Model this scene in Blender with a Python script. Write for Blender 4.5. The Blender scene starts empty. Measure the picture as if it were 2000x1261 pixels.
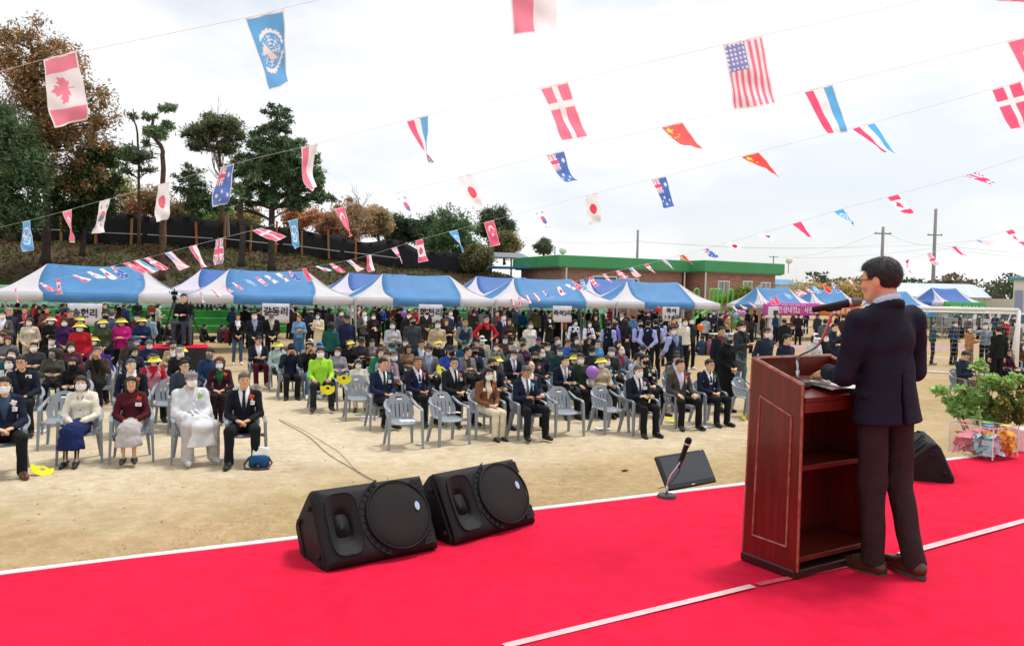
import bpy, math, random
import numpy as np
from math import sin, cos, pi, radians, sqrt, atan2
from mathutils import Vector, Matrix, Euler

# ------------------------------------------------------------------ camera, world, sun, exposure
SC = bpy.context.scene
COL = SC.collection
rng = random.Random(7)
NR = np.random.RandomState(11)
F_PX, IMW, IMH = 1520.0, 2000.0, 1261.0
CAM = Vector((0, 0, 2.37))
CROT = (Matrix.Rotation(radians(90 - 2.15), 4, 'X') @ Matrix.Rotation(radians(1.15), 4, 'Z')).to_3x3()
cd = bpy.data.cameras.new('camera'); cam = bpy.data.objects.new('camera', cd); COL.objects.link(cam)
cd.sensor_fit = 'HORIZONTAL'; cd.sensor_width = 36.0; cd.lens = 36.0 * F_PX / IMW
cd.clip_start = 0.05; cd.clip_end = 3000
cam.matrix_world = Matrix.Translation(CAM) @ CROT.to_4x4()
SC.camera = cam

SUN_DIR = Vector((0.30, 0.24, 0.95)).normalized()          # towards the sun
sd_ = bpy.data.lights.new('sun', 'SUN'); sd_.energy = 1.5; sd_.angle = radians(11); sd_.color = (1, .965, .91)
sun = bpy.data.objects.new('sun', sd_); COL.objects.link(sun)
sun.rotation_euler = SUN_DIR.to_track_quat('Z', 'Y').to_euler()

W = bpy.data.worlds.new('World'); SC.world = W; W.use_nodes = True
nt = W.node_tree; nt.nodes.clear()
def N(t, typ, **kw):
    n = t.nodes.new(typ)
    for k, v in kw.items(): setattr(n, k, v)
    return n
wo = N(nt, 'ShaderNodeOutputWorld'); bg = N(nt, 'ShaderNodeBackground'); bg.inputs['Strength'].default_value = 0.092
sky = N(nt, 'ShaderNodeTexSky', sky_type='NISHITA', sun_disc=False)
sky.sun_elevation = math.asin(SUN_DIR.z); sky.sun_rotation = atan2(SUN_DIR.x, SUN_DIR.y)
sky.air_density = 1.0; sky.dust_density = 2.0
tc = N(nt, 'ShaderNodeTexCoord'); mp = N(nt, 'ShaderNodeMapping'); mp.inputs['Scale'].default_value = (1.0, 1.0, 2.6)
mp.inputs['Location'].default_value = (0.35, 0.1, 0.62)
no = N(nt, 'ShaderNodeTexNoise'); no.inputs['Scale'].default_value = 2.1; no.inputs['Detail'].default_value = 9; no.inputs['Roughness'].default_value = .55
rp = N(nt, 'ShaderNodeValToRGB'); rp.color_ramp.elements[0].position = .43; rp.color_ramp.elements[1].position = .55
rp.color_ramp.elements[0].color = (.66, .66, .66, 1); rp.color_ramp.elements[1].color = (1, 1, 1, 1)
no2 = N(nt, 'ShaderNodeTexNoise'); no2.inputs['Scale'].default_value = 3.4; no2.inputs['Detail'].default_value = 6
rp2 = N(nt, 'ShaderNodeValToRGB'); rp2.color_ramp.elements[0].position = .3; rp2.color_ramp.elements[1].position = .7
rp2.color_ramp.elements[0].color = (6.9, 7.05, 7.3, 1); rp2.color_ramp.elements[1].color = (8.0, 8.0, 8.05, 1)
mx = N(nt, 'ShaderNodeMix', data_type='RGBA')
L = nt.links.new
L(tc.outputs['Generated'], mp.inputs['Vector']); L(mp.outputs['Vector'], no.inputs['Vector']); L(mp.outputs['Vector'], no2.inputs['Vector'])
L(no.outputs['Fac'], rp.inputs['Fac']); L(no2.outputs['Fac'], rp2.inputs['Fac'])
L(rp.outputs['Color'], mx.inputs['Factor']); L(sky.outputs['Color'], mx.inputs['A']); L(rp2.outputs['Color'], mx.inputs['B'])
L(mx.outputs['Result'], bg.inputs['Color']); L(bg.outputs['Background'], wo.inputs['Surface'])
vs = SC.view_settings; vs.view_transform = 'Standard'; vs.look = 'None'; vs.gamma = 1; vs.use_curve_mapping = False; vs.exposure = 0.64
SC.cycles.max_bounces = 6; SC.cycles.diffuse_bounces = 3; SC.cycles.glossy_bounces = 3
SC.cycles.transmission_bounces = 6; SC.cycles.transparent_max_bounces = 32
SC.cycles.caustics_reflective = False; SC.cycles.caustics_refractive = False

# ------------------------------------------------------------------ where a thing stands: photograph pixel -> place in the world
def hz(px): return 553 + 0.0201 * px
def ray(px, py):
    return CROT @ Vector(((px - IMW / 2) / F_PX, -(py - IMH / 2) / F_PX, -1.0))
def at_z(px, py, z):
    r = ray(px, py); return CAM + r * ((z - CAM.z) / r.z)
def at_d(px, py, d):
    r = ray(px, py); return CAM + r * (d / r.y)
def proj(p):
    q = CROT.transposed() @ (Vector(p) - CAM)
    return (IMW / 2 + F_PX * q.x / -q.z, IMH / 2 - F_PX * q.y / -q.z)
STZ = 0.82
U = Vector((.907, .422, 0)); WV = Vector((-.422, .907, 0))     # along the tent row / away from the stage
ROT = atan2(.422, .907)                                        # things facing -Y turned to face the stage
T0 = Vector((-11.6, 27.8, 0))
def TW(a, s, z=0): p = T0 + U * a + WV * s; return Vector((p.x, p.y, z))

# ------------------------------------------------------------------ helpers: materials
MATS = {}
VV = lambda *a: np.array(a, float)
def srgb(c):
    if isinstance(c, str):
        c = c.lstrip('#'); c = [int(c[i:i + 2], 16) / 255 for i in (0, 2, 4)]
    return tuple(x / 12.92 if x <= .04045 else ((x + .055) / 1.055) ** 2.4 for x in c)
def mat(name, col, rough=.7, var=.12, vscale=6., bump=0., bscale=60., metal=0., attr=None, trans=0., alpha=1., spec=.5, coords='Object', detail=4, coat=0., stretch=None, col2=None):
    """plain procedural material: base colour, mottling, fine relief"""
    if name in MATS: return MATS[name]
    m = bpy.data.materials.new(name); m.use_nodes = True; t = m.node_tree; b = t.nodes['Principled BSDF']
    L = t.links.new
    c = srgb(col) if not (isinstance(col, tuple) and len(col) == 3) else col
    b.inputs['Roughness'].default_value = rough; b.inputs['Metallic'].default_value = metal
    b.inputs['Specular IOR Level'].default_value = spec; b.inputs['Coat Weight'].default_value = coat
    b.inputs['Base Color'].default_value = (*c, 1); m.diffuse_color = (*c, 1)
    src = None
    tcn = N(t, 'ShaderNodeTexCoord'); vec = tcn.outputs[coords]
    if stretch:
        mpn = N(t, 'ShaderNodeMapping'); mpn.inputs['Scale'].default_value = stretch; L(vec, mpn.inputs['Vector']); vec = mpn.outputs['Vector']
    if attr:
        a = N(t, 'ShaderNodeAttribute', attribute_name=attr)
        mu = N(t, 'ShaderNodeMix', data_type='RGBA', blend_type='MULTIPLY'); mu.inputs['Factor'].default_value = 1
        mu.inputs['A'].default_value = (*c, 1); L(a.outputs['Color'], mu.inputs['B']); src = mu.outputs['Result']
    if var:
        n = N(t, 'ShaderNodeTexNoise'); n.inputs['Scale'].default_value = vscale; n.inputs['Detail'].default_value = detail; n.inputs['Roughness'].default_value = .6
        L(vec, n.inputs['Vector'])
        mr = N(t, 'ShaderNodeMapRange'); mr.inputs['From Min'].default_value = .3; mr.inputs['From Max'].default_value = .7
        L(n.outputs['Fac'], mr.inputs['Value'])
        if col2 is not None:
            m2 = N(t, 'ShaderNodeMix', data_type='RGBA'); m2.inputs['A'].default_value = (*c, 1)
            m2.inputs['B'].default_value = (*srgb(col2), 1); L(mr.outputs['Result'], m2.inputs['Factor'])
        else:
            mr.inputs['To Min'].default_value = 1 - var; mr.inputs['To Max'].default_value = 1 + var
            m2 = N(t, 'ShaderNodeMix', data_type='RGBA', blend_type='MULTIPLY'); m2.inputs['Factor'].default_value = 1
            m2.inputs['A'].default_value = (*c, 1)
            if src: L(src, m2.inputs['A'])
            L(mr.outputs['Result'], m2.inputs['B'])
        src = m2.outputs['Result']
    if src: L(src, b.inputs['Base Color'])
    if bump:
        n = N(t, 'ShaderNodeTexNoise'); n.inputs['Scale'].default_value = bscale; n.inputs['Detail'].default_value = 3
        L(vec, n.inputs['Vector']); bp = N(t, 'ShaderNodeBump'); bp.inputs['Strength'].default_value = bump; bp.inputs['Distance'].default_value = .01
        L(n.outputs['Fac'], bp.inputs['Height']); L(bp.outputs['Normal'], b.inputs['Normal'])
    if trans:
        tr = N(t, 'ShaderNodeBsdfTranslucent'); ms = N(t, 'ShaderNodeMixShader'); ms.inputs['Fac'].default_value = trans
        if src: L(src, tr.inputs['Color'])
        else: tr.inputs['Color'].default_value = (*c, 1)
        o = t.nodes['Material Output']; L(b.outputs['BSDF'], ms.inputs[1]); L(tr.outputs['BSDF'], ms.inputs[2]); L(ms.outputs['Shader'], o.inputs['Surface'])
    MATS[name] = m
    return m
def cloth(c): return mat('cloth_' + c.lstrip('#'), c, .85, .16, 9, .5, 45, spec=.22)
def plain(c, rough=.5): return mat('paint_%s_%d' % (c.lstrip('#'), rough * 100), c, rough, .06, 14)
GREYPL = mat('grey_plastic', '#8b929a', .42, .07, 8, .05, 90)
STEEL = mat('steel', '#b9bcc0', .28, .05, 20, metal=.9)
BLACKP = mat('black_plastic', '#0f0f11', .6, .1, 20, .2, 260, spec=.3)
PAPER = mat('paper', '#f0f0ee', .8, .03)

# ------------------------------------------------------------------ helpers: meshes
def mesh_np(name, v, f, mats=None, smooth=False, fm=None):
    """v (n,3); f (m,4) or (m,3) arrays or list of polygons"""
    me = bpy.data.meshes.new(name)
    v = np.asarray(v, np.float32).reshape(-1, 3)
    if isinstance(f, np.ndarray):
        m, k = f.shape
        me.vertices.add(len(v)); me.vertices.foreach_set('co', v.ravel())
        me.loops.add(m * k); me.loops.foreach_set('vertex_index', f.astype(np.int32).ravel())
        me.polygons.add(m); me.polygons.foreach_set('loop_start', np.arange(0, m * k, k, dtype=np.int32))
        me.update(calc_edges=True)
    else:
        me.from_pydata([tuple(map(float, p)) for p in v], [], f)
    if fm is not None: me.polygons.foreach_set('material_index', np.asarray(fm, np.int32))
    if smooth: me.polygons.foreach_set('use_smooth', np.ones(len(me.polygons), bool))
    for m_ in (mats or []): me.materials.append(m_)
    return me
def link(name, me, parent=None, mw=None):
    o = bpy.data.objects.new(name, me); COL.objects.link(o)
    if parent: o.parent = parent
    if mw is not None: o.matrix_local = mw
    return o
def omat(o, *ms):
    """materials on the object, so copies of a mesh can differ"""
    me = o.data
    while len(me.materials) < len(ms): me.materials.append(None)
    for i, m in enumerate(ms):
        o.material_slots[i].link = 'OBJECT'; o.material_slots[i].material = m
def tag(o, label=None, cat=None, group=None, kind=None):
    if label: o['label'] = label
    if cat: o['category'] = cat
    if group: o['group'] = group
    if kind: o['kind'] = kind
    return o
def empty(name, loc, rz=0):
    o = bpy.data.objects.new(name, None); COL.objects.link(o); o.location = loc; o.rotation_euler = (0, 0, rz); o.empty_display_size = .1
    return o
def copy_tree(o, parent=None):
    c = o.copy(); COL.objects.link(c); c.parent = parent
    for ch in list(o.children): copy_tree(ch, c)
    return c

class MB:
    """collects shapes that become ONE mesh"""
    def __init__(s): s.v = []; s.f = []; s.m = []; s.mi = 0
    def add(s, v, f):
        n = len(s.v); s.v += [tuple(p) for p in v]; s.f += [tuple(i + n for i in q) for q in f]; s.m += [s.mi] * len(f); return s
    def box(s, c, d, M=None, bev=0):
        x, y, z = (k / 2 for k in d); c = Vector(c)
        if bev:
            b = min(bev, x * .9, y * .9, z * .9); V = []
            for sz in (-1, 1):
                for (ex, ez) in (((b, 0), (0, b)) if sz < 0 else ((0, b), (b, 0))):
                    ix = x - ex; iy = y - ex
                    V += [(px * 1., py * 1., sz * (z - ez)) for px, py in ((-ix + b, -iy), (ix - b, -iy), (ix, -iy + b), (ix, iy - b), (ix - b, iy), (-ix + b, iy), (-ix, iy - b), (-ix, -iy + b))]
            Fc = [tuple(reversed(range(8)))]
            for r in range(3):
                for i in range(8): Fc.append((r * 8 + i, r * 8 + (i + 1) % 8, r * 8 + 8 + (i + 1) % 8, r * 8 + 8 + i))
            Fc.append(tuple(range(24, 32)))
        else:
            V = [(i * x, j * y, k * z) for k in (-1, 1) for j in (-1, 1) for i in (-1, 1)]
            Fc = [(0, 2, 3, 1), (4, 5, 7, 6), (0, 1, 5, 4), (2, 6, 7, 3), (0, 4, 6, 2), (1, 3, 7, 5)]
        V = [Vector(p) for p in V]
        if M is not None: V = [M @ p for p in V]
        return s.add([p + c for p in V], Fc)
    def sweep(s, pts, prof, up=(0, 0, 1), scale=None, cap=True, closed=True):
        """profile [(a,b)] carried along a path; a sideways, b along 'up'"""
        pts = [Vector(p) for p in pts]; n = len(pts); k = len(prof); V = []
        up = Vector(up)
        for i, p in enumerate(pts):
            d = (pts[min(i + 1, n - 1)] - pts[max(i - 1, 0)]).normalized()
            a = d.cross(up)
            if a.length < 1e-3: a = d.cross(Vector((0, 1, 0)))
            a.normalize(); b = a.cross(d); sc = scale[i] if scale else 1
            if not isinstance(sc, tuple): sc = (sc, sc)
            V += [p + a * (q[0] * sc[0]) + b * (q[1] * sc[1]) for q in prof]
        Fc = []
        for i in range(n - 1):
            for j in range(k if closed else k - 1):
                Fc.append((i * k + j, i * k + (j + 1) % k, (i + 1) * k + (j + 1) % k, (i + 1) * k + j))
        if cap and closed: Fc += [tuple(reversed(range(k))), tuple(range((n - 1) * k, n * k))]
        return s.add(V, Fc)
    def tube(s, pts, r, k=8, up=(0, 0, 1), cap=True):
        rs = r if isinstance(r, (list, tuple)) else [r] * len(pts)
        return s.sweep(pts, [(cos(2 * pi * i / k), sin(2 * pi * i / k)) for i in range(k)], up, list(rs), cap)
    def lathe(s, prof, k=24, c=(0, 0, 0), M=None, cap=True):
        """profile [(r,z)] turned about z"""
        c = Vector(c); V = []; n = len(prof)
        for r, z in prof:
            for i in range(k):
                p = Vector((r * cos(2 * pi * i / k), r * sin(2 * pi * i / k), z))
                V.append((M @ p if M is not None else p) + c)
        Fc = [(i * k + j, i * k + (j + 1) % k, (i + 1) * k + (j + 1) % k, (i + 1) * k + j) for i in range(n - 1) for j in range(k)]
        if cap: Fc += [tuple(reversed(range(k))), tuple(range((n - 1) * k, n * k))]
        return s.add(V, Fc)
    def ball(s, c, r, k=12, M=None):
        rr = r if isinstance(r, (tuple, list)) else (r, r, r); n = max(5, k // 2 + 1); c = Vector(c); V = []
        for i in range(n + 1):
            th = pi * (i + .02) / (n + .04)
            for j in range(k):
                p = Vector((rr[0] * sin(th) * cos(2 * pi * j / k), rr[1] * sin(th) * sin(2 * pi * j / k), -rr[2] * cos(th)))
                V.append((M @ p if M is not None else p) + c)
        Fc = [(i * k + j, i * k + (j + 1) % k, (i + 1) * k + (j + 1) % k, (i + 1) * k + j) for i in range(n) for j in range(k)]
        Fc += [tuple(reversed(range(k))), tuple(range(n * k, (n + 1) * k))]
        return s.add(V, Fc)
    def shell(s, P, mask, th, nrm=None):
        """P[i][j] grid of points -> plate of thickness th with the cells of mask; open cells are real holes"""
        P = np.asarray(P, float); n, m = P.shape[:2]
        if nrm is None:
            du = np.gradient(P, axis=0); dv = np.gradient(P, axis=1); nn = np.cross(du, dv); nn /= np.linalg.norm(nn, axis=2, keepdims=True) + 1e-9
        else: nn = np.broadcast_to(np.asarray(nrm, float), P.shape)
        A = P + nn * th / 2; B = P - nn * th / 2
        V = [tuple(p) for p in A.reshape(-1, 3)] + [tuple(p) for p in B.reshape(-1, 3)]; o = n * m; Fc = []
        for i in range(n - 1):
            for j in range(m - 1):
                if not mask[i][j]: continue
                a, b, c, d = i * m + j, (i + 1) * m + j, (i + 1) * m + j + 1, i * m + j + 1
                Fc += [(a, b, c, d), (o + d, o + c, o + b, o + a)]
                for (ii, jj, p, q) in ((i, j - 1, a, b), (i + 1, j, b, c), (i, j + 1, c, d), (i - 1, j, d, a)):
                    if not (0 <= ii < n - 1 and 0 <= jj < m - 1 and mask[ii][jj]): Fc.append((q, p, o + p, o + q))
        return s.add(V, Fc)
    def mesh(s, name, mats=None, smooth=False, angle=None):
        me = bpy.data.meshes.new(name); me.from_pydata(s.v, [], s.f)
        if any(s.m): me.polygons.foreach_set('material_index', s.m)
        if smooth or angle:
            me.polygons.foreach_set('use_smooth', [True] * len(me.polygons))
            if angle: me.set_sharp_from_angle(angle=radians(angle))
        for m_ in (mats or []): me.materials.append(m_)
        me.update(); return me
    def build(s, name, mats=None, parent=None, mw=None, smooth=False, angle=None):
        if mats is not None and not isinstance(mats, (list, tuple)): mats = [mats]
        return link(name, s.mesh(name, mats, smooth, angle), parent, mw)
def bez(p0, p1, p2, n=8):
    p0, p1, p2 = map(Vector, (p0, p1, p2)); return [p0 * (1 - t) ** 2 + p1 * 2 * t * (1 - t) + p2 * t * t for t in (i / n for i in range(n + 1))]
def catmull(pts, n=6):
    pts = [Vector(p) for p in pts]; o = []
    for i in range(len(pts) - 1):
        a, b, c, d = pts[max(i - 1, 0)], pts[i], pts[i + 1], pts[min(i + 2, len(pts) - 1)]
        for k in range(n):
            t = k / n; o.append(.5 * (2 * b + (c - a) * t + (2 * a - 5 * b + 4 * c - d) * t * t + (3 * b - a - 3 * c + d) * t ** 3))
    return o + [pts[-1]]
TXT = []
def text_later(s, size, parent, loc, m_, bold=0.0):
    """lettering set upright; all of it is turned to mesh in one go"""
    cu = bpy.data.curves.new('lettering', 'FONT'); cu.body = s; cu.size = size; cu.align_x = 'CENTER'; cu.align_y = 'CENTER'; cu.offset = bold; cu.resolution_u = 3; cu.extrude = .002
    o = bpy.data.objects.new('lettering', cu); COL.objects.link(o); TXT.append((o, parent, loc, m_))
def text_flush():
    bpy.context.view_layer.update(); dg = bpy.context.evaluated_depsgraph_get()
    for o, parent, loc, m_ in TXT:
        me = bpy.data.meshes.new_from_object(o.evaluated_get(dg)); me.name = 'lettering'; me.materials.clear(); me.materials.append(m_); n = link('lettering', me, parent); n.location = loc; n.rotation_euler = (radians(90), 0, 0)
    for o, *_ in TXT: cu = o.data; bpy.data.objects.remove(o); bpy.data.curves.remove(cu)

# ------------------------------------------------------------------ helpers: one continuous skin round blended limbs
class Skin:
    def __init__(s, lo, hi, h):
        s.lo = np.array(lo, np.float32); s.h = h; n = np.ceil((np.array(hi) - s.lo) / h).astype(int) + 1; s.n = n
        s.ax = [s.lo[i] + h * np.arange(n[i], dtype=np.float32) for i in range(3)]; s.D = np.full(n, .12, np.float32)
    def _sub(s, lo, hi):
        sl = []
        for i in range(3):
            a = int(max(0, np.floor((lo[i] - s.lo[i]) / s.h))); b = int(min(s.n[i], np.ceil((hi[i] - s.lo[i]) / s.h) + 1))
            if b <= a: return None
            sl.append(slice(a, b))
        return tuple(sl), s.ax[0][sl[0]][:, None, None], s.ax[1][sl[1]][None, :, None], s.ax[2][sl[2]][None, None, :]
    def _put(s, sl, d, k):
        a = s.D[sl]
        if k > 0:
            hh = np.clip(.5 + .5 * (a - d) / k, 0, 1); s.D[sl] = a * (1 - hh) + d * hh - k * hh * (1 - hh)
        else: s.D[sl] = np.minimum(a, d)
    def limb(s, a, b, ra, rb, k=.03, fy=1., fx=1., fz=1.):
        a = np.array(a, np.float32); b = np.array(b, np.float32); R = max(ra, rb) + .12
        q = s._sub(np.minimum(a, b) - R, np.maximum(a, b) + R)
        if not q: return
        sl, X, Y, Z = q; ba = (b - a) * (fx, fy, fz); L2 = float(ba @ ba) + 1e-9
        px, py, pz = (X - a[0]) * fx, (Y - a[1]) * fy, (Z - a[2]) * fz
        t = np.clip((px * ba[0] + py * ba[1] + pz * ba[2]) / L2, 0, 1)
        d = np.sqrt((px - t * ba[0]) ** 2 + (py - t * ba[1]) ** 2 + (pz - t * ba[2]) ** 2) - (ra + (rb - ra) * t)
        s._put(sl, d / max(1., (fx + fy + fz) / 3), k)
    def ell(s, c, r, k=.02, sub=False):
        c = np.array(c, np.float32); r = np.array(r, np.float32); q = s._sub(c - r - .1, c + r + .1)
        if not q: return
        sl, X, Y, Z = q; x, y, z = X - c[0], Y - c[1], Z - c[2]
        k0 = np.sqrt((x / r[0]) ** 2 + (y / r[1]) ** 2 + (z / r[2]) ** 2); k1 = np.sqrt((x / r[0] ** 2) ** 2 + (y / r[1] ** 2) ** 2 + (z / r[2] ** 2) ** 2) + 1e-6
        d = k0 * (k0 - 1) / k1
        if sub:
            a = s.D[sl]; hh = np.clip(.5 - .5 * (a + d) / k, 0, 1); s.D[sl] = a * (1 - hh) - d * hh + k * hh * (1 - hh)
        else: s._put(sl, d, k)
    def cut(s, fn): s.D = np.maximum(s.D, fn(s.ax[0][:, None, None], s.ax[1][None, :, None], s.ax[2][None, None, :]).astype(np.float32))
    def rough(s, amp, wl, seed=0, n=6, zs=1.):
        R = np.random.RandomState(seed); a = 0; I = np.nonzero(np.abs(s.D) < .03 + 2 * amp); X, Y, Z = (s.ax[i][I[i]] for i in range(3))
        for i in range(n):
            d = R.normal(size=3); d /= np.linalg.norm(d); d[2] *= zs; w = 2 * pi / (wl * R.uniform(.6, 1.5)); ph = R.uniform(0, 6.3)
            a = a + np.sin(w * (d[0] * X + d[1] * Y + d[2] * Z) + ph)
        s.D[I] += (amp / n ** .5 * a).astype(np.float32)
    def mesh(s):
        D = s.D; D = np.pad(D, 1, constant_values=.1); ins = D < 0; n = np.array(D.shape)
        c = [n[i] - 1 for i in range(3)]
        cs = lambda o: tuple(slice(o[i], o[i] + c[i]) for i in range(3))
        i8 = ins.astype(np.uint8); tot = sum(i8[cs((p, q, r))] for p in (0, 1) for q in (0, 1) for r in (0, 1)); ok = (tot > 0) & (tot < 8)
        ci = np.argwhere(ok); idx = np.full(c, -1, np.int32); idx[ok] = np.arange(len(ci))
        val = {o: D[ci[:, 0] + o[0], ci[:, 1] + o[1], ci[:, 2] + o[2]] for o in ((p, q, r) for p in (0, 1) for q in (0, 1) for r in (0, 1))}
        acc = np.zeros((len(ci), 3), np.float32); cnt = np.zeros(len(ci), np.float32)
        for ax in range(3):
            o1, o2 = [i for i in range(3) if i != ax]
            for p in (0, 1):
                for q in (0, 1):
                    a = [0, 0, 0]; a[o1] = p; a[o2] = q; b = list(a); b[ax] = 1; va, vb = val[tuple(a)], val[tuple(b)]; cr = (va < 0) != (vb < 0)
                    acc[:, ax] += np.where(cr, va / np.where(cr, va - vb, 1), 0); acc[:, o1] += p * cr; acc[:, o2] += q * cr; cnt += cr
        V = (ci.astype(np.float32) + acc / cnt[:, None] - 1) * s.h + s.lo
        Fs = []
        for ax in range(3):
            o1, o2 = (ax + 1) % 3, (ax + 2) % 3
            a = [slice(1, n[i] - 1) for i in range(3)]; b = list(a); a[ax] = slice(0, n[ax] - 1); b[ax] = slice(1, n[ax])
            ia, ib = ins[tuple(a)], ins[tuple(b)]; E = np.argwhere(ia != ib)
            if not len(E): continue
            off = np.ones(3, int); off[ax] = 0; E = E + off; fl = ins[tuple(E.T)]
            def g(d1, d2):
                k = E.copy(); k[:, o1] -= d1; k[:, o2] -= d2; return idx[tuple(k.T)]
            Q = np.stack([g(0, 0), g(1, 0), g(1, 1), g(0, 1)], 1)
            Q[~fl] = Q[~fl][:, ::-1]; Fs.append(Q)
        return V, (np.concatenate(Fs) if Fs else np.zeros((0, 4), np.int32))

# ------------------------------------------------------------------ the setting
def ground_mat():
    m = bpy.data.materials.new('sandy_ground'); m.use_nodes = True; t = m.node_tree; b = t.nodes['Principled BSDF']; L = t.links.new
    b.inputs['Roughness'].default_value = .95; b.inputs['Specular IOR Level'].default_value = .1
    g = N(t, 'ShaderNodeNewGeometry')
    def noise(sc, det=5, r=.6, vec=None):
        n = N(t, 'ShaderNodeTexNoise'); n.inputs['Scale'].default_value = sc; n.inputs['Detail'].default_value = det; n.inputs['Roughness'].default_value = r; L(vec or g.outputs['Position'], n.inputs['Vector']); return n.outputs['Fac']
    def ramp(f, a, b_):
        r = N(t, 'ShaderNodeMapRange'); r.inputs['From Min'].default_value = a; r.inputs['From Max'].default_value = b_; L(f, r.inputs['Value']); return r.outputs['Result']
    def mixc(f, A, B, bt='MIX'):
        x = N(t, 'ShaderNodeMix', data_type='RGBA', blend_type=bt)
        for k, v in (('A', A), ('B', B)):
            if isinstance(v, str): x.inputs[k].default_value = (*srgb(v), 1)
            else: L(v, x.inputs[k])
        if isinstance(f, float): x.inputs['Factor'].default_value = f
        else: L(f, x.inputs['Factor'])
        return x.outputs['Result']
    def math_(op, a, b_):
        x = N(t, 'ShaderNodeMath', operation=op)
        for i, v in enumerate((a, b_)):
            if isinstance(v, (int, float)): x.inputs[i].default_value = v
            else: L(v, x.inputs[i])
        return x.outputs[0]
    # worn bare sand where the chairs stand, dead turf towards the stage and away to the right
    dt = N(t, 'ShaderNodeVectorMath', operation='DOT_PRODUCT'); L(g.outputs['Position'], dt.inputs[0]); dt.inputs[1].default_value = WV
    du = N(t, 'ShaderNodeVectorMath', operation='DOT_PRODUCT'); L(g.outputs['Position'], du.inputs[0]); du.inputs[1].default_value = U
    s = math_('ADD', dt.outputs['Value'], math_('MULTIPLY', math_('SUBTRACT', noise(.35, 4), .5), 5.5))
    bare = math_('MULTIPLY', ramp(s, 8.6, 11.0), ramp(s, 26., 19.))
    bare = math_('MULTIPLY', bare, ramp(math_('ADD', du.outputs['Value'], math_('MULTIPLY', noise(.2, 2), 6)), 19., 11.))
    sand = mixc(ramp(noise(1.3), .35, .65), '#d5c5a6', '#c9b592'); sand = mixc(ramp(noise(38, 3, .7), .25, .75), sand, '#dbceb5')
    turf = mixc(ramp(noise(.9, 6), .35, .65), '#c6b28a', '#baa27a'); turf = mixc(ramp(noise(55, 4, .8), .3, .72), '#a58f68', turf); turf = mixc(ramp(noise(14, 4), .55, .75), turf, '#cbb484')
    turf = mixc(ramp(noise(.5, 5), .5, .68), turf, '#c6ab86')
    base = mixc(bare, turf, sand)
    wear = math_('MULTIPLY', ramp(noise(2.6, 6, .7), .58, .66), ramp(s, 14., 9.)); base = mixc(wear, base, '#bd9c78')
    scuff = mixc(ramp(noise(5.5, 7, .72), .44, .60), '#c9bfb2', '#ffffff'); base = mixc(.35, base, scuff, 'MULTIPLY'); base = mixc(ramp(noise(90, 2), .66, .72), base, '#9a8562'); L(base, b.inputs['Base Color'])
    bp = N(t, 'ShaderNodeBump'); bp.inputs['Strength'].default_value = .6; bp.inputs['Distance'].default_value = .02
    h = math_('ADD', noise(45, 4, .7), math_('MULTIPLY', noise(4, 4), 1.5)); L(h, bp.inputs['Height']); L(bp.outputs['Normal'], b.inputs['Normal'])
    return m
m = MB(); m.add([(-900, -60, 0), (900, -60, 0), (900, 1500, 0), (-900, 1500, 0)], [(0, 1, 2, 3)])
tag(m.build('ground', ground_mat()), kind='structure')

def leaf_quads(P, size, seed, elong=1.8, up=0.):
    """a small kite-shaped leaf at each point"""
    R = np.random.RandomState(seed); n = len(P); a = R.normal(size=(n, 3)); a[:, 2] *= (1 - up); a /= np.linalg.norm(a, axis=1, keepdims=True)
    b = np.cross(a, R.normal(size=(n, 3))); b /= np.linalg.norm(b, axis=1, keepdims=True) + 1e-9; sz = (size * R.uniform(.55, 1.4, (n, 1))).astype(np.float32)
    a = a * sz * elong / 2; b = b * sz / 2
    V = np.stack([P - a + b * .5, P + a, P - a * .7 - b], 1).reshape(-1, 3); return V, np.arange(n * 3, dtype=np.int32).reshape(-1, 3)
def tint_attr(me, C, per=3):
    at = me.color_attributes.new('tint', 'FLOAT_COLOR', 'POINT'); C = np.repeat(C, per, 0); at.data.foreach_set('color', np.concatenate([C, np.ones((len(C), 1))], 1).astype(np.float32).ravel())
LEAF = mat('foliage', (1., 1., 1.), .6, .0, attr='tint', trans=.42, spec=.3)
BARK = mat('bark', '#4b4038', .95, .35, 5, .8, 30, col2='#2e2620')
BARKP = mat('bark_pine', '#6d4d3c', .95, .35, 5, .8, 30, col2='#43322a')
def pal(cols, n, seed, var=.3):
    R = np.random.RandomState(seed); c = np.array([srgb(x) for x in cols]); return c[R.randint(0, len(c), n)] * R.uniform(1 - var, 1 + var, (n, 1))
def blob_pts(cl, n, seed, hollow=.45):
    R = np.random.RandomState(seed); c = np.array([k[0] for k in cl]); r = np.array([k[1] for k in cl]); w = r.prod(1) ** .66; i = R.choice(len(cl), n, p=w / w.sum())
    d = R.normal(size=(n, 3)); d /= np.linalg.norm(d, axis=1, keepdims=True); u = R.uniform(hollow ** 3, 1, (n, 1)) ** (1 / 3); return c[i] + d * u * r[i], i
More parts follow.
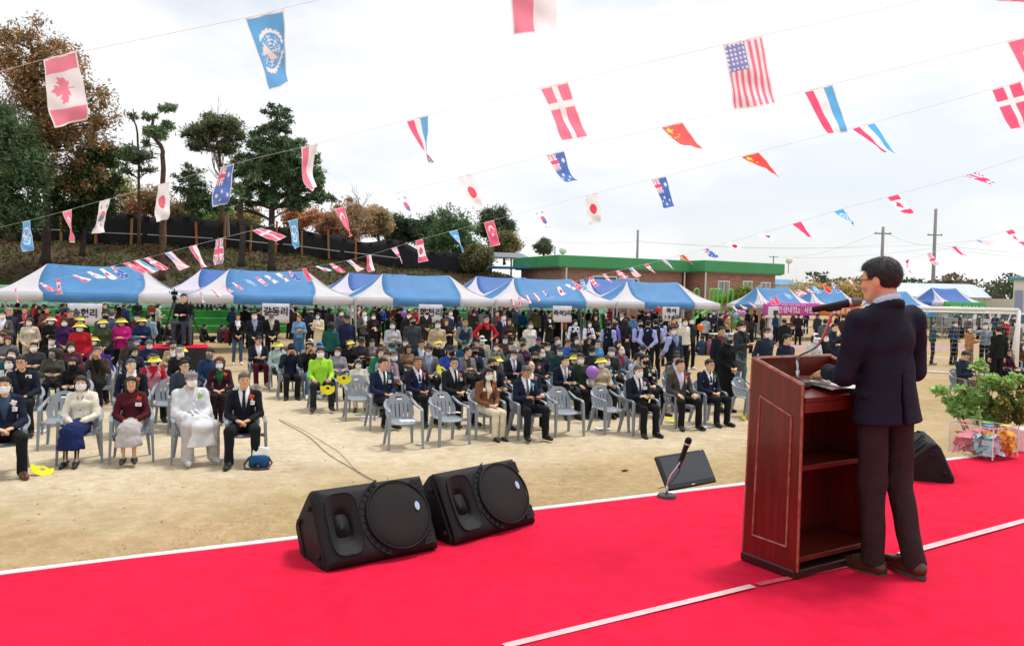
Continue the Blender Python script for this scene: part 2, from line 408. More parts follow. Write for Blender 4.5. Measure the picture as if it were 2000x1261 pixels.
def tree(name, trunk, lobes, d, n, size, cols, label, seed, tr=(.16, .05), sub=40, subr=.22, depth=.8, elong=1.8, flat=1., bark=None, group=None, twigs=0, up=0., cat='tree', var=.3, loose=.35):
    """trunk: pixel path at depth d; lobes: (px, py, rx, ry) pixel ellipses the crown fills, given real depth"""
    R = np.random.RandomState(seed); sc = d / F_PX; bark = bark or BARK
    tp = [at_d(x, y, d) for x, y in trunk]; root = empty(name, tp[0]); off = -tp[0]; path = catmull(tp, 4)
    k = len(path); rr = [tr[0] + (tr[1] - tr[0]) * i / (k - 1) for i in range(k)]; rr[0] *= 1.35
    mb = MB(); mb.tube([p + off + Vector((R.normal() * .02, R.normal() * .02, 0)) for p in path], rr, 8, (0, 1, 0))
    cl = []
    for (px, py, rx, ry) in lobes:
        c = np.array(at_d(px, py, d)); m_ = max(3, int(sub * rx * ry / sum(l[2] * l[3] for l in lobes)))
        for _ in range(m_):
            v = R.normal(size=3); v /= np.linalg.norm(v); q = R.uniform(.25, 1.) ** .6
            o = v * q * (rx * sc, rx * sc * depth, ry * sc); rs = subr * (rx + ry) / 2 * sc * R.uniform(.5, 1.35); cl.append((c + o, np.array([rs * 1.15, rs * 1.15, rs * flat])))
    for c, r in cl:                                                    # limbs to the clumps
        if R.uniform() < .65:
            j = min(range(k), key=lambda i: abs((path[i].z) - (c[2] - .25 * np.linalg.norm(np.array(path[i])[:2] - c[:2])))); a = path[j]; e = Vector(c); mid = (a + e) / 2 + Vector((0, 0, .12 * (e - a).length * (1 if flat > .6 else .3)))
            r0 = min(rr[j] * .45, .03 + .012 * (e - a).length); mb.tube([p + off for p in bez(a, mid, e, 5)], [r0 * (1 - .16 * i) for i in range(6)], 5, (0, 1, 0), cap=False)
    for c, r in cl:                                                    # fine twigs round each clump
        for _ in range(3):
            a = Vector(c); e = a + Vector(R.normal(size=3) * 1.1 * float(r[0])) + Vector((0, 0, .2 * float(r[0]))); mb.tube([a + off, (a + e) / 2 + off + Vector((0, 0, .04)), e + off], [.014, .009, .003], 3, (0, 1, .1), cap=False)
    mb.build('trunk', bark, root, smooth=True)
    if n:
        n = int(n * 2.3); P, i = blob_pts(cl, n, seed + 1, .2); lo_ = np.random.RandomState(seed).uniform(size=(n, 1)) < loose; ctr = np.array([c for c, r in cl])[i]; P = np.where(lo_, ctr + (P - ctr) * 2.4, P); V, F = leaf_quads(P + np.array(off), size * .72, seed + 2, elong, up); me = mesh_np('crown', V, F, [LEAF]); C = pal(cols, n, seed + 3, var) * 1.7
        cb = np.random.RandomState(seed + 4).uniform(.75, 1.25, (len(cl), 1)); tint_attr(me, C * cb[i]); link('crown', me, root)
    tag(root, label, cat, group); return root

# hillside behind the tents: bank, then the level above it
SMO = lambda x, a, b: (lambda t: t * t * (3 - 2 * t))(min(1, max(0, (x - a) / (b - a))))
def hill_z(a, s):
    top = 5.2 - 1.2 * SMO(a, 2, 22) - 2.6 * SMO(a, 24, 34); f = 1 - SMO(a, 24, 36) * .4
    return (1.2 * SMO(s, 15.0, 16.6) + (top - 1.2) * SMO(s, 16, 29) * 1. + .8 * SMO(s, 30, 60) + .18 * sin(a * 1.3) * sin(s * .9) * SMO(s, 16, 18)) * f * (1 - SMO(a, 27, 33)) - .05
V = []; na, ns = 70, 60
for i in range(na):
    for j in range(ns):
        a = -60 + 95 * i / (na - 1); s = 14.6 + 75 * (j / (ns - 1)) ** 1.7; V.append(TW(a, s, hill_z(a, s) + .06 * rng.uniform(-1, 1)))
Fq = np.array([(i * ns + j, (i + 1) * ns + j, (i + 1) * ns + j + 1, i * ns + j + 1) for i in range(na - 1) for j in range(ns - 1)])
hm = mat('leaf_litter', '#57432f', .95, .5, 1.6, .9, 12, col2='#3f4226', detail=8)
tag(link('hillside', mesh_np('hillside', [tuple(p) for p in V], Fq, [hm], True)), kind='structure')
P = []; C = []
for i in range(26000):
    a, s = rng.uniform(-25, 27), rng.uniform(16, 31); P.append(tuple(TW(a, s, hill_z(a, s) + rng.uniform(0, .12)))); g = sin(a * .9 + 2 * sin(s * .7)) + .5 * sin(s * 1.7 + a) + rng.uniform(-.7, .7)
    C.append(srgb(rng.choice(('#4f5f2a', '#40522a', '#626a34')) if g > .3 else rng.choice(('#5f472f', '#6f543a', '#4a3626', '#7d6248'))))
V, F = leaf_quads(np.array(P), .17, 5, 1.6, .0); me = mesh_np('undergrowth', V, F, [LEAF]); tint_attr(me, np.array(C)); tag(link('undergrowth', me), 'low weeds and fallen leaves covering the bank below the net fence', 'undergrowth', kind='stuff')

# green concrete terraces behind the tents
GRC = mat('terrace_green', '#3f9a3c', .9, .35, 1.2, .3, 25, col2='#1f6b2c'); GRP = mat('terrace_pale', '#a9d6bd', .9, .12, .8, .2, 25)
ter = empty('terrace', TW(6, 13.3)); tag(ter, kind='structure'); ter.rotation_euler = (0, 0, ROT)
for i in range(3):
    z1 = .38 * (i + 1); m = MB(); m.box((0, .75 * i + 1.6 + .01 * i, z1 / 2), (44, 3.2 - .02 * i, z1), bev=.02); m.build('step', GRC, ter)
m = MB(); m.box((0, 3.6, 1.15), (44, .25, 2.3), bev=.02); m.build('back_wall', GRP, ter)
for x in np.arange(-21, 22, 3.): m = MB(); m.box((x, 3.46, 1.72), (.03, .02, 1.16)); m.build('wall_joint', mat('joint', '#7fae96', .9), ter)

# black net fence on the bank with its posts and rails
NET = mat('black_net', '#1d1d20', .9, .25, 3, .6, 40); WOOD = mat('post_wood', '#9a6f42', .85, .25, 8, .4, 30, stretch=(1, 1, .15)); ORG = mat('post_orange', '#b5622c', .8, .2, 8)
fen = empty('net_fence', TW(0, 28, hill_z(0, 28))); tag(fen, 'long black net fence on wooden posts along the top of the bank', 'fence'); fo = -fen.location
A = np.linspace(-20, 24, 90); rows = []
for k in range(5):
    t = k / 4; rows.append([TW(a, 28 + .10 * sin(a * 2.1 + t) + .12 * sin(a * 5.3 + 3 * t), hill_z(a, 28) - .1 + t * (2.15 - .012 * max(a, 0) ** 1.1 + .10 * sin(a * 1.7) + (.25 * sin(a * .9) if a > 12 else 0))) + fo for a in A])
m = MB(); m.shell([[tuple(p) for p in r] for r in rows], np.ones((4, 89), bool), .02); m.build('net', NET, fen, smooth=True)
for i, a in enumerate(np.arange(-19.5, 14, 1.9)):
    a += .25 * sin(i * 7.); z = hill_z(a, 27.8); m = MB(); h_ = 2.2 + .3 * sin(i * 3.3); m.box((0, 0, 0), (.12, .12, h_), Matrix.Rotation(.04 * sin(i * 5), 3, 'Y')); o = m.build('post', ORG if i % 3 == 2 else WOOD, fen); o.location = TW(a, 27.75, z + h_ / 2 - .1) + fo
for zz in (.75,):
    for i, a in enumerate(np.arange(-19, 12, 4.4)):
        m = MB(); m.tube([TW(a, 27.62, hill_z(a, 27.8) + zz) + fo, TW(a + 4.1, 27.62, hill_z(a + 4.1, 27.8) + zz + .05 * sin(i)) + fo], .035, 6); m.build('rail', mat('rail_grey', '#a9a49b', .8), fen)

# trees on the bank
AUT = ['#7d5a3c', '#916c46', '#a07a50', '#6f5a40', '#66643f', '#86603a', '#5a5f3c']; DKG = ['#3a4f36', '#45593c', '#4f6244', '#344836', '#5a6a48']; PIN = ['#66775a', '#6f8060', '#7d886a', '#5a6a4e']; MIX = ['#4c5a2a', '#5d6630', '#6f6a32', '#7a5a2a']
G = 'trees on the bank'
tree('autumn_tree', [(88, 516), (92, 420), (84, 300), (70, 180), (60, 80)], [(40, 110, 70, 75), (105, 150, 75, 65), (150, 230, 75, 70), (50, 240, 80, 90), (20, 60, 40, 35), (190, 215, 30, 60), (120, 330, 80, 50)], 44, 12000, .16, AUT, 'tall autumn tree with orange brown leaves at the far left of the bank', 21, (.26, .07), 260, .13, .8, group=G, loose=.5)
tree('evergreen_tree', [(20, 470), (18, 380), (10, 230)], [(5, 330, 75, 120), (-40, 300, 60, 120), (40, 400, 45, 60), (20, 240, 45, 50)], 40, 18000, .14, DKG, 'dense dark evergreen tree at the left edge in front of the autumn tree', 22, (.25, .08), 160, .15, .9, 2.6, group=G)
tree('evergreen_tree', [(160, 500), (165, 430), (160, 330)], [(165, 380, 60, 70), (190, 330, 50, 60), (130, 420, 50, 40)], 46, 7000, .17, ['#2c3b22', '#384a28', '#233019', '#4a5a2e'], 'dark green leafy tree just right of the autumn tree trunk', 23, (.17, .06), 70, .2, .8, 2.2, group=G)
tree('pine_tree', [(316, 548), (317, 450), (318, 330), (316, 290), (303, 270), (298, 235), (305, 225)], [(292, 230, 10, 6), (325, 212, 15, 5), (300, 260, 20, 7), (325, 240, 9, 5), (283, 280, 8, 4), (335, 250, 7, 4)], 46, 1000, .17, PIN, 'thin crooked pine with a bent top and sparse needle pads', 24, (.19, .06), 22, .38, .8, 4, .5, BARKP, group=G)
tree('pine_tree', [(272, 480), (272, 380), (268, 260), (256, 232)], [(255, 228, 12, 7), (262, 300, 36, 14), (240, 328, 26, 8), (285, 328, 22, 8)], 52, 1000, .16, ['#56604a', '#656c54', '#4c5642'], 'slender grey pine standing left of the crooked pine', 25, (.12, .04), 26, .36, .8, 4, .45, BARKP, group=G)
tree('pine_tree', [(432, 440), (432, 350), (428, 300), (420, 262)], [(385, 260, 28, 22), (425, 245, 40, 20), (455, 268, 26, 16), (400, 285, 34, 10), (445, 290, 24, 14)], 53, 4000, .14, ['#545f46', '#60684e', '#48533e', '#6f7454'], 'umbrella shaped pine with a flat grey green crown beside the bare tree', 26, (.16, .06), 90, .28, .8, 4, .55, BARKP, group=G)
tree('conifer_tree', [(530, 528), (530, 430), (533, 350), (536, 270), (542, 215)], [(540, 230, 30, 30), (530, 270, 50, 28), (555, 300, 68, 32), (520, 330, 75, 30), (580, 350, 60, 30), (610, 385, 40, 22), (500, 375, 50, 24), (560, 395, 50, 20), (470, 400, 40, 16), (615, 350, 20, 24)], 46, 13000, .15, DKG + ['#5f7658'], 'tall dark conifer with ragged layered branches in front of the fence', 27, (.22, .07), 420, .13, .7, 3.0, .7, group=G, loose=.3)
tree('conifer_tree', [(376, 440), (376, 380), (374, 320)], [(372, 335, 22, 20), (365, 365, 28, 20), (385, 395, 34, 26), (350, 340, 14, 10), (395, 370, 16, 16)], 55, 1800, .17, DKG, 'short dark conifer standing behind the fence left of the umbrella pine', 28, (.14, .05), 40, .35, .8, 3, .7, group=G)
tree('leaning_tree', [(470, 520), (474, 450), (468, 410), (478, 370), (500, 345)], [(490, 345, 16, 12), (470, 365, 14, 10)], 45, 500, .16, PIN, 'forked leaning tree trunk left of the tall conifer', 29, (.20, .08), 6, .5, .8, 3, group=G)
m = MB()
def bare(name, base, d, h, spread, seed, label, lev=5, grp=None, r0=.1):
    R = random.Random(seed); root = empty(name, base); mb = MB()
    def br(p, dr, ln, r, l):
        e = p + dr * ln; mid = (p + e) / 2 + Vector((R.uniform(-1, 1), R.uniform(-1, 1), 0)) * ln * .06; mb.tube([p, mid, e], [r, r * .85, r * .68], 5 if l < 2 else 3, (0, 1, .1), cap=False)
        if l < lev:
            for _ in range(3 if l < lev - 1 else 4): br(e if R.random() < .6 else mid, (dr + Vector((R.gauss(0, spread), R.gauss(0, spread), R.uniform(-.1, .35)))).normalized(), ln * R.uniform(.6, .85), r * .6, l + 1)
    br(Vector((0, 0, 0)), Vector((0, 0, 1)), h * .36, r0, 0); mb.build('trunk', mat('bark_grey', '#857a70', .95, .2, 5), root); tag(root, label, 'tree', grp); return root
bare('bare_tree', at_d(446, 460, 54), 54, 8.2, .42, 3, 'leafless grey tree spreading fine twigs above the umbrella pine', 5, G, .12)
bare('bare_tree', at_d(700, 470, 58), 58, 3.6, .5, 4, 'small leafless tree behind the net fence beside the autumn trees', 4, G, .06)
bare('bare_tree', at_d(210, 480, 56), 56, 6.0, .5, 8, 'thin leafless tree between the autumn tree and the slender pine', 4, G, .06)
for i, (x, y, rx, ry, d, cs, lb) in enumerate(((690, 430, 40, 40, 66, ['#977d61', '#ac916d', '#857559', '#a27f64'], 'round orange brown autumn tree behind the net fence'), (648, 440, 30, 24, 63, ['#96735e', '#a07f65', '#856b56'], 'low rusty red tree left of the round autumn tree'), (740, 432, 26, 30, 68, ['#978666', '#887f61', '#a69671'], 'yellow brown tree right of the round autumn tree'),
        (785, 452, 36, 30, 72, ['#3b4937', '#47553f', '#333f2d'], 'dark pine behind the net fence above the third tent'), (840, 450, 44, 34, 74, ['#43543c', '#506346', '#384631'], 'wide green pine left of the ivy covered tree'), (885, 470, 50, 65, 64, ['#4c6143', '#59704f', '#3f5238', '#647b51'], 'broad ivy covered green tree near the end of the fence'),
        (965, 440, 36, 32, 78, ['#495340', '#57614a', '#3d4635'], 'tall rounded pine left of the brick building'), (985, 478, 30, 26, 76, ['#5e6143', '#9e8351', '#4a583c'], 'olive and orange tree close to the building roof'), (930, 500, 30, 26, 62, ['#6c6a49', '#7b6d49', '#5c6344'], 'scrubby tree at the right end of the net fence'), (1062, 482, 18, 16, 90, ['#4a583e', '#55634c'], 'small round tree above the green roof edge'))):
    tree('background_tree', [(x, y + ry * 1.5), (x, y + ry * .5), (x, y - ry * .3)], [(x, y, rx, ry), (x - rx * .5, y + ry * .35, rx * .5, ry * .5), (x + rx * .5, y + ry * .3, rx * .5, ry * .5)], d, 7000 if rx > 25 else 2200, .19, cs, lb, 60 + i, (.14, .05), 80, .19, .8, 1.8, .8, group='trees behind the net fence')
for i, (x, y, rx, ry, cs, lb) in enumerate(((210, 372, 50, 40, ['#6f7b48', '#8c8752', '#9e9059'], 'yellow green bushes right of the dark leafy tree'), (250, 420, 50, 28, ['#8c684d', '#9f7554', '#7c6046'], 'rusty bush above the fence left of the hanging white flags'), (345, 415, 34, 22, ['#8c6d4f', '#766347'], 'brown scrub behind the fence by the crooked pine'), (420, 425, 40, 22, ['#738c50', '#879e59', '#647b49'], 'bright green bush behind the fence near the leaning tree'), (590, 425, 40, 22, ['#9f7551', '#af8158', '#8c6348'], 'orange bush behind the fence under the tall conifer'), (480, 430, 40, 20, ['#8c7f50', '#80744a'], 'dull yellow scrub behind the fence at the forked tree'), (300, 390, 26, 24, ['#7c6d4d', '#8c7150'], 'thin brown bush between the two pines'), (150, 425, 46, 24, ['#4e583a', '#606945'], 'dark bush behind the fence below the dark leafy tree'))):
    tree('bush', [(x, y + ry * 1.3), (x, y + ry * .4), (x + 4, y)], [(x, y, rx, ry)], 58, 2200, .19, cs, lb, 90 + i, (.06, .03), 24, .32, .8, 1.6, group='bushes along the net fence', cat='bush')

# brick school building with a green roof edge
BR = bpy.data.materials.new('brick_wall'); BR.use_nodes = True; t = BR.node_tree; b = t.nodes['Principled BSDF']; b.inputs['Roughness'].default_value = .9
bt = N(t, 'ShaderNodeTexBrick'); bt.inputs['Scale'].default_value = 1; bt.inputs['Color1'].default_value = (*srgb('#8f5848'), 1); bt.inputs['Color2'].default_value = (*srgb('#a4705c'), 1); bt.inputs['Mortar'].default_value = (*srgb('#b5a89c'), 1)
bt.inputs['Brick Width'].default_value = .42; bt.inputs['Row Height'].default_value = .14; bt.inputs['Mortar Size'].default_value = .012
tcn = N(t, 'ShaderNodeTexCoord'); t.links.new(tcn.outputs['UV'], bt.inputs['Vector']); t.links.new(bt.outputs['Color'], b.inputs['Base Color'])
GRF = mat('roof_green', '#459a60', .55, .08, .7, .1, 20); WFR = plain('#e9e9e6', .5); GLS = mat('window_glass', '#4d5a60', .12, .1, 2)
def wall_uv(o):
    me = o.data; uv = me.uv_layers.new(name='UVMap')
    for p in me.polygons:
        for li in p.loop_indices:
            c = me.vertices[me.loops[li].vertex_index].co; uv.data[li].uv = (c.x + c.y, c.z)
bld = empty('brick_building', at_d(1094, 640, 55.)); bld.location.z = 0; tag(bld, 'low red brick building with a wide green roof edge and white windows', 'building'); bo = -bld.location
def wallseg(p0, p1, d0, d1, wins=(), door=None, depth=6):
    A = at_d(p0, 520, d0); B = at_d(p1, 520, d1); A.z = B.z = 0; e = (B - A).normalized(); nrm = Vector((e.y, -e.x, 0)); Ln = (B - A).length; M = Matrix((( e.x, -nrm.x, 0), (e.y, -nrm.y, 0), (0, 0, 1)))
    m = MB(); m.box((Ln / 2, depth / 2, 2.15), (Ln, depth, 4.3)); o = m.build('wall', BR, bld); wall_uv(o); mw = Matrix.Translation(A + bo) @ M.to_4x4(); o.matrix_local = mw
    m = MB(); m.box((Ln / 2, depth / 2, 4.75), (Ln + 1.0, depth + 1.0, .85), bev=.03); o2 = m.build('roof', GRF, bld, mw)
    m = MB(); m.box((Ln / 2, depth / 2, 4.3), (Ln + .7, depth + .7, .10)); m.build('soffit', plain('#8c8c88', .8), bld, mw)
    for (px, z0, w, h, kind) in wins:
        q = at_d(px, 520, (d0 + d1) / 2); t_ = (px - p0) / (p1 - p0); t_ = t_ * d0 / (d1 + t_ * (d0 - d1)) if 0 else t_; x = t_ * Ln
        wn = empty('window', (0, 0, 0)); wn.parent = bld; wn.matrix_local = mw @ Matrix.Translation((x, 0, z0 + h / 2))
        m = MB(); m.box((0, -.01, 0), (w, .06, h)); m.build('pane', GLS, wn)
        m = MB()
        for sx in (-1, 1): m.box((sx * w / 2, -.05, 0), (.09, .1, h + .09)); m.box((0, -.05, sx * h / 2), (w - .09, .1, .09))
        m.box((w * .04, -.05, 0), (.07, .08, h - .09)); m.build('frame', WFR, wn)
        if kind: 
            m = MB()
            for k in range(7): m.box((-w / 2 + w * (k + .5) / 7, -.16, .0), (.025, .025, h))
            for zz in (-.48, .48): m.box((0, -.16, zz * h), (w + .12, .03, .03))
            m.build('grille', WFR, wn)
        m = MB(); m.box((0, -.08, -h / 2 - .1), (w + .25, .2, .09)); m.build('sill', plain('#c9c6c0', .8), wn)
    return mw, Ln
mw1, L1 = wallseg(1097, 1333, 55.4, 60., ((1177, 2.5, 2.0, 1.25, 0), (1223, 2.5, 1.7, 1.15, 0), (1271, 2.3, 1.5, 1.0, 0)))
mw2, L2 = wallseg(1378, 1515, 59., 62.5, ((1412, 2.25, 1.05, 1.4, 1), (1458, 2.5, .9, 1.2, 1), (1494, 2.45, .95, 1.2, 1)))
wallseg(1018, 1090, 62., 57.5, ((1094 - 20, 1.6, .9, 2.1, 0),), depth=4)
wallseg(1336, 1376, 61.6, 61.6, depth=4)
for px, d in ((1106, 55.2), (1336, 60.0), (1377, 58.8)): m = MB(); p = at_d(px, 520, d); m.tube([(p.x, p.y - .3, .2), (p.x, p.y - .3, 4.28)], .06, 8); o = m.build('downpipe', plain('#d9d9d6'), bld); o.location = bo
m = MB(); m.box((0, 0, 0), (3.4, 3., .12)); o = m.build('solar_panel', mat('panel', '#70757c', .5), bld); o.location = at_d(990, 499, 66) + bo; o.rotation_euler = (.18, 0, .3)
m = MB(); m.box((0, 0, 0), (3.2, 2.5, .5)); o = m.build('lean_to_roof', mat('blue_edge', '#2f6fa8', .6), bld); o.location = at_d(996, 523, 60) + bo; o.scale = (1, 1, .25)
for i, (x, y, d) in enumerate(((1099, 491, 56), (1334, 506, 60), (1540, 509, 63))):
    r = empty('roof_lamp', at_d(x, y + 10, d)); m = MB(); m.tube([(0, 0, -.6), (0, 0, .1), (0, -.1, .3)], .03, 6); m.build('arm', plain('#8a8a88'), r); m = MB(); m.ball((0, -.12, .42), .27, 14); m.build('globe', plain('#e9e2cf', .3), r, smooth=True)
    tag(r, 'round floodlight on the %s of the green roof' % ('left corner', 'middle step', 'right end')[i], 'lamp', 'lamps on the roof')

# utility poles and wires
CONC = mat('pole_concrete', '#8f8a88', .85, .1, 3); poles = []
for i, (x, y, d, r, lb) in enumerate(((1246, 449, 85, .17, 'grey utility pole rising behind the middle of the brick building'), (1725, 443, 70, .18, 'utility pole directly behind the head of the speaker'), (1828, 408, 78, .20, 'tallest utility pole, right of the speaker'), (1000, 448, 80, .12, 'thin pole beside the rounded pine at the left of the building'), (1511, 499, 130, .15, 'distant utility pole with a crossarm above the right end of the roof'), (1084, 483, 110, .12, 'short thin post above the left part of the green roof'))):
    p = at_d(x, y, d); r0 = empty('utility_pole', (p.x, p.y, 0)); m = MB(); m.tube([(0, 0, 0), (0, 0, p.z)], [r, r * .7], 10); m.build('shaft', CONC, r0, smooth=True)
    if i in (1, 2, 4):
        m = MB(); m.box((0, 0, p.z - (2.6 if i == 2 else .6) * (1 if i < 4 else .4)), (1.5, .1, .1)); m.build('crossarm', plain('#6a6a6c'), r0)
        for sx in (-.65, 0, .65): m = MB(); m.lathe([(.05, 0), (.06, .08), (.02, .16)], 8, (sx, 0, p.z - (2.55 if i == 2 else .55) * (1 if i < 4 else .4))); m.build('insulator', plain('#d8d4cc', .3), r0)
    tag(r0, lb, 'pole', 'utility poles'); poles.append(p)
for i, (a, b_, sag) in enumerate((((1725, 450, 70), (1530, 502, 120), 2), ((1725, 452, 70), (1828, 480, 78), 1.), ((1828, 478, 78), (2300, 500, 90), 1.5), ((1828, 483, 78), (2300, 515, 90), 1.5), ((1246, 470, 85), (1720, 478, 120), 2), ((1246, 473, 85), (1900, 470, 120), 2.5), ((1000, 460, 80), (1246, 470, 85), 1.5), ((1511, 502, 130), (1828, 484, 90), 1.5))):
    A, B = at_d(*a), at_d(*b_); m = MB(); m.tube([A.lerp(B, t / 12) - Vector((0, 0, sag * 4 * (t / 12) * (1 - t / 12) * .35)) for t in range(13)], .009, 4); tag(m.build('power_line', plain('#55565a')), 'thin power line running from the %s' % ('pole behind the speaker down to the left', 'pole behind the speaker to the tallest pole', 'tallest pole to the right, upper wire', 'tallest pole to the right, lower wire', 'pole behind the building to the right', 'pole behind the building far to the right, higher wire', 'pine to the pole behind the building', 'distant crossarm pole to the tallest pole')[i], 'wire', 'power lines')

# far fields, wood, sheds and carport on the right
fm_ = mat('far_scrub', '#8a7650', .95, .4, .05, col2='#6a6a44'); V = []; na, ns = 60, 8
for i in range(na):
    for j in range(ns): x = 30 + 330 * i / (na - 1); y = 120 + 40 * j; V.append((x - 60, y, (.9 + 1.8 * j / 7 + .7 * sin(i * .7 + j)) * (0 if j == 0 else 1)))
tag(link('far_bank', mesh_np('far_bank', V, np.array([(i * ns + j, (i + 1) * ns + j, (i + 1) * ns + j + 1, i * ns + j + 1) for i in range(na - 1) for j in range(ns - 1)]), [fm_], True)), kind='structure')
P = []; C = []; R = np.random.RandomState(5)
for px in np.arange(1540, 2060, 6.):
    d = 330 + 40 * sin(px * .05); ht = 6.5 + 2.5 * abs(sin(px * .031)) + 2.5 * abs(sin(px * .083 + 1)); ht *= .45 if (px < 1590 or 1715 < px < 1745) else 1
    if 1900 < px < 1925: ht *= .6
    b_ = at_d(px, hz(px), d); k = 90; cc = srgb(('#4f5a40', '#5a5f44', '#6f6348', '#48543c')[int(px / 37) % 4])
    for _ in range(k): P.append((b_.x + R.normal() * 1.6, b_.y + R.normal() * 3, 2 + abs(R.uniform(0, 1)) ** .8 * ht)); C.append(np.array(cc) * R.uniform(.7, 1.25))
V, F = leaf_quads(np.array(P), 1.3, 9, 1.3); me = mesh_np('distant_wood', V, F, [LEAF]); tint_attr(me, np.array(C)); tag(link('distant_wood', me), 'far line of trees along the horizon at the right', 'wood', kind='stuff')
def shed(name, px0, px1, d, zh, roofc, wallc, label, roofh=1.2, dep=8, base=0.):
    A = at_d(px0, 560, d); B = at_d(px1, 560, d); w = B.x - A.x; r = empty(name, ((A.x + B.x) / 2, d, base)); m = MB(); m.box((0, dep / 2, zh / 2), (w, dep, zh)); m.build('wall', mat('w_' + wallc[1:], wallc, .8, .1, 1), r)
    m = MB(); o_ = .3; m.add([(-w / 2 - o_, -o_, zh), (w / 2 + o_, -o_, zh), (w / 2 + o_, dep + o_, zh), (-w / 2 - o_, dep + o_, zh), (-w / 2 - o_, dep / 2, zh + roofh), (w / 2 + o_, dep / 2, zh + roofh)], [(0, 1, 5, 4), (2, 3, 4, 5), (0, 4, 3), (1, 2, 5), (3, 2, 1, 0)]); m.build('roof', mat('r_' + roofc[1:], roofc, .5, .08, 1), r)
    m = MB(); n_ = max(2, int(w / 3))
    for i in range(n_): m = MB(); m.box((-w / 2 + w * (i + .5) / n_, -.02, zh * .55), (w / n_ * .45, .06, zh * .3)); m.build('window', mat('w_dark', '#4a545c', .3), r)
    tag(r, label, 'shed'); return r
shed('farm_shed', 1517, 1556, 120, 4.6, '#3f86b8', '#a9c3d6', 'blue roofed shed in the distance right of the brick building', .9)
shed('farm_shed', 1558, 1597, 122, 5.0, '#c9ccce', '#b9bdb8', 'pale flat shed in the distance beside the blue roofed shed', .3)
shed('farm_shed', 1842, 1888, 190, 4.8, '#3f9aa0', '#8fa9a8', 'teal roofed shed in the distance right of the tallest pole', 1.2, base=1)
shed('farm_shed', 1800, 1842, 200, 3.6, '#8fb0b8', '#9ab0b4', 'low grey blue shed in the distance behind the tallest pole', .8, base=1)
r = empty('warehouse', at_d(1978, 600, 60), -.57); r.location.z = 0
m = MB(); m.box((4, 5, 2.1), (8, 10, 4.2)); m.build('wall', plain('#d9d6cb', .8), r); m = MB(); m.box((4, 5, 4.33), (8.6, 10.6, .26), bev=.05); m.build('roof', plain('#4f9aa0', .5), r); m = MB(); m.box((3.2, -.05, 1.6), (4.6, .12, 3.2)); m.build('door', plain('#6f6a66', .7), r); m = MB(); m.box((.35, -.08, 1.7), (.5, .1, 3.4)); m.build('door_rail', plain('#8a90a8', .5), r)
tag(r, 'cream warehouse with teal roof edge at the right edge', 'building')
r = empty('carport', at_d(1745, 600, 66)); r.location.z = 0
Lc = at_d(1936, 600, 66).x - at_d(1745, 600, 66).x; Pg = [[VV(Lc * i / 16, y, 2.7 + 1.3 * sin(pi * (y + .2) / 7.2)) for i in range(17)] for y in np.linspace(0, 6, 10)]
RIB = mat('carport_sheet', '#a9bccb', .35, .15, .6, stretch=(1, .1, .1), col2='#cfd6d8'); m = MB(); m.shell(Pg, np.ones((9, 16), bool), .06); m.build('roof', RIB, r, smooth=False)
for x in (.3, Lc * .5, Lc - .4):
    for y in (.3, 5.7): m = MB(); m.tube([(x, y, 0), (x, y, 2.78)], .07, 8); m.build('post', plain('#c9c6bd'), r)
m = MB(); m.box((Lc / 2, .1, 2.66), (Lc, .08, .12)); m.build('beam', plain('#b9b6ad'), r); tag(r, 'arched carport with a pale blue corrugated roof behind the right tents', 'carport')
m = MB(); m.box((6, 7, 1.4), (12, .2, 2.8)); o = m.build('boundary_wall', plain('#c9c5b4', .9)); o.location = at_d(1880, 600, 64); o.location.z = 0; tag(o, 'pale wall running between the carport and the warehouse', 'wall')
m = MB(); m.add([(0, 0, 0), (60, 12, 0), (60, 18, 0), (0, 6, 0)], [(0, 1, 2, 3)]); o = m.build('paved_path', mat('paving_pink', '#a98880', .9, .15, 3)); o.location = at_d(1560, 660, 36); o.location.z = .006; tag(o, kind='structure')
m = MB(); m.sweep([at_z(1500, 672, .008), at_z(1650, 680, .008), at_z(1830, 697, .008), at_z(2100, 722, .008)], [(.12, 0), (-.12, 0)], (0, 0, 1), closed=False, cap=False); tag(m.build('pitch_line', mat('chalk', '#e6ddcf', .9, .2, 4)), kind='structure')

# ------------------------------------------------------------------ the stage and what stands on it
E0, E1 = at_z(0, 1116, STZ), at_z(1450, 943, STZ); SU = (E1 - E0).normalized(); SW = Vector((-SU.y, SU.x, 0))      # along / across the stage edge
SROT = atan2(SU.y, SU.x)
def ST(a, s, z=STZ): p = E0 + SU * a + SW * s; return Vector((p.x, p.y, z))
def sloc(p): q = Vector(p) - E0; return q.dot(SU), q.dot(SW)
CARP0 = mat('red_carpet', (.68, .012, .055), .95, .13, 1.6, .4, 240, spec=.12, detail=12)
CARP = bpy.data.materials.new('red_carpet_floor'); CARP.use_nodes = True; t = CARP.node_tree; b = t.nodes['Principled BSDF']; b.inputs['Roughness'].default_value = .95; b.inputs['Specular IOR Level'].default_value = .12; b.inputs['Sheen Weight'].default_value = .0
g_ = N(t, 'ShaderNodeNewGeometry'); src = None                       # felt: pile, trodden patches, lint
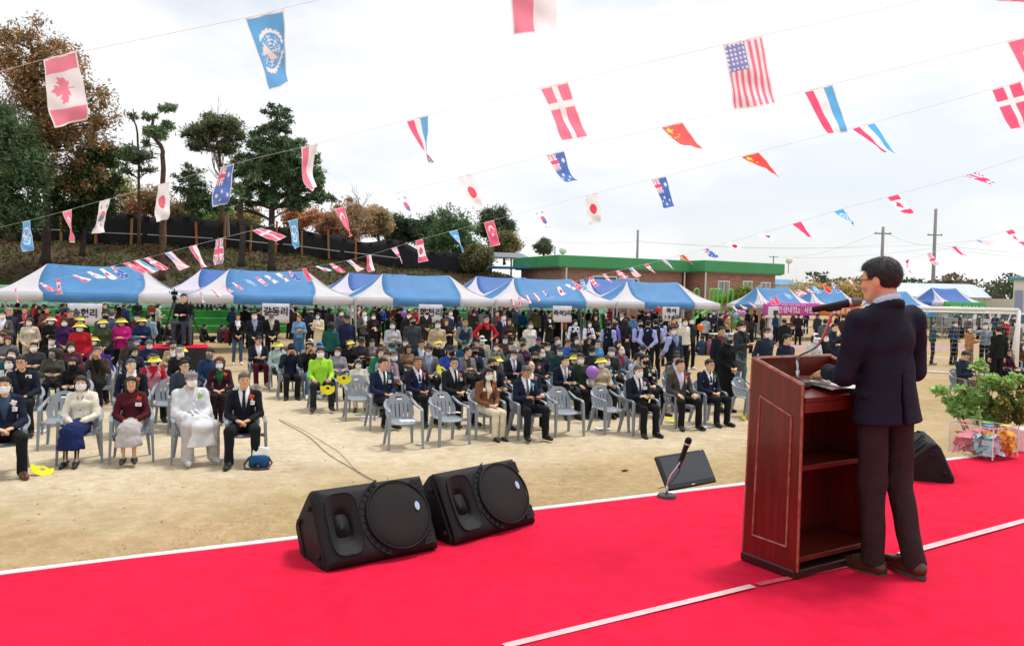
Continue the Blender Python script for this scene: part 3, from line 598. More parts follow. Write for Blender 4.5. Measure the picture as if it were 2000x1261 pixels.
for sc_, det, lo_, hi_, a_, b2 in ((.9, 6, .3, .7, (.64, .009, .042), (.74, .011, .05)), (130, 3, .25, .75, (.88, .85, .85), (1.1, 1.1, 1.1)), (7, 8, .35, .68, (.93, .9, .9), (1.05, 1.2, 1.2)), (300, 1, .76, .79, (1, 1, 1), (1.2, 16, 5))):
    n_ = N(t, 'ShaderNodeTexNoise'); n_.inputs['Scale'].default_value = sc_; n_.inputs['Detail'].default_value = det; t.links.new(g_.outputs['Position'], n_.inputs['Vector']); r_ = N(t, 'ShaderNodeMapRange'); r_.inputs['From Min'].default_value = lo_; r_.inputs['From Max'].default_value = hi_; t.links.new(n_.outputs['Fac'], r_.inputs['Value']); x_ = N(t, 'ShaderNodeMix', data_type='RGBA'); x_.inputs['A'].default_value = (*a_, 1); x_.inputs['B'].default_value = (*b2, 1); t.links.new(r_.outputs['Result'], x_.inputs['Factor'])
    if src is None: src = x_.outputs['Result']
    else: y_ = N(t, 'ShaderNodeMix', data_type='RGBA', blend_type='MULTIPLY'); y_.inputs['Factor'].default_value = 1; t.links.new(src, y_.inputs['A']); t.links.new(x_.outputs['Result'], y_.inputs['B']); src = y_.outputs['Result']
t.links.new(src, b.inputs['Base Color']); n_ = N(t, 'ShaderNodeTexNoise'); n_.inputs['Scale'].default_value = 220; t.links.new(g_.outputs['Position'], n_.inputs['Vector']); bp = N(t, 'ShaderNodeBump'); bp.inputs['Strength'].default_value = .5; bp.inputs['Distance'].default_value = .004; t.links.new(n_.outputs['Fac'], bp.inputs['Height']); t.links.new(bp.outputs['Normal'], b.inputs['Normal'])
stg = empty('stage', ST(0, 0, 0)); stg.rotation_euler = (0, 0, SROT); tag(stg, kind='structure')
m = MB(); m.box((8, -4.06, .395), (36, 8, .79)); m.build('stage_body', plain('#1c1c1e', .8), stg)
n_, k_ = 120, 44; V = []
for i in range(n_):
    for j in range(k_):
        x = -10 + 36 * i / (n_ - 1); y = -.055 - 8 * (j / (k_ - 1)) ** 1.5; V.append((x, y, STZ + .0034 * sin(x * 3.1 + 2 * sin(y * 1.7)) + .0022 * sin(y * 7 + x + 2 * sin(x * 1.3)) + rng.uniform(0, .0008)))
Fq = np.array([(i * k_ + j, i * k_ + j + 1, (i + 1) * k_ + j + 1, (i + 1) * k_ + j) for i in range(n_ - 1) for j in range(k_ - 1)])[:, ::-1]
link('carpet', mesh_np('carpet', V, Fq, [CARP], True), stg)
m = MB(); m.box((8, -.024, STZ - .008), (36, .05, .03), bev=.006); m.build('edge_trim', plain('#dfe0e4', .45), stg)
TAPE = mat('seam_tape', '#e2b4b6', .5, .18, 9, .2, 60)
for (a, b_, w) in (((985, 1264), (1470, 1146), .045), ((1760, 1084), (2100, 991), .055)):
    A, B = sloc(at_z(*a, STZ)), sloc(at_z(*b_, STZ)); m = MB(); dx, dy = B[0] - A[0], B[1] - A[1]; l_ = sqrt(dx * dx + dy * dy)
    k = 18; m.sweep([(A[0] + dx * t / k, A[1] + dy * t / k, STZ + .0095) for t in range(k + 1)], [(w / 2, 0), (-w / 2, 0)], (0, 0, 1), closed=False, cap=False); m.build('tape', TAPE, stg)
A, B = sloc(at_z(1480, 1143, STZ)), sloc(at_z(1700, 1098, STZ)); m = MB(); m.sweep([(A[0], A[1], STZ + .009), (B[0], B[1], STZ + .009)], [(.02, 0), (-.02, 0)], (0, 0, 1), closed=False, cap=False); m.build('worn_tape', mat('worn_tape', '#c8505e', .7, .4, 12), stg)

# lectern
WOODR = mat('lectern_wood', '#5c180f', .32, .32, 5, .06, 40, stretch=(6, 6, .5), coat=.18); WOODD = mat('lectern_inside', '#5a1a10', .35, .25, 5, stretch=(1, 6, 6)); EDGE = mat('lectern_worn_edge', '#7a2a1a', .3, .35, 18, coat=.3, col2='#a8705c')
B0 = at_z(1555, 1134, STZ); F0 = at_z(1449, 1092, STZ); ld = (F0 - B0); LD = ld.length; ld.normalize(); lu = Vector((ld.y, -ld.x, 0)); LWD = .74
lec = empty('lectern', B0); lec.matrix_world = Matrix(((lu.x, ld.x, 0, B0.x), (lu.y, ld.y, 0, B0.y), (0, 0, 1, STZ), (0, 0, 0, 1)))
tag(lec, 'glossy red brown wooden lectern with open back in front of the speaker', 'lectern')
HB, HF_, FL = 1.075, 1.20, .03
def sidep(x, s, thick=.022):
    m = MB(); o = -FL * 0; V = []
    for dx in (0, thick * s):
        V += [(x + dx, 0, .05), (x + dx, LD, .05), (x + dx + s * .02, LD - .012, HF_), (x + dx + s * .02, .02, HB)]
    m.add(V, [(0, 1, 2, 3), (7, 6, 5, 4), (0, 4, 5, 1), (1, 5, 6, 2), (2, 6, 7, 3), (3, 7, 4, 0)]); m.build('side_panel', WOODR, lec)
    xe = x - s * .004; pts = [(xe + s * .003, .075, .17), (xe + s * .003, LD - .075, .17), (xe + s * .019, LD - .085, .985), (xe + s * .017, .08, .90)]
    m = MB(); 
    for a, b_ in zip(pts, pts[1:] + pts[:1]): m.tube([a, b_], .0065, 6)
    m.build('moulding', EDGE, lec)
    m = MB(); m.tube([(x + s * .031, .018, HB), (x + s * .031, LD - .012, HF_)], .0125, 6); m.tube([(x + s * .004, -.001, .05), (x + s * .024, .019, HB)], .007, 6); m.tube([(x + s * .004, LD + .001, .05), (x + s * .024, LD - .011, HF_)], .007, 6); m.build('edge_strip', EDGE, lec)
sidep(0, 1); sidep(LWD, -1)
m = MB(); m.add([(.024, LD - .004, .05), (LWD - .024, LD - .004, .05), (LWD - .045, LD - .016, HF_ - .003), (.045, LD - .016, HF_ - .003), (.024, LD - .026, .05), (LWD - .024, LD - .026, .05), (LWD - .045, LD - .038, HF_ - .003), (.045, LD - .038, HF_ - .003)], [(1, 0, 3, 2), (4, 5, 6, 7), (0, 4, 7, 3), (1, 2, 6, 5), (3, 7, 6, 2), (0, 1, 5, 4)]); m.build('front_panel', WOODR, lec)
m = MB(); m.tube([(.03, LD - .027, HF_), (LWD - .03, LD - .027, HF_)], .012, 6); m.build('edge_strip', EDGE, lec)
for z, d0 in ((.10, .02), (.60, .06)): m = MB(); m.box((LWD / 2, d0 + (LD - .04 - d0) / 2, z), (LWD - .052, LD - .05 - d0, .03), bev=.003); m.build('shelf', WOODD, lec)
m = MB(); zt0, zt1 = .985, 1.06; m.add([(.035, .005, zt0), (LWD - .035, .005, zt0), (LWD - .045, LD - .04, zt1), (.045, LD - .04, zt1), (.035, .005, zt0 + .025), (LWD - .035, .005, zt0 + .025), (LWD - .045, LD - .04, zt1 + .025), (.045, LD - .04, zt1 + .025)], [(3, 2, 1, 0), (4, 5, 6, 7), (0, 1, 5, 4), (1, 2, 6, 5), (2, 3, 7, 6), (3, 0, 4, 7)]); m.build('reading_top', WOODR, lec)
m = MB(); m.box((LWD / 2, .012, .955), (LWD - .06, .022, .055)); m.build('top_rail', WOODR, lec)
m = MB(); m.box((LWD / 2, LD / 2 + .01, .025), (LWD + .012, LD + .0, .05), bev=.006); m.build('plinth', mat('plinth_dark', '#2a1210', .4, .2, 9), lec)
def on_lec(x, y): return lec.matrix_world @ Vector((x, y, zt0 + .027 + (zt1 - zt0) * y / LD))
# microphone on its desk stand
def stand_mic(base, pts, mdir, label, scale=1., red=None, basec='#3a3b3e'):
    r = empty('microphone_stand', base); m = MB(); m.lathe([(.075, 0), (.075, .012), (.066, .026), (.02, .03)], 28); m.build('base', mat('mic_base_' + basec[1:], basec, .5, .1, 30, .2, 200), r, angle=40, smooth=True)
    m = MB(); m.tube(catmull(pts, 5), .0075, 10, (0, 1, 0)); m.build('gooseneck', STEEL, r, smooth=True); m = MB(); m.tube([pts[0], Vector(pts[0]) + Vector((0, 0, .07))], .0105, 10, (0, 1, 0)); m.build('stem', STEEL, r, smooth=True)
    tip = Vector(pts[-1]); m = MB(); q = Vector(mdir).normalized(); rot = q.to_track_quat('Z', 'Y').to_matrix(); m.lathe([(.014, -.04), (.018, -.03), (.019, .03), (.016, .04)], 12, tip + Vector((0, 0, .014)), rot); m.build('clip', BLACKP, r, smooth=True)
    tag(r, label, 'microphone stand'); r.scale = (scale,) * 3
    mo = empty('microphone', Vector(base) + (tip + Vector((0, 0, .024))) * scale); m = MB(); m.lathe([(.012, -.11), (.0165, -.10), (.018, -.02), (.021, .06), (.024, .075)], 18, (0, 0, 0), rot); m.build('handle', BLACKP, mo, smooth=True, angle=50)
    m = MB(); m.lathe([(.0245, .076), (.0255, .083), (.0245, .09)], 18, (0, 0, 0), rot); m.build('ring', STEEL, mo, smooth=True); m = MB(); m.lathe([(.024, .09), (.0265, .105), (.0255, .125), (.018, .138), (.004, .143)], 18, (0, 0, 0), rot); m.build('grille', mat('mic_grille' + (red or ''), red or '#6d6c6a', .45, .5, 400, .9, 500, metal=.6), mo, smooth=True); mo.scale = (scale,) * 3
    tag(mo, ('black microphone with a grey mesh head raised to the speaker' if not red else 'black handheld microphone clipped upright on the floor stand'), 'microphone', 'microphones'); return r
mp_ = on_lec(.195, LD * .50); tgt = at_d(1632, 600, 4.05); head_m = at_d(1690, 584, 4.05)
tip = at_d(1628, 606, 4.16); v = tip - mp_
stand_mic(mp_, [(0, 0, .02), (0, 0, .10), (.004, 0, .17), tuple(v * .62 + Vector((0, 0, -.02))), tuple(v)], at_d(1688, 586, 4.12) - at_d(1590, 604, 4.18), 'silver gooseneck microphone stand on the lectern top', 1.0, basec='#2c2d30')
def sheet_of(name, loc, w, h, rz, label, n=3, mats=PAPER, curl=.02):
    m = MB()
    for i in range(n):
        P = [[VV(-w / 2 + w * a / 6 + .006 * i, -h / 2 + h * b_ / 6 - .004 * i, .0015 * (i + 1) + curl * (1 - a / 6) ** 3 * (.3 + .25 * i) + .004 * sin(a + b_ * .7)) for b_ in range(7)] for a in range(7)]; m.shell(P, np.ones((6, 6), bool), .0008)
    o = m.build(name, mats, smooth=True); o.location = loc; o.rotation_euler = (0, 0, rz); tag(o, label, 'paper'); return o
LROT = atan2(lu.y, lu.x)
o = sheet_of('speech_notes', on_lec(.40, LD * .36) + Vector((0, 0, .010)), .30, .21, LROT + .15, 'white speech notes lying on the lectern under the hand of the speaker', 4); o.rotation_euler[0] = .12
m = MB()
for k in range(11): m.box((.0, .075 - .014 * k, .0), (.22 - .05 * (k % 3 == 2), .002, .0006))
pr = m.build('print', mat('ink', '#cfcfd6', .9), o); pr.location = (.0, 0, .016)

# loudspeakers lying on their side as stage monitors
def wedge_prof(w, h, d, n=5, ch=.12):
    pts = []
    for (cx, cy, a0) in ((w / 2 - .05, d * .0 + .05, -90), (w / 2 - .07 - ch * .5, d - .05, 0), (-w / 2 + .07 + ch * .5, d - .05, 90), (-w / 2 + .05, .05, 180)):
        for i in range(n): a = radians(a0 + 90 * i / (n - 1)); pts.append((cx + .05 * cos(a), cy + .05 * sin(a)))
    return pts
def loudspeaker(label, mw, rear=False):
    """local: x width .43, y depth (front at y=0, back +), z along the long side .70"""
    W_, H_, D_ = .47, .72, .38; r = empty('loudspeaker', (0, 0, 0)); r.matrix_world = mw; prof = wedge_prof(W_, H_, D_); m = MB()
    zs = [(-H_ / 2, .90), (-H_ / 2 + .012, .97), (-H_ / 2 + .04, 1.), (H_ / 2 - .04, 1.), (H_ / 2 - .012, .97), (H_ / 2, .90)]
    V = []; k = len(prof)
    for z, s in zs: V += [(x * s, .19 + (y - .19) * s, z) for x, y in prof]
    V = [(x, y + .05 * (1 - y / .38), z) for x, y, z in V]
    Fc = [(i * k + j, i * k + (j + 1) % k, (i + 1) * k + (j + 1) % k, (i + 1) * k + j) for i in range(len(zs) - 1) for j in range(k)] + [tuple(reversed(range(k))), tuple(range(5 * k, 6 * k))]
    Fc = [f for f in Fc]; m.add(V, Fc); cab = m.build('cabinet', BLACKP, r, smooth=True, angle=38)
    zc = .125; m = MB(); Rm = Matrix.Rotation(radians(90), 3, 'X')                                      # woofer ring and grille
    m.lathe([(.207, .0), (.211, .012), (.207, .020), (.200, .022), (.197, .014)], 44, (0, 0, zc), Rm, cap=False); m.build('woofer_ring', BLACKP, r, smooth=True)
    m = MB(); m.lathe([(.197, .008), (.193, .014), (.10, .019), (.01, .021)], 44, (0, 0, zc), Rm); m.build('grille', mat('grille_black', '#0c0c0d', .75, .2, 300, .6, 700), r, smooth=True)
    n = 28; P = []                                                                                      # horn: a real funnel sunk into the thick front plate
    for t, dep in ((0, -.006), (.25, .004), (.6, .026), (1, .045)):
        row = []
        for i in range(n + 1):
            a = 2 * pi * i / n; cx, cz = cos(a), sin(a); q = (abs(cx) ** 4 + abs(cz) ** 4) ** -.25; row.append(VV(cx * q * .178 * (1 - .62 * t), dep, -.215 + cz * q * .098 * (1 - .55 * t)))
        P.append(row)
    m = MB(); gx, gz = 30, 44; G_ = []; K = np.ones((gz, gx), bool)
    for j in range(gz + 1):
        G_.append([])
        for i in range(gx + 1):
            u, v = -1 + 2 * i / gx, -1 + 2 * j / gz; G_[-1].append(VV(u * .226, .024 + .030 * max(abs(u), abs(v)) ** 14 + .012 * abs(u) ** 6, v * .352))
    for j in range(gz):
        for i in range(gx):
            x, z = -.226 + .452 * (i + .5) / gx, -.352 + .704 * (j + .5) / gz
            if (abs(x / .172) ** 4 + abs((z + .215) / .092) ** 4) < 1: K[j, i] = False
    m.shell(G_, K, .05, (0, -1, 0)); m.build('front_plate', BLACKP, r, smooth=True, angle=35)
    m = MB(); V = [tuple(p) for row in P for p in row[:-1]]; m.add(V, [(a * n + i, (a + 1) * n + i, (a + 1) * n + (i + 1) % n, a * n + (i + 1) % n) for a in range(3) for i in range(n)] + [tuple(range(3 * n, 4 * n))]); m.build('horn', mat('horn_black', '#09090a', .75, .1, 10), r, smooth=True)
    m = MB(); m.tube([tuple(p + VV(0, .002, 0)) for p in P[0]], .005, 6, (0, 1, 0)); m.build('horn_lip', BLACKP, r, smooth=True)
    for i in range(13):                                                                                # slotted port round the woofer towards the horn
        a = radians(180 + 28 + 124 * i / 12); m = MB(); c = (.2265 * cos(a), -.003, zc + .2265 * sin(a)); m.box((0, 0, 0), (.024, .004, .017), Matrix.Rotation(-a, 3, 'Y')); o = m.build('port_slot', mat('port_black', '#050505', .8), r); o.location = c
    m = MB(); m.tube([(.242 * cos(a), -.002, zc + .242 * sin(a)) for a in [radians(180 + 22 + 136 * i / 16) for i in range(17)]], .005, 6, (0, 1, 0)); m.build('port_rim', BLACKP, r, smooth=True)
    for sx in (-1, 1):
        m = MB(); m.add([(sx * .11, -.002, H_ / 2 - .03), (sx * .195, -.002, H_ / 2 - .03), (sx * .2, -.002, H_ / 2 - .11), (sx * .165, -.002, H_ / 2 - .10)], [(0, 1, 2, 3) if sx < 0 else (3, 2, 1, 0)]); m.build('corner_port', mat('port_black', '#050505', .8), r)
        for k in range(3): m = MB(); m.box((sx * (.125 + .025 * k), -.003, H_ / 2 - .05 - .018 * k), (.005, .004, .05 - .004 * k)); m.build('corner_rib', BLACKP, r)
    m = MB(); m.lathe([(.021, .021), (.020, .026), (.001, .027)], 22, (-.03, 0, zc + .125), Matrix.Diagonal((1.35, 1, .72)).to_3x3() @ Rm); m.build('badge', mat('badge_blue', '#8fb3d6', .3, .5, 60, metal=.3, col2='#d9e2ea'), r)
    for (x, y) in ((-.14, .09), (.14, .09), (-.12, .27), (.12, .27)): m = MB(); m.lathe([(.016, 0), (.015, .018), (.008, .02)], 12, (x, y, -H_ / 2 - .018)); m.build('foot', mat('rubber', '#0e0e0f', .8), r, smooth=True)
    m = MB(); m.box((0, .30, -H_ / 2 - .002), (.26, .02, .012)); m.build('end_handle', BLACKP, r)
    m = MB(); m.box((.0, D_ - .005, 0), (.2, .014, .34), bev=.005); m.build('rear_plate', mat('rear_plate', '#2a2a2d', .5), r); m = MB(); m.box((0, D_ + .012, .2), (.16, .03, .03), bev=.008); m.build('handle_grip', BLACKP, r)
    tag(r, label, 'loudspeaker', 'stage monitor loudspeakers'); return r
def place_monitor(pl, pr, label, lean=31, flip=1):
    """lower front edge from pixel pl (horn end) to pr, on the stage; front leans back"""
    A, B = at_z(*pl, STZ), at_z(*pr, STZ); ex = (B - A).normalized(); out = Vector((ex.y, -ex.x, 0)) * flip           # ex along the box, out = where the front looks
    fz = radians(90 - lean); fn = (out * sin(fz) + Vector((0, 0, 1)) * cos(fz)).normalized(); zl = ex; yl = -fn; xl = yl.cross(zl)
    R = Matrix((xl, yl, zl)).transposed(); lowx = -1 if xl.z > 0 else 1; low = Vector((lowx * .235, .03, 0)); mid = (A + B) / 2
    return loudspeaker(label, Matrix.Translation(mid - R @ low + Vector((0, 0, .012))) @ R.to_4x4())
place_monitor((652, 1117), (848, 1076), 'black stage monitor loudspeaker at the left, nearest to the camera'); place_monitor((888, 1068), (1052, 1022), 'black stage monitor loudspeaker right behind the nearest one')
# third monitor seen from behind, beside the speaker
A = at_z(1800, 936, STZ); R = (Matrix.Rotation(radians(-18), 3, 'Z') @ Matrix.Rotation(radians(55), 3, 'X') @ Matrix.Rotation(radians(90), 3, 'Y'))
loudspeaker('black stage monitor loudspeaker half hidden behind the legs of the speaker', Matrix.Translation(A + Vector((.0, .30, .21))) @ Matrix.Rotation(radians(70), 4, 'Z') @ Matrix.Rotation(radians(180 + 48), 4, 'X') @ Matrix.Rotation(radians(90), 4, 'Y'))

# flat screen lying tilted against the stage edge
c0, c1, c2, c3 = at_d(1282, 890, 7.0), at_d(1376, 876, 7.35), at_d(1400, 940, 7.2), at_d(1305, 958, 6.85)
ex = (c2 - c3).normalized(); ey = ((c0 - c3) + (c1 - c2)).normalized(); ey = (ey - ex * ey.dot(ex)).normalized(); ez = ex.cross(ey); wS, hS = (c2 - c3).length, ((c0 - c3).length + (c1 - c2).length) / 2; ce = (c0 + c1 + c2 + c3) / 4
r = empty('monitor_screen', ce); r.matrix_world = Matrix.Translation(ce) @ Matrix((ex, ey, ez)).transposed().to_4x4()
m = MB(); m.box((0, 0, -.02), (wS, hS, .045), bev=.012); m.build('housing', mat('screen_plastic', '#17181b', .3, .06, 20), r, smooth=False); m = MB(); m.box((.0, .012, .004), (wS - .05, hS - .07, .003)); m.build('display', mat('display_dark', '#3d3f42', .3, .04, 3), r)
m = MB(); m.box((.0, -hS / 2 + .018, .0045), (.045, .008, .002)); m.build('badge', plain('#c9ccd0', .3), r); m = MB(); m.box((wS / 2 - .06, hS / 2 - .014, .0045), (.012, .008, .002)); m.build('power_light', plain('#7fc9d6', .3), r); m = MB(); m.box((0, -.02, -.07), (wS * .5, hS * .5, .06), bev=.02); m.build('rear_housing', BLACKP, r)
tag(r, 'black flat screen propped up below the front edge of the stage', 'screen')
m = MB(); gz = ce.z - .30; m.box((ce.x, ce.y + .12, gz / 2), (.55, .35, gz), bev=.01); tag(m.build('equipment_case', mat('case_black', '#1b1b1d', .7, .1, 9)), 'black case standing under the flat screen in front of the stage', 'case')
b_ = at_z(1302, 971, STZ); tipw = at_d(1334, 893, b_.y + .02) - b_; Q = lambda x, y: tuple(at_d(x, y, b_.y) - b_)
stand_mic(b_, [(0, 0, .02), Q(1304, 945), Q(1309, 930), Q(1322, 912), tuple(tipw)], at_d(1352, 846, b_.y) - at_d(1337, 885, b_.y), 'round based gooseneck microphone stand on the carpet near the stage edge', 1., '#101010')
m = MB(); m.tube(catmull([Vector(Q(1330, 896)) + b_, Vector(Q(1322, 920)) + b_ + Vector((.01, -.02, 0)), Vector(Q(1308, 945)) + b_ + Vector((-.01, -.01, 0)), at_z(1292, 962, STZ) + Vector((0, .12, .008))], 5), .0035, 5); tag(m.build('microphone_cable', plain('#151515', .6)), 'thin black cable hanging from the handheld microphone', 'cable')

# clear voting box with folded paper, and the potted shrubs behind it
CLR = bpy.data.materials.new('clear_acrylic'); CLR.use_nodes = True; t = CLR.node_tree; o_ = t.nodes['Material Output']; t.nodes.remove(t.nodes['Principled BSDF'])
tr = N(t, 'ShaderNodeBsdfTransparent'); gl = N(t, 'ShaderNodeBsdfGlossy'); gl.inputs['Roughness'].default_value = .08; fr = N(t, 'ShaderNodeMapRange'); lw = N(t, 'ShaderNodeLayerWeight'); lw.inputs['Blend'].default_value = .25; t.links.new(lw.outputs['Facing'], fr.inputs['Value']); fr.inputs['To Min'].default_value = .03; fr.inputs['To Max'].default_value = .3; ms = N(t, 'ShaderNodeMixShader'); tr.inputs['Color'].default_value = (.985, .99, .99, 1)
t.links.new(fr.outputs['Result'], ms.inputs['Fac']); t.links.new(tr.outputs['BSDF'], ms.inputs[1]); t.links.new(gl.outputs['BSDF'], ms.inputs[2]); t.links.new(ms.outputs['Shader'], o_.inputs['Surface'])
PB = at_z(1938, 901, STZ); pl, pr = at_z(1852, 884, STZ), at_z(1992, 893, STZ); ex = (pl - PB); wx = ex.length; ex.normalize(); ey = Vector((-ex.y, ex.x, 0)); ey = ey if ey.y > 0 else -ey; wy = min((pr - PB).length * 1.05, .42); hx = .31
vb = empty('voting_box', PB); vb.matrix_world = Matrix(((-ex.x, ey.x, 0, PB.x), (-ex.y, ey.y, 0, PB.y), (0, 0, 1, STZ + .012), (0, 0, 0, 1)))
if vb.matrix_world.determinant() < 0: vb.matrix_world = Matrix(((ex.x, ey.x, 0, PB.x), (ex.y, ey.y, 0, PB.y), (0, 0, 1, STZ + .012), (0, 0, 0, 1))); sgn = 1
else: sgn = -1
wx *= 1.; bx = lambda x, y, z: (sgn * x, y, z)
for nm, c, d in (('side_wall', (wx / 2, 0, hx / 2), (wx, .005, hx)), ('side_wall', (wx / 2, wy, hx / 2), (wx, .005, hx)), ('end_wall', (0, wy / 2, hx / 2), (.005, wy - .008, hx)), ('end_wall', (wx, wy / 2, hx / 2), (.005, wy - .008, hx)), ('divider', (wx / 2, wy / 2, hx / 2), (.004, wy - .02, hx - .02)), ('divider', (wx * .22, wy / 2, hx / 2), (.003, wy - .02, hx - .02)), ('floor', (wx / 2, wy / 2, .003), (wx - .01, wy - .01, .004)), ('lid', (wx / 2, wy / 2, hx + .004), (wx + .01, wy + .01, .005))):
    m = MB(); m.box(bx(*c), d); m.build(nm, CLR, vb)
m = MB()
for (x, y) in ((0, 0), (wx, 0), (0, wy), (wx, wy)): m.box(bx(x, y, hx / 2), (.008, .008, hx))
for y in (0, wy): m.box(bx(wx / 2, y, hx), (wx, .008, .007))
for x in (0, wx): m.box(bx(x, wy / 2, hx), (.008, wy, .007))
m.build('edge_bead', mat('acrylic_edge', '#e3ecec', .2, .0, alpha=1), vb)
for (x, y, c) in ((wx * .8, wy * .35, '#e8506a'), (wx * .55, wy * .7, '#62b84a'), (wx * .28, wy * .3, '#3f8fe0'), (wx * .12, wy * .72, '#e6d23a')): m = MB(); m.box(bx(x, y, hx + .008), (wx * .2, wy * .22, .0012)); m.build('slot_label', plain(c), vb)
def papers(x0, x1, y0, y1, n, col, lab, seed):
    R = random.Random(seed); rt = empty('folded_papers', vb.matrix_world @ Vector(bx((x0 + x1) / 2, (y0 + y1) / 2, .008))); rt.rotation_euler = vb.matrix_world.to_euler(); mt = [mat('ballot_%s_%d' % (col[1:], i), tuple(min(1, c * f) for c in srgb(col)), .7, .05, 20) for i, f in enumerate((1, .88, .95))]
    for i in range(n):
        w, h = R.uniform(.09, .15), R.uniform(.07, .12); a = R.uniform(.5, 1.3); m = MB(); P = [[VV(-w / 2 + w * p / 2, (-1 + q) * h * cos(a) * .6, abs(q - 1) * -h * sin(a) * .7 + h * .4 + .004 * p) for q in range(3)] for p in range(3)]; m.shell(P, np.ones((2, 2), bool), .001)
        o = m.build('folded_paper', mt[i % 3], rt); f = i / n; o.location = bx(R.uniform(-.5, .5) * (x1 - x0 - .09), R.uniform(-.5, .5) * (y1 - y0 - .09), .02 + .19 * f * R.uniform(.6, 1)); o.rotation_euler = (R.uniform(-.6, .6), R.uniform(-.6, .6), R.uniform(0, 6.3))
    tag(rt, lab, 'papers')
papers(wx * .52, wx, 0, wy, 46, '#ff9ab4', 'pile of folded pink papers inside the clear box', 1); papers(wx * .03, wx * .5, 0, wy * .55, 44, '#b6e6f0', 'pile of folded pale blue papers inside the clear box', 2); papers(0, wx * .5, wy * .5, wy, 40, '#ffcf4a', 'pile of folded yellow papers inside the clear box', 3)
tag(vb, 'clear acrylic box with coloured slots at the right side of the stage', 'box')
def potted(name, c, d, lobes, n, size, cols, label, seed, pot, stems, elong=2., berries=None):
    base = at_d(c[0], c[1], d); base.z = 0; root = empty(name, base); R = np.random.RandomState(seed); cl = []; sc = d / F_PX; off = -np.array(base)
    for (px, py, rx, ry) in lobes:
        cc = np.array(at_d(px, py, d))
        for _ in range(10): v = R.normal(size=3); v /= np.linalg.norm(v); cl.append((cc + v * R.uniform(.3, .95) * np.array([rx * sc, rx * sc * .8, ry * sc]), np.full(3, .28 * (rx + ry) / 2 * sc)))
    P, i = blob_pts(cl, n, seed, .1); V, F = leaf_quads(P + off, size, seed, elong, .4); me = mesh_np('foliage', V, F, [LEAF]); tint_attr(me, pal(cols, n, seed + 1, .25)); link('foliage', me, root)
    m = MB(); zp = .30
    for cc, r in cl[::stems]: e = Vector(cc + off); m.tube(bez((R.uniform(-.03, .03), R.uniform(-.03, .03), zp), (e.x * .35, e.y * .35, e.z * .75), e, 5), [.011, .009, .007, .006, .004, .003], 5, (0, 1, 0), cap=False)
    m.build('stem', mat('stem_brown', '#6b4a38', .8, .2, 20), root); m = MB(); m.lathe([(.15, 0), (.19, .3), (.20, .36), (.18, .36), (.17, .32)], 20); m.build('pot', plain(pot, .7), root, smooth=True, angle=40)
    if berries:
        P, i = blob_pts(cl, 300, seed + 9, .8); mb = MB()
        for p in P + off: mb.ball(p, .012, 5)
        o = mb.build('berries', plain(berries, .4), root); tag(o, kind='stuff')
    tag(root, label, 'potted plant', 'potted plants on the stage')
potted('potted_shrub', (1925, 830), 8.9, [(1900, 775, 34, 22), (1930, 745, 26, 18), (1870, 790, 26, 20), (1840, 762, 22, 7), (1965, 755, 30, 15), (1915, 715, 14, 10), (1990, 740, 24, 12), (1880, 762, 20, 10), (1905, 808, 34, 14), (1878, 800, 22, 14), (1945, 815, 34, 12)], 2600, .056, ['#9cc46c', '#aed27e', '#88b25e', '#c0de98'], 'leafy bright green potted shrub with spreading branches behind the clear box', 3, '#5a4034', 4, 1.9)
potted('potted_shrub', (1965, 860), 8.75, [(1950, 785, 48, 34), (1985, 790, 36, 34), (1965, 810, 44, 24)], 14000, .03, ['#6f8a48', '#7f9650', '#8f964e', '#5f7a40'], 'rounded small leaved shrub dotted with orange berries behind the clear box', 5, '#4a3a34', 5, 1.5, '#e0902a')
m = MB(); m.box((0, 0, .12), (.3, .2, .24), bev=.01); o = m.build('carton', plain('#e6c9c9', .8)); o.location = at_z(2010, 880, STZ); tag(o, 'pale pink carton at the right edge beside the clear box', 'carton')

# ------------------------------------------------------------------ people: a body of one skin, clothes, hair and head-wear as its children
SKINM = [mat('skin_%d' % i, c, .55, .05, 30, .1, 200, attr='tint', spec=.4) for i, c in enumerate(('#e3b795', '#d9a884', '#c98f6b', '#ecc7a8'))]
HAIRM = {'black': mat('hair_black', '#0b0908', .5, .3, 40, .5, 220), 'brown': mat('hair_brown', '#3a2115', .45, .3, 40, .5, 220), 'red': mat('hair_red', '#59261a', .5, .3, 40, .5, 220),
         'grey': mat('hair_grey', '#5b5a5a', .5, .4, 50, .5, 220), 'white': mat('hair_white', '#aaa8a6', .5, .3, 50, .5, 220), 'orange': mat('hair_orange', '#8a5230', .5, .3, 40, .5, 220)}

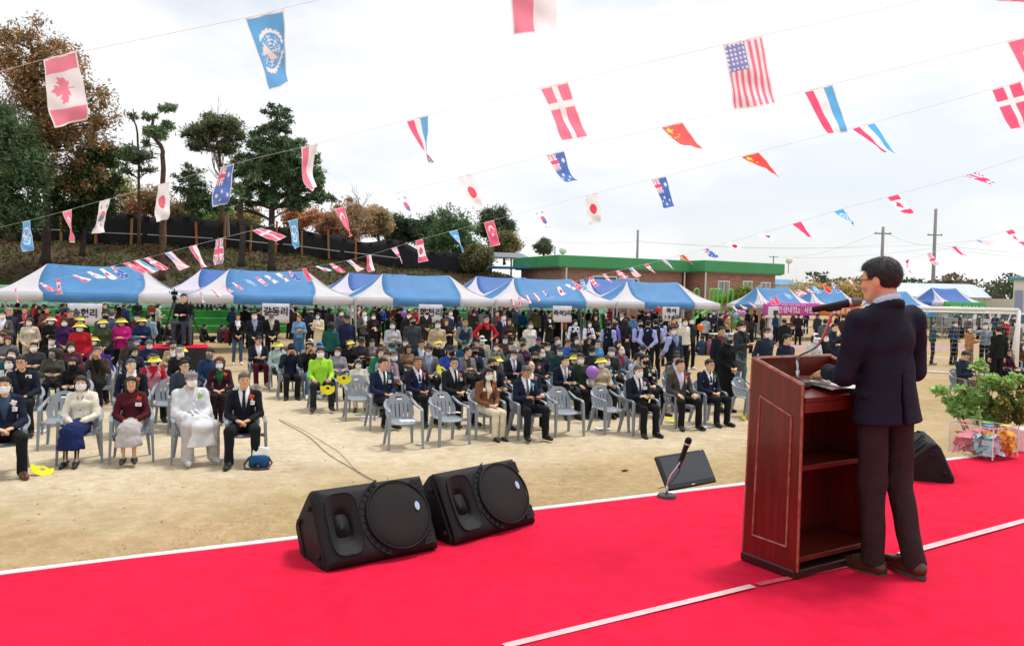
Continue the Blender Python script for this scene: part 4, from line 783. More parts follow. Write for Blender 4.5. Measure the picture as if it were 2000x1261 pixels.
def joints(pose):
    base, arm = pose.split('_')[:2]; extra = pose.split('_')[2] if pose.count('_') > 1 else ''
    J = {}
    if arm == 'speak': J['bulk'] = 1.05; J['hs'] = .96
    if base == 'stand' or base == 'walk':
        J.update(pel=VV(0, 0, .95), wai=VV(0, .005, 1.09), che=VV(0, .0, 1.27), nec=VV(0, .02, 1.43), head=VV(0, -.012, 1.575), top=1.69, hem=0)
        for s in (-1, 1):
            J['hip', s] = VV(s * .085, 0, .92); J['kne', s] = VV(s * .10, -.025, .50); J['ank', s] = VV(s * .115, .02, .09); J['toe', s] = VV(s * .135, -.13, .035)
            J['sho', s] = VV(s * .168, .015, 1.368)
            if arm == 'speak': J['kne', s] = VV(s * .085, -.02, .50); J['ank', s] = VV(s * .085, .02 - .05 * s, .09); J['toe', s] = VV(s * .085 + .05 * (s > 0), -.13 - .05 * s, .035)
            if base == 'walk':
                J['kne', s] = VV(s * .09, -.10 + s * .1, .50); J['ank', s] = VV(s * .09, s * .25 - .02, .10 + (.06 if s > 0 else 0)); J['toe', s] = VV(s * .1, s * .25 - .17, .035 + (.0 if s > 0 else .03))
        z = 0
    elif base == 'sit':
        J.update(pel=VV(0, .03, .52), wai=VV(0, .055, .65), che=VV(0, .06, .84), nec=VV(0, .06, 1.0), head=VV(0, .01, 1.145), top=1.26, hem=0)
        for s in (-1, 1):
            w = .12 + (.05 if extra == 'wide' else 0)
            J['hip', s] = VV(s * .09, .0, .50); J['kne', s] = VV(s * w, -.43, .51); J['ank', s] = VV(s * (w + .0), -.42, .10); J['toe', s] = VV(s * (w + .03), -.57, .035)
            if extra == 'close': J['kne', s] = VV(s * .075, -.43, .50); J['ank', s] = VV(s * .07, -.45, .10); J['toe', s] = VV(s * .085, -.60, .035)
            if extra == 'tuck': J['ank', s] = VV(s * .10, -.28, .10); J['toe', s] = VV(s * .12, -.42, .035)
            J['sho', s] = VV(s * .168, .075, .938)
        z = -.43
    else:                                                   # on the ground, knees up
        J.update(pel=VV(0, .05, .12), wai=VV(0, .09, .25), che=VV(0, .06, .43), nec=VV(0, .02, .58), head=VV(0, -.05, .72), top=.83, hem=0)
        for s in (-1, 1):
            J['hip', s] = VV(s * .09, .0, .12); J['kne', s] = VV(s * .25, -.36, .22); J['ank', s] = VV(s * .05, -.42, .07); J['toe', s] = VV(-s * .06, -.5, .04); J['sho', s] = VV(s * .168, .04, .513)
        z = -.85
    o = J['sho', 1] - VV(.168, .015, 1.368)
    P = lambda s, x, y, zz: VV(s * x, y, zz) + VV(0, o[1], o[2])
    for s in (-1, 1):
        if arm == 'side': e, w, d = P(s, .205, .04, 1.09), P(s, .215, -.02, .85), VV(0, -.15, -1)
        elif arm == 'clasp': e, w, d = P(s, .215, .04, 1.09), P(s, .085, -.20 + .02 * s, .955), VV(-s * .9, -.35, -.3)
        elif arm == 'cross': e, w, d = P(s, .215, -.05, 1.09), P(s, .02, -.20 - .03 * s, 1.135 + .04 * s), VV(-s, .15, .12)
        elif arm == 'phone': e, w, d = P(s, .20, -.02, 1.09), P(s, .075, -.29, 1.15), VV(-s * .4, -.75, .45)
        elif arm == 'behind': e, w, d = P(s, .22, .09, 1.11), P(s, .06, .20, .97), VV(-s, .1, -.4)
        elif arm == 'akimbo': e, w, d = P(s, .37, .09, 1.12), P(s, .20, -.05, 1.03), VV(-s * .8, -.3, -.3)
        elif arm == 'face': e, w, d = P(s, .23, -.17, 1.17), P(s, .09, -.19, 1.43), VV(-s * .3, -.1, 1)
        elif arm == 'point' and s > 0: e, w, d = P(s, .235, .04, 1.10), P(s, .2, -.14, .93), VV(0, -.5, -.8)
        elif arm == 'point': e, w, d = P(s, .36, -.1, 1.36), P(s, .58, -.22, 1.43), VV(-.9, -.3, .3)
        elif arm == 'chin' and s < 0: e, w, d = P(s, .2, -.16, 1.12), P(s, .05, -.17, 1.34), VV(.3, .1, 1)
        elif arm == 'chin': e, w, d = P(s, .215, -.05, 1.09), P(s, .0, -.22, 1.11), VV(-1, .15, .12)
        elif arm == 'speak': e, w, d = P(s, .225, -.02 - .02 * (s > 0), 1.075), P(s, .15 + .03 * (s > 0), -.235, 1.075), VV(-s * .15, -.9, -.2)
        elif arm == 'lap': e, w, d = P(s, .215, -.06, 1.10), P(s, .085, -.28 + .015 * s, 1.045), VV(-s * .9, -.4, -.2)
        elif arm == 'thigh': e, w, d = P(s, .22, -.03, 1.11), P(s, .16, -.33, 1.06), VV(-s * .25, -.9, -.25)
        elif arm == 'read': e, w, d = P(s, .21, -.07, 1.10), P(s, .11, -.34, 1.15), VV(-s * .4, -.8, .2)
        J['elb', s], J['wri', s], J['hdir', s] = e, w, d / np.linalg.norm(d)
    return J

def merge(parts):
    V, F, n = [], [], 0
    for v, f in parts: V.append(v); F.append(f + n); n += len(v)
    return np.concatenate(V), np.concatenate(F)
def mb_np(m):
    F = []
    for f in m.f:
        if len(f) == 4: F.append(f)
        elif len(f) == 3: F.append((*f, f[2]))
        else:
            for i in range(1, len(f) - 1, 2): F.append((f[0], f[i], f[i + 1], f[min(i + 2, len(f) - 1)]))
    return np.array([tuple(p) for p in m.v], np.float32), F

def hand(w, d, s, curl=.5, fine=5):
    """palm, four fingers of unequal length bent at the knuckles, a thumb from the side of the palm"""
    w = Vector(w); d = Vector(d).normalized(); m = MB()
    pn = Vector((0, 0, -1)) - d * d.dot(Vector((0, 0, -1)))            # palm side
    if pn.length < .3: pn = Vector((0, 1, 0)) - d * d.dot(Vector((0, 1, 0)))
    pn.normalize(); a = d.cross(pn); a.normalize()
    if a.x * -s < 0 and abs(a.x) > .2: a = -a                         # thumb side points to the middle
    if abs(a.x) <= .2 and a.z < 0: a = -a
    prof = [(.9, -.5), (.9, .5), (.5, 1), (-.5, 1), (-.9, .5), (-.9, -.5), (-.5, -1), (.5, -1)]
    P = lambda x, y, z: w + d * x + a * y + pn * z
    m.sweep([P(-.02, 0, 0), P(.01, 0, 0), P(.05, 0, .002), P(.088, -.002, .004)], prof, pn, [(.028, .022), (.033, .02), (.043, .017), (.041, .012)])
    for i, (y, ln) in enumerate(((.03, .066), (.010, .077), (-.011, .071), (-.031, .054))):
        c = curl * (.9 + .12 * i); p = [P(.08, y, .003)]; ang = .15
        for k, fr in enumerate((.42, .32, .26)):
            ang += c * (.6 + .35 * k); q = p[-1] + (d * cos(ang) + pn * sin(ang)) * ln * fr; p.append(q)
        m.tube(p, [.0098, .0092, .0085, .0065], fine, a)
    m.tube([P(.015, .03, .004), P(.04, .052, .012), P(.062, .058, .022), P(.08, .05, .032)], [.014, .012, .0105, .0075], fine, pn)
    v, f = mb_np(m); return v, np.array(f, np.int32)

HEADS = {}
def head_np(kind, h=.0115):
    if (kind, h) in HEADS: return HEADS[kind, h]
    w = {'m': 1., 'f': .94, 'o': 1.03}[kind[0]]; s = Skin((-.12, -.15, -.22), (.12, .14, .15), h)
    s.ell((0, .012, .030), (.077 * w, .096, .089), .02)
    s.limb((0, -.028, .0), (0, -.046, -.072), .068 * w, .047 * w, .03, fy=.95)
    for k in (-1, 1): s.limb((k * .050 * w, .0, -.035), (k * .03 * w, -.045, -.085), .03, .026, .025)
    s.ell((0, -.070, -.098), (.026, .022, .020), .02)
    s.limb((0, .022, -.05), (0, .036, -.22), .054 * w, .058 * w, .02)
    for k in (-1, 1):
        s.ell((k * .033, -.094, .008), (.019, .012, .012), .012, sub=True)
        s.ell((k * .032, -.082, .008), (.0125, .011, .009), .004)
        s.ell((k * .045, -.068, -.022), (.022, .02, .018), .02)
        s.ell((k * .079 * w, .014, -.004), (.011, .021, .033), .006)
    s.limb((-.04, -.084, .030), (.04, -.084, .030), .012, .012, .015)
    s.limb((0, -.090, .018), (0, -.107, -.018), .007, .0125, .012); s.limb((-.012, -.094, -.024), (.012, -.094, -.024), .009, .009, .008)
    s.limb((-.018, -.088, -.055), (.018, -.088, -.055), .0075, .0075, .008); s.limb((-.015, -.086, -.066), (.015, -.086, -.066), .0085, .0085, .008)
    V, F = s.mesh(); T = np.ones((len(V), 3), np.float32); x, y, z = np.abs(V[:, 0]), V[:, 1], V[:, 2]; fr = y < -.055
    T[(((x - .033) / .015) ** 2 + ((z - .006) / .0048) ** 2 < 1) & fr] = (.16, .12, .11)
    T[(((x - .035) / .021) ** 2 + ((z - .037 + .12 * np.abs(x - .03)) / .0048) ** 2 < 1) & fr] = (.34, .28, .25)
    T[((x / .022) ** 2 + ((z + .060) / .009) ** 2 < 1) & fr] = (.85, .60, .57)
    ck = (((x - .045) / .025) ** 2 + ((z + .025) / .022) ** 2 < 1) & fr; T[ck] *= (1.0, .95, .93)
    HEADS[kind, h] = (V, F, T); return HEADS[kind, h]

def head_mtx(J, turn, tilt, roll=0):
    return Matrix.Translation(Vector(J['head']) - Vector((0, 0, .008))) @ Matrix.Scale(J.get('hs', .885), 4) @ Matrix.Rotation(turn, 4, 'Z') @ Matrix.Rotation(tilt, 4, 'X') @ Matrix.Rotation(roll, 4, 'Y')

BODY = {}
def torso(s, J, infl, k=.05, fem=False, hips=True, lo=None):
    c, wai, p = J['che'], J['wai'], J['pel']; sh = .90 if fem else J.get('bulk', 1.)
    if hips: s.limb(p, wai, .132 + infl, .114 * sh + infl, k, fy=1.30)
    s.limb(wai, c, .114 * sh + infl, .136 * sh + infl, k, fy=1.28)
    s.limb(c, c + (J['nec'] - c) * .55, .136 * sh + infl, .100 + infl, k, fy=1.28)
    s.limb(J['sho', -1] * (.8 * sh, 1, 1), J['sho', 1] * (.8 * sh, 1, 1), .052 + infl * .7, .052 + infl * .7, k)
    if fem:
        for q in (-1, 1): s.ell(c + VV(q * .07, -.085 - infl * .3, -.005), (.06, .045, .058), .04)
def arms(s, J, infl, k=.03, part=1., fem=False):
    sh = .90 if fem else J.get('bulk', 1.); infl = infl + .05 * (sh - 1) * (sh > 1)
    for q in (-1, 1):
        S, E, Wr = J['sho', q] * (sh, 1, 1), J['elb', q], J['wri', q]
        s.limb(S, E, .047 + infl, .036 + infl, k); e2 = E + (Wr - E) * part
        s.limb(E, e2, .036 + infl, .036 + infl + (-.010) * part, k)
def bounds(J):
    P = np.array([v for v in J.values() if isinstance(v, np.ndarray)]); P = P[np.abs(P[:, 2]) < 3]
    return P.min(0) - .28, P.max(0) + .28
BASE = {}
def body_base(J, fem):
    lo, hi = bounds(J); s = Skin(lo, hi, .037); torso(s, J, -.014, .035, fem); arms(s, J, -.010, .02, 1., fem)
    s.limb(J['che'] + (J['nec'] - J['che']) * .6, J['nec'] + VV(0, 0, .03), .07, .05, .04)
    for q in (-1, 1):
        s.limb(J['hip', q], J['kne', q], .070, .047, .03); s.limb(J['kne', q], (J['kne', q] * .6 + J['ank', q] * .4) + VV(0, .008, 0), .047, .045, .02)
        s.limb((J['kne', q] * .6 + J['ank', q] * .4) + VV(0, .008, 0), J['ank', q], .045, .030, .02); s.limb(J['ank', q] - VV(0, 0, .02), J['toe', q], .03, .024, .02)
    return s.mesh()
def body_mesh(pose, kind, turn, tilt, near=True):
    key = (pose, kind, turn, tilt, bool(near))
    if key in BODY: return BODY[key]
    J = joints(pose); fem = kind[0] == 'f'; bk = (pose, fem)
    if bk in BASE: parts = [BASE[bk]]
    else: parts = [BASE.setdefault(bk, body_base(J, fem))]
    n0 = len(parts[0][0])
    HV, HF, HT = head_np(kind, .0055 if kind.endswith('x') else .0105 if near else .0145); M = np.array(head_mtx(J, turn, tilt)); parts.append(((HV @ M[:3, :3].T + M[:3, 3]).astype(np.float32), HF))
    T = [np.ones((n0, 3), np.float32), HT]
    for q in (-1, 1):
        hv, hf = hand(J['wri', q] + J['hdir', q] * .012, J['hdir', q], q, .75 if 'side' in pose else .5, 5 if near else 4); parts.append((hv, hf)); T.append(np.ones((len(hv), 3), np.float32))
    V, F = merge(parts); me = mesh_np('person', V, F, smooth=True); at = me.color_attributes.new('tint', 'FLOAT_COLOR', 'POINT')
    at.data.foreach_set('color', np.concatenate([np.concatenate(T), np.ones((len(V), 1), np.float32)], 1).ravel())
    BODY[key] = me; return me

GARM = {}; ANCH = {}
def front_y(s, x, z):
    """where the front of a garment lies at (x, z)"""
    i = int(round((x - s.lo[0]) / s.h)); k = int(round((z - s.lo[2]) / s.h)); col = s.D[min(max(i, 0), s.n[0] - 1), :, min(max(k, 0), s.n[2] - 1)]; j = np.argmax(col < 0)
    return float(s.ax[1][j] - s.h * .3) if col.min() < 0 else -.12
def top_mesh(pose, kind, g, h):
    """jacket (closed), suit (open V), coat, vest (no sleeves), robe"""
    key = ('top', pose, kind, g, h)
    if key in GARM: return GARM[key]
    fine = g == 'suitx'; g = 'suit' if fine else g
    J = joints(pose); fem = kind[0] == 'f'; lo, hi = bounds(J); s = Skin(lo, hi, h); base = pose.split('_')[0]; nz, zc = J['nec'][2], J['che'][2]
    inf = {'suit': .015, 'jacket': .017, 'coat': .018, 'vest': .012, 'puff': .028, 'robe': .036, 'shirt': .008}[g]
    torso(s, J, inf, .035, fem)
    if g != 'vest': arms(s, J, inf * .8 + .002, .022, .93 if g != 'robe' else .9, fem)
    s.rough(.0055 if g != 'puff' else .007, .10 if g != 'puff' else .07, len(pose) + len(g), 6, .6)
    hem = J['pel'][2] - {'suit': .13, 'jacket': .06, 'coat': .45, 'vest': .03, 'puff': .08, 'robe': .5, 'shirt': .08}[g]
    if base in ('stand', 'walk'):
        s.limb(J['wai'], VV(0, .0, hem - .05), .118 * J.get('bulk', 1.) + inf, (.153 + inf) * (1.2 if 'bulk' in J else 1) + (.04 if g == 'coat' else 0), .04, fy=1.28)
        s.cut(lambda X, Y, Z: hem - Z + 0 * X + 0 * Y)
    elif g in ('coat', 'robe'):
        e = .20 if g == 'robe' else .0; K = VV(0, -.40, .51)
        s.limb(J['pel'], K, .16 + e * .1, .17 + e * .1, .05, fz=1.6); s.limb(K - VV(0, .02, .02), K - VV(0, .06, .06 + e * 1.3), .17 + e * .15, .20 + e * .2, .04, fy=2.2)
        if g == 'robe':
            for q in (-1, 1): s.limb(J['elb', q], J['elb', q] * .5 + J['wri', q] * .5 - VV(0, 0, .16), .075, .05, .05, fx=1.4)
        s.cut(lambda X, Y, Z: (.32 if g == 'coat' else .25) - Z + 0 * X + 0 * Y)
    else: s.cut(lambda X, Y, Z: J['pel'][2] - .09 - Z + 0 * X + 0 * Y)
    if fine:                                                          # back vent and pocket flap of the near jacket
        s.limb(VV(.165, -.07, .985), VV(.172, .05, .975), .010, .010, .006, fz=.5); hz_ = hem + .27
        s.cut(lambda X, Y, Z: -np.maximum(np.maximum(np.abs(X - .004 - .05 * (hz_ - Z)) - .0045 - .03 * (hz_ - Z), Z - hz_), .04 - Y))
    # collar and neck opening
    n = J['nec']; k = 14
    for i in range(k):
        a0, a1 = 2 * pi * i / k, 2 * pi * (i + 1) / k
        r_ = lambda a: VV(n[0] + .069 * cos(a), n[1] + .010 + .064 * sin(a), n[2] + .018 + .022 * sin(a) - (.02 if g == 'suit' else 0))
        if g in ('suit', 'robe') and sin(a0) < -.55: continue
        s.limb(r_(a0), r_(a1), .016, .016, .012, fz=.62 if g != 'suit' else .8)
    vz = {'suit': zc - .15 if base != 'gnd' else zc - .1, 'robe': zc - .02, 'vest': zc + .0, 'coat': zc + .03}.get(g)
    if g == 'robe':                                                  # crossed collar bands of the robe
        for q in (-1, 1):
            for t in range(5):
                f0, f1 = t / 5, (t + 1) / 5; z0, z1 = nz - .02 - .34 * f0, nz - .02 - .34 * f1; x0, x1 = q * (.075 - .13 * f0), q * (.075 - .13 * f1); s.limb((x0, front_y(s, x0, z0) + .004, z0), (x1, front_y(s, x1, z1) + .004, z1), .02, .02, .01, fy=1.6)
    if g in ('suit', 'coat') and vz is not None:                      # rolled lapels along the opening
        for q in (-1, 1):
            for t in range(4):
                f0, f1 = t / 4, (t + 1) / 4; z0, z1 = vz + (nz - vz) * f0, vz + (nz - vz) * f1; x0, x1 = q * (.012 + .066 * f0), q * (.012 + .066 * f1)
                s.limb((x0, front_y(s, x0, z0) + .006, z0), (x1, front_y(s, x1, z1) + .008, z1), .010 + .008 * f0, .010 + .008 * f1, .012)
    s.cut(lambda X, Y, Z: -np.maximum(np.sqrt((X - n[0]) ** 2 + (Y - n[1] - .008) ** 2) - .057, (n[2] - .055) - Z + np.clip(Y - n[1], -.02, .08) * 2.2))
    if vz is not None:
        ww = .072; s.cut(lambda X, Y, Z: -np.maximum(np.maximum(np.abs(X) - np.clip(.010 + ww * (Z - vz) / (nz - vz), 0, .09), vz - Z), Y - (n[1] - .02)))
    V, F = s.mesh(); me = mesh_np(g, V, F, smooth=True)
    ANCH[key] = {nm: (x, front_y(s, x, zc + dz), zc + dz) for nm, x, dz in (('left', .095, .07), ('left2', .10, .0), ('right', -.10, .05), ('mid', .0, -.10), ('zip', 0, .1))}
    GARM[key] = me; return me
def shirt_mesh(pose, kind, h, sleeves=False):
    key = ('shirt', pose, kind, h, sleeves)
    if key in GARM: return GARM[key]
    J = joints(pose); fem = kind[0] == 'f'; lo, hi = bounds(J); s = Skin(lo, hi, h); torso(s, J, .004, .035, fem, hips=False)
    if sleeves: arms(s, J, .016, .03, .93, fem); s.rough(.004, .09, 3)
    n = J['nec']
    for i in range(12):
        a0, a1 = 2 * pi * i / 12, 2 * pi * (i + 1) / 12; r_ = lambda a: VV(n[0] + .057 * cos(a), n[1] + .006 + .055 * sin(a), n[2] + .03 + .02 * sin(a))
        s.limb(r_(a0), r_(a1), .012, .012, .01, fz=.6)
    s.limb(n - VV(0, 0, .06), n + VV(0, 0, -.01), .075, .056, .03)
    V, F = s.mesh(); me = mesh_np('shirt', V, F, smooth=True); GARM[key] = me
    m = MB(); zc, nz = J['che'][2], n[2]; pts = []
    for i in range(7):
        t = i / 6; z = nz + .0 - (nz - zc + .17) * t; pts.append((0, front_y(s, 0, z) - .008, z))
    m.sweep(pts, [(1, -.5), (1, .5), (-1, .5), (-1, -.5)], (0, -1, 0), [(.021, .012), (.015, .012), (.019, .01), (.022, .009), (.026, .008), (.029, .008), (.03, .008)])
    GARM[('tie', pose, kind)] = m.mesh('tie', smooth=False)
    return me
def bottom_mesh(pose, kind, g, h):
    key = ('bot', pose, kind, g, h)
    if key in GARM: return GARM[key]
    J = joints(pose); lo, hi = bounds(J); s = Skin(lo, hi, h); base = pose.split('_')[0]
    i0 = {'trousers': .016, 'tights': -.006, 'skirt': .016, 'wide': .035, 'jeans': .010}[g]
    if g == 'skirt':
        if base == 'sit':
            K = VV(0, -.40, .50); s.limb(J['pel'], K, .155, .150, .04, fz=1.25); s.limb(K + VV(0, -.035, -.03), K - VV(0, .05, .20), .150, .185, .04, fy=1.55)
            s.cut(lambda X, Y, Z: .26 - Z + 0 * X + 0 * Y)
        else:
            s.limb(J['wai'], VV(0, 0, .3), .15, .24, .05, fy=1.2); s.cut(lambda X, Y, Z: np.maximum(.33 - Z, Z - 1.08) + 0 * X + 0 * Y)
        s.rough(.007, .10, 5)
    else:
        s.limb(J['pel'], J['wai'] if base != 'sit' else J['wai'] - VV(0, 0, .04), .128 + min(i0, .008), .108 + min(i0, .008), .03, fy=1.34)
        for q in (-1, 1):
            s.limb(J['hip', q], J['kne', q], .066 + i0, .052 + i0, .03); s.limb(J['kne', q], J['ank', q] - VV(0, 0, .02), .050 + i0, .036 + i0 * 1.4, .025)
        s.rough((.005 if 'bulk' not in J else .0035) if g != 'tights' else 0, .08, 8, 6, .3); s.cut(lambda X, Y, Z: .05 - Z + 0 * X + 0 * Y)
    V, F = s.mesh(); me = mesh_np(g, V, F, smooth=True); GARM[key] = me; return me
def shoe_mesh(pose, q, heel=False):
    key = ('shoe', pose, q, heel)
    if key in GARM: return GARM[key]
    J = joints(pose); a, t = J['ank', q], J['toe', q]; d = (t - a) * (1, 1, 0); d /= np.linalg.norm(d) + 1e-6; b = a * (1, 1, 0) + VV(0, 0, a[2] - .09)
    s = Skin(np.minimum(a, t) - .14, np.maximum(a, t) + .14, .012); hh = .035 if heel else 0
    s.limb(b - d * .03 + VV(0, 0, .045 + hh), b + d * .07 + VV(0, 0, .042 + hh * .5), .044, .043, .02); s.limb(b + d * .07 + VV(0, 0, .042 + hh * .5), b + d * .17 + VV(0, 0, .032), .043, .036 if not heel else .026, .02)
    if not heel: s.limb(a, b + d * .03 + VV(0, 0, .06), .042, .04, .03)
    else: s.limb(b - d * .05 + VV(0, 0, .05), b - d * .055, .018, .010, .01); s.cut(lambda X, Y, Z: Z - (b[2] + .085) + 0 * X + 0 * Y)
    zb = b[2] + .002; s.cut(lambda X, Y, Z: zb - Z + 0 * X + 0 * Y)
    V, F = s.mesh(); me = mesh_np('shoe', V, F, smooth=True); GARM[key] = me; return me

HW = {}
def hair_mesh(st, h=.0105):
    if st in HW: return HW[st]
    key = st
    if st.endswith('x'): st, h = st[:-1], .006
    s = Skin((-.2, -.2, -.5 if st == 'long' else -.25), (.2, .2, .2), h); c = (0, .014, .034)
    if st == 'short':
        s.ell(c, (.087, .104, .100), .01); s.ell((0, -.03, .080), (.068, .062, .040), .02); s.rough(.0035 if key == st else .0012, .035, 2, 8)
        s.cut(lambda X, Y, Z: -np.maximum(np.maximum(Y - (-.030 - .25 * np.clip(Z - .02, 0, .1)), Z - (.072 - 2.2 * X * X)), -1.)); s.cut(lambda X, Y, Z: np.maximum(-.055 - Z, -np.maximum(Y - .03, Z - .018) * 1.) + 0 * X)
    elif st == 'receding':
        s.ell(c, (.084, .102, .092), .01); s.rough(.003, .03, 4, 8)
        s.cut(lambda X, Y, Z: -(Y - (.0 + .15 * Z) + 0 * X) * np.where(np.abs(X) < .06, 1, 1.) if 0 else np.where(Y < -.02 - .0 * X, .02, -1.) + 0 * Z + 0 * X); s.cut(lambda X, Y, Z: np.maximum(-.055 - Z, -np.maximum(Y - .03, Z - .02)) + 0 * X)
    elif st in ('bob', 'perm', 'long', 'tail'):
        e = .014 if st == 'perm' else 0
        s.ell(c, (.090 + e, .107 + e, .100 + e), .01); s.limb((0, .03, .0), (0, .035, -.06 if st != 'tail' else -.02), .092 + e, .085 + e, .03, fy=1.05); s.ell((0, -.035, .082), (.074, .066, .048), .02)
        if st == 'bob':
            for q in (-1, 1): s.limb((q * .078, .012, .03), (q * .080, .006, -.10), .026, .022, .03)
        if st == 'long':
            s.limb((0, .06, .0), (0, .10, -.36), .08, .07, .05, fy=1.6)
            for q in (-1, 1): s.limb((q * .078, .012, .03), (q * .082, -.01, -.17), .026, .02, .03); s.limb((q * .082, -.01, -.17), (q * .085, -.05, -.32), .02, .014, .03)
        if st == 'tail': s.limb((0, .10, .03), (0, .15, -.12), .03, .018, .02)
        s.rough(.007 if st == 'perm' else .0035, .04, 6, 9)
        s.cut(lambda X, Y, Z: -np.maximum(np.maximum(Y + .038, Z - (.070 - 3.5 * X * X)), np.abs(X) - .074)); s.cut(lambda X, Y, Z: (-.12 if st in ('bob', 'perm') else (-.42 if st == 'long' else -.2)) - Z + 0 * X + 0 * Y)
    V, F = s.mesh(); R = np.random.RandomState(5); n = 3800 if key != st else 800; f = F[R.randint(0, len(F), n)]; P = V[f].mean(1); nr = np.cross(V[f[:, 1]] - V[f[:, 0]], V[f[:, 3]] - V[f[:, 0]]); nr /= np.linalg.norm(nr, axis=1, keepdims=True) + 1e-9
    fl = P - np.array([.02, .05, .125]); fl[:, 2] -= .03; fl -= nr * (fl * nr).sum(1, keepdims=True); fl /= np.linalg.norm(fl, axis=1, keepdims=True) + 1e-9; fl += R.normal(size=fl.shape) * .22; ln = R.uniform(.014, .034, (n, 1)) * (.8 if st == 'perm' or key != st else 1.2); sd = np.cross(nr, fl) * (.0011 if key != st else .0022)
    SV = np.stack([P - sd, P + sd, P + fl * ln + nr * R.uniform(.002, .007, (n, 1)) * (.5 if key != st else 1)], 1).reshape(-1, 3); k = len(V) + np.arange(n * 3).reshape(-1, 3); V = np.concatenate([V, SV]); F = np.concatenate([F, np.concatenate([k, k[:, 2:]], 1)])
    me = bpy.data.meshes.new('hair'); me.from_pydata(V.tolist(), [], [tuple(q[:3]) if q[2] == q[3] else tuple(q) for q in F.tolist()]); me.polygons.foreach_set('use_smooth', np.ones(len(me.polygons), bool)); HW[key] = me; return me
def mask_mesh():
    if 'mask' in HW: return HW['mask']
    s = Skin((-.13, -.16, -.16), (.13, .1, .1), .0075)
    s.limb((0, -.03, .0), (0, -.05, -.075), .080, .060, .03, fy=.95); s.limb((0, -.095, -.01), (0, -.098, -.06), .018, .026, .03)
    for k in (-1, 1): s.limb((k * .05, 0, -.035), (k * .03, -.045, -.085), .038, .036, .025)
    s.cut(lambda X, Y, Z: np.maximum(np.maximum(Z - (-.004 - 1.2 * X * X), -.112 - Z + 2 * X * X), Y + .012))
    m = MB()
    for q in (-1, 1): m.tube([(q * .068, -.02, -.03), (q * .078, .0, -.01), (q * .084, .02, .005), (q * .083, .028, -.02), (q * .074, .0, -.055), (q * .066, -.018, -.065)], .0018, 4)
    v, f = mb_np(m); V, F = merge([s.mesh(), (v, np.array(f, np.int32))]); HW['mask'] = mesh_np('mask', V, F, smooth=True); return HW['mask']
def glasses_mesh(sunny=False):
    k_ = 'sun' if sunny else 'gl'
    if k_ in HW: return HW[k_]
    m = MB()
    for q in (-1, 1):
        ring = [(q * .034 + .024 * cos(a), -.108, .006 + .017 * sin(a)) for a in [2 * pi * i / 12 for i in range(13)]]
        m.tube(ring, .0022, 4, (0, 1, 0)); m.tube([(q * .058, -.106, .012), (q * .078, -.07, .014), (q * .083, .02, .01)], .002, 4)
        if sunny: m.add([Vector(p) for p in ring[:-1]], [tuple(range(12))])
    m.tube([(-.01, -.11, .01), (.01, -.11, .01)], .0018, 4); HW[k_] = m.mesh('glasses'); return HW[k_]
def brim(m, r0, r1, a0, a1, z0, z1, th=.004, oy=0, curve=0., sx=1., n=14):
    P = [[VV(sx * r * cos(a), oy - r * sin(a) * 1.0, z0 + (z1 - z0) * t - curve * cos(a) ** 2 * t) for a in [a0 + (a1 - a0) * i / n for i in range(n + 1)]] for t, r in ((0, r0), (.5, (r0 + r1) / 2), (1, r1))]
    m.shell(P, np.ones((2, n), bool), th)
def hat_mesh(st):
    if ('hat', st) in HW: return HW['hat', st]
    m = MB(); M = Matrix.Diagonal((.95, 1.12, 1)).to_3x3(); c = (0, .012, 0)
    dome = lambda r, z0, z1, p=1.: [(r * cos(t * pi / 2) ** p, z0 + (z1 - z0) * sin(t * pi / 2)) for t in [i / 6 for i in range(6)] + [.97]]
    if st == 'cap': m.lathe(dome(.096, .035, .145), 16, c, M); brim(m, .09, .165, .5, pi - .5, .042, .03, .005, .0, .015)
    elif st == 'visor':
        brim(m, .098, .104, 0, 2 * pi, .045, .085, .004, .005, 0, .95, 20)
        brim(m, .098, .185, .25, pi - .25, .075, .028, .004, .0, .035); brim(m, .10, .112, .3, pi - .3, .075, .125, .004, .0, .03)
    elif st == 'fan': brim(m, .03, .135, -.45, pi + .45, .0, .012, .004, .0, .0, 1.15, 18); brim(m, .06, .10, pi + .1, 2 * pi - .1, 0, 0, .004, -.03, 0, 1.15, 10)
    elif st == 'bucket': m.lathe([(.155, .012), (.125, .03), (.10, .05), (.094, .10), (.085, .138), (.03, .146)], 20, c, M)
    elif st == 'fedora': m.lathe([(.15, .048), (.148, .042), (.098, .045), (.094, .10), (.080, .145), (.03, .138)], 20, c, M)
    elif st == 'flat': m.lathe([(.098, .04), (.108, .07), (.095, .11), (.03, .125)], 16, (0, -.005, 0), M); brim(m, .09, .13, .6, pi - .6, .055, .04, .006)
    elif st == 'beanie': m.lathe(dome(.099, .02, .15), 16, c, M)
    elif st == 'band': m.tube([(.092 * cos(a), .005, .03 + .096 * sin(a)) for a in [pi * i / 12 for i in range(13)]], .011, 6, (0, 1, 0)); m.ball((.03, -.01, .14), .02, 8)
    elif st == 'monk':
        m.lathe([(.098, .03), (.104, .045), (.108, .095), (.10, .10)], 20, c, M, cap=True)
        for i, (x, w, z) in enumerate(((-.045, .05, .125), (.0, .055, .155), (.045, .05, .125))): m.lathe([(w, .09), (w * .8, .09 + (z - .09) * .5), (.006, z)], 10, (x, .012, 0), Matrix.Diagonal((.7, 1.5, 1)).to_3x3())
    HW['hat', st] = m.mesh('hat', smooth=False, angle=40); return HW['hat', st]
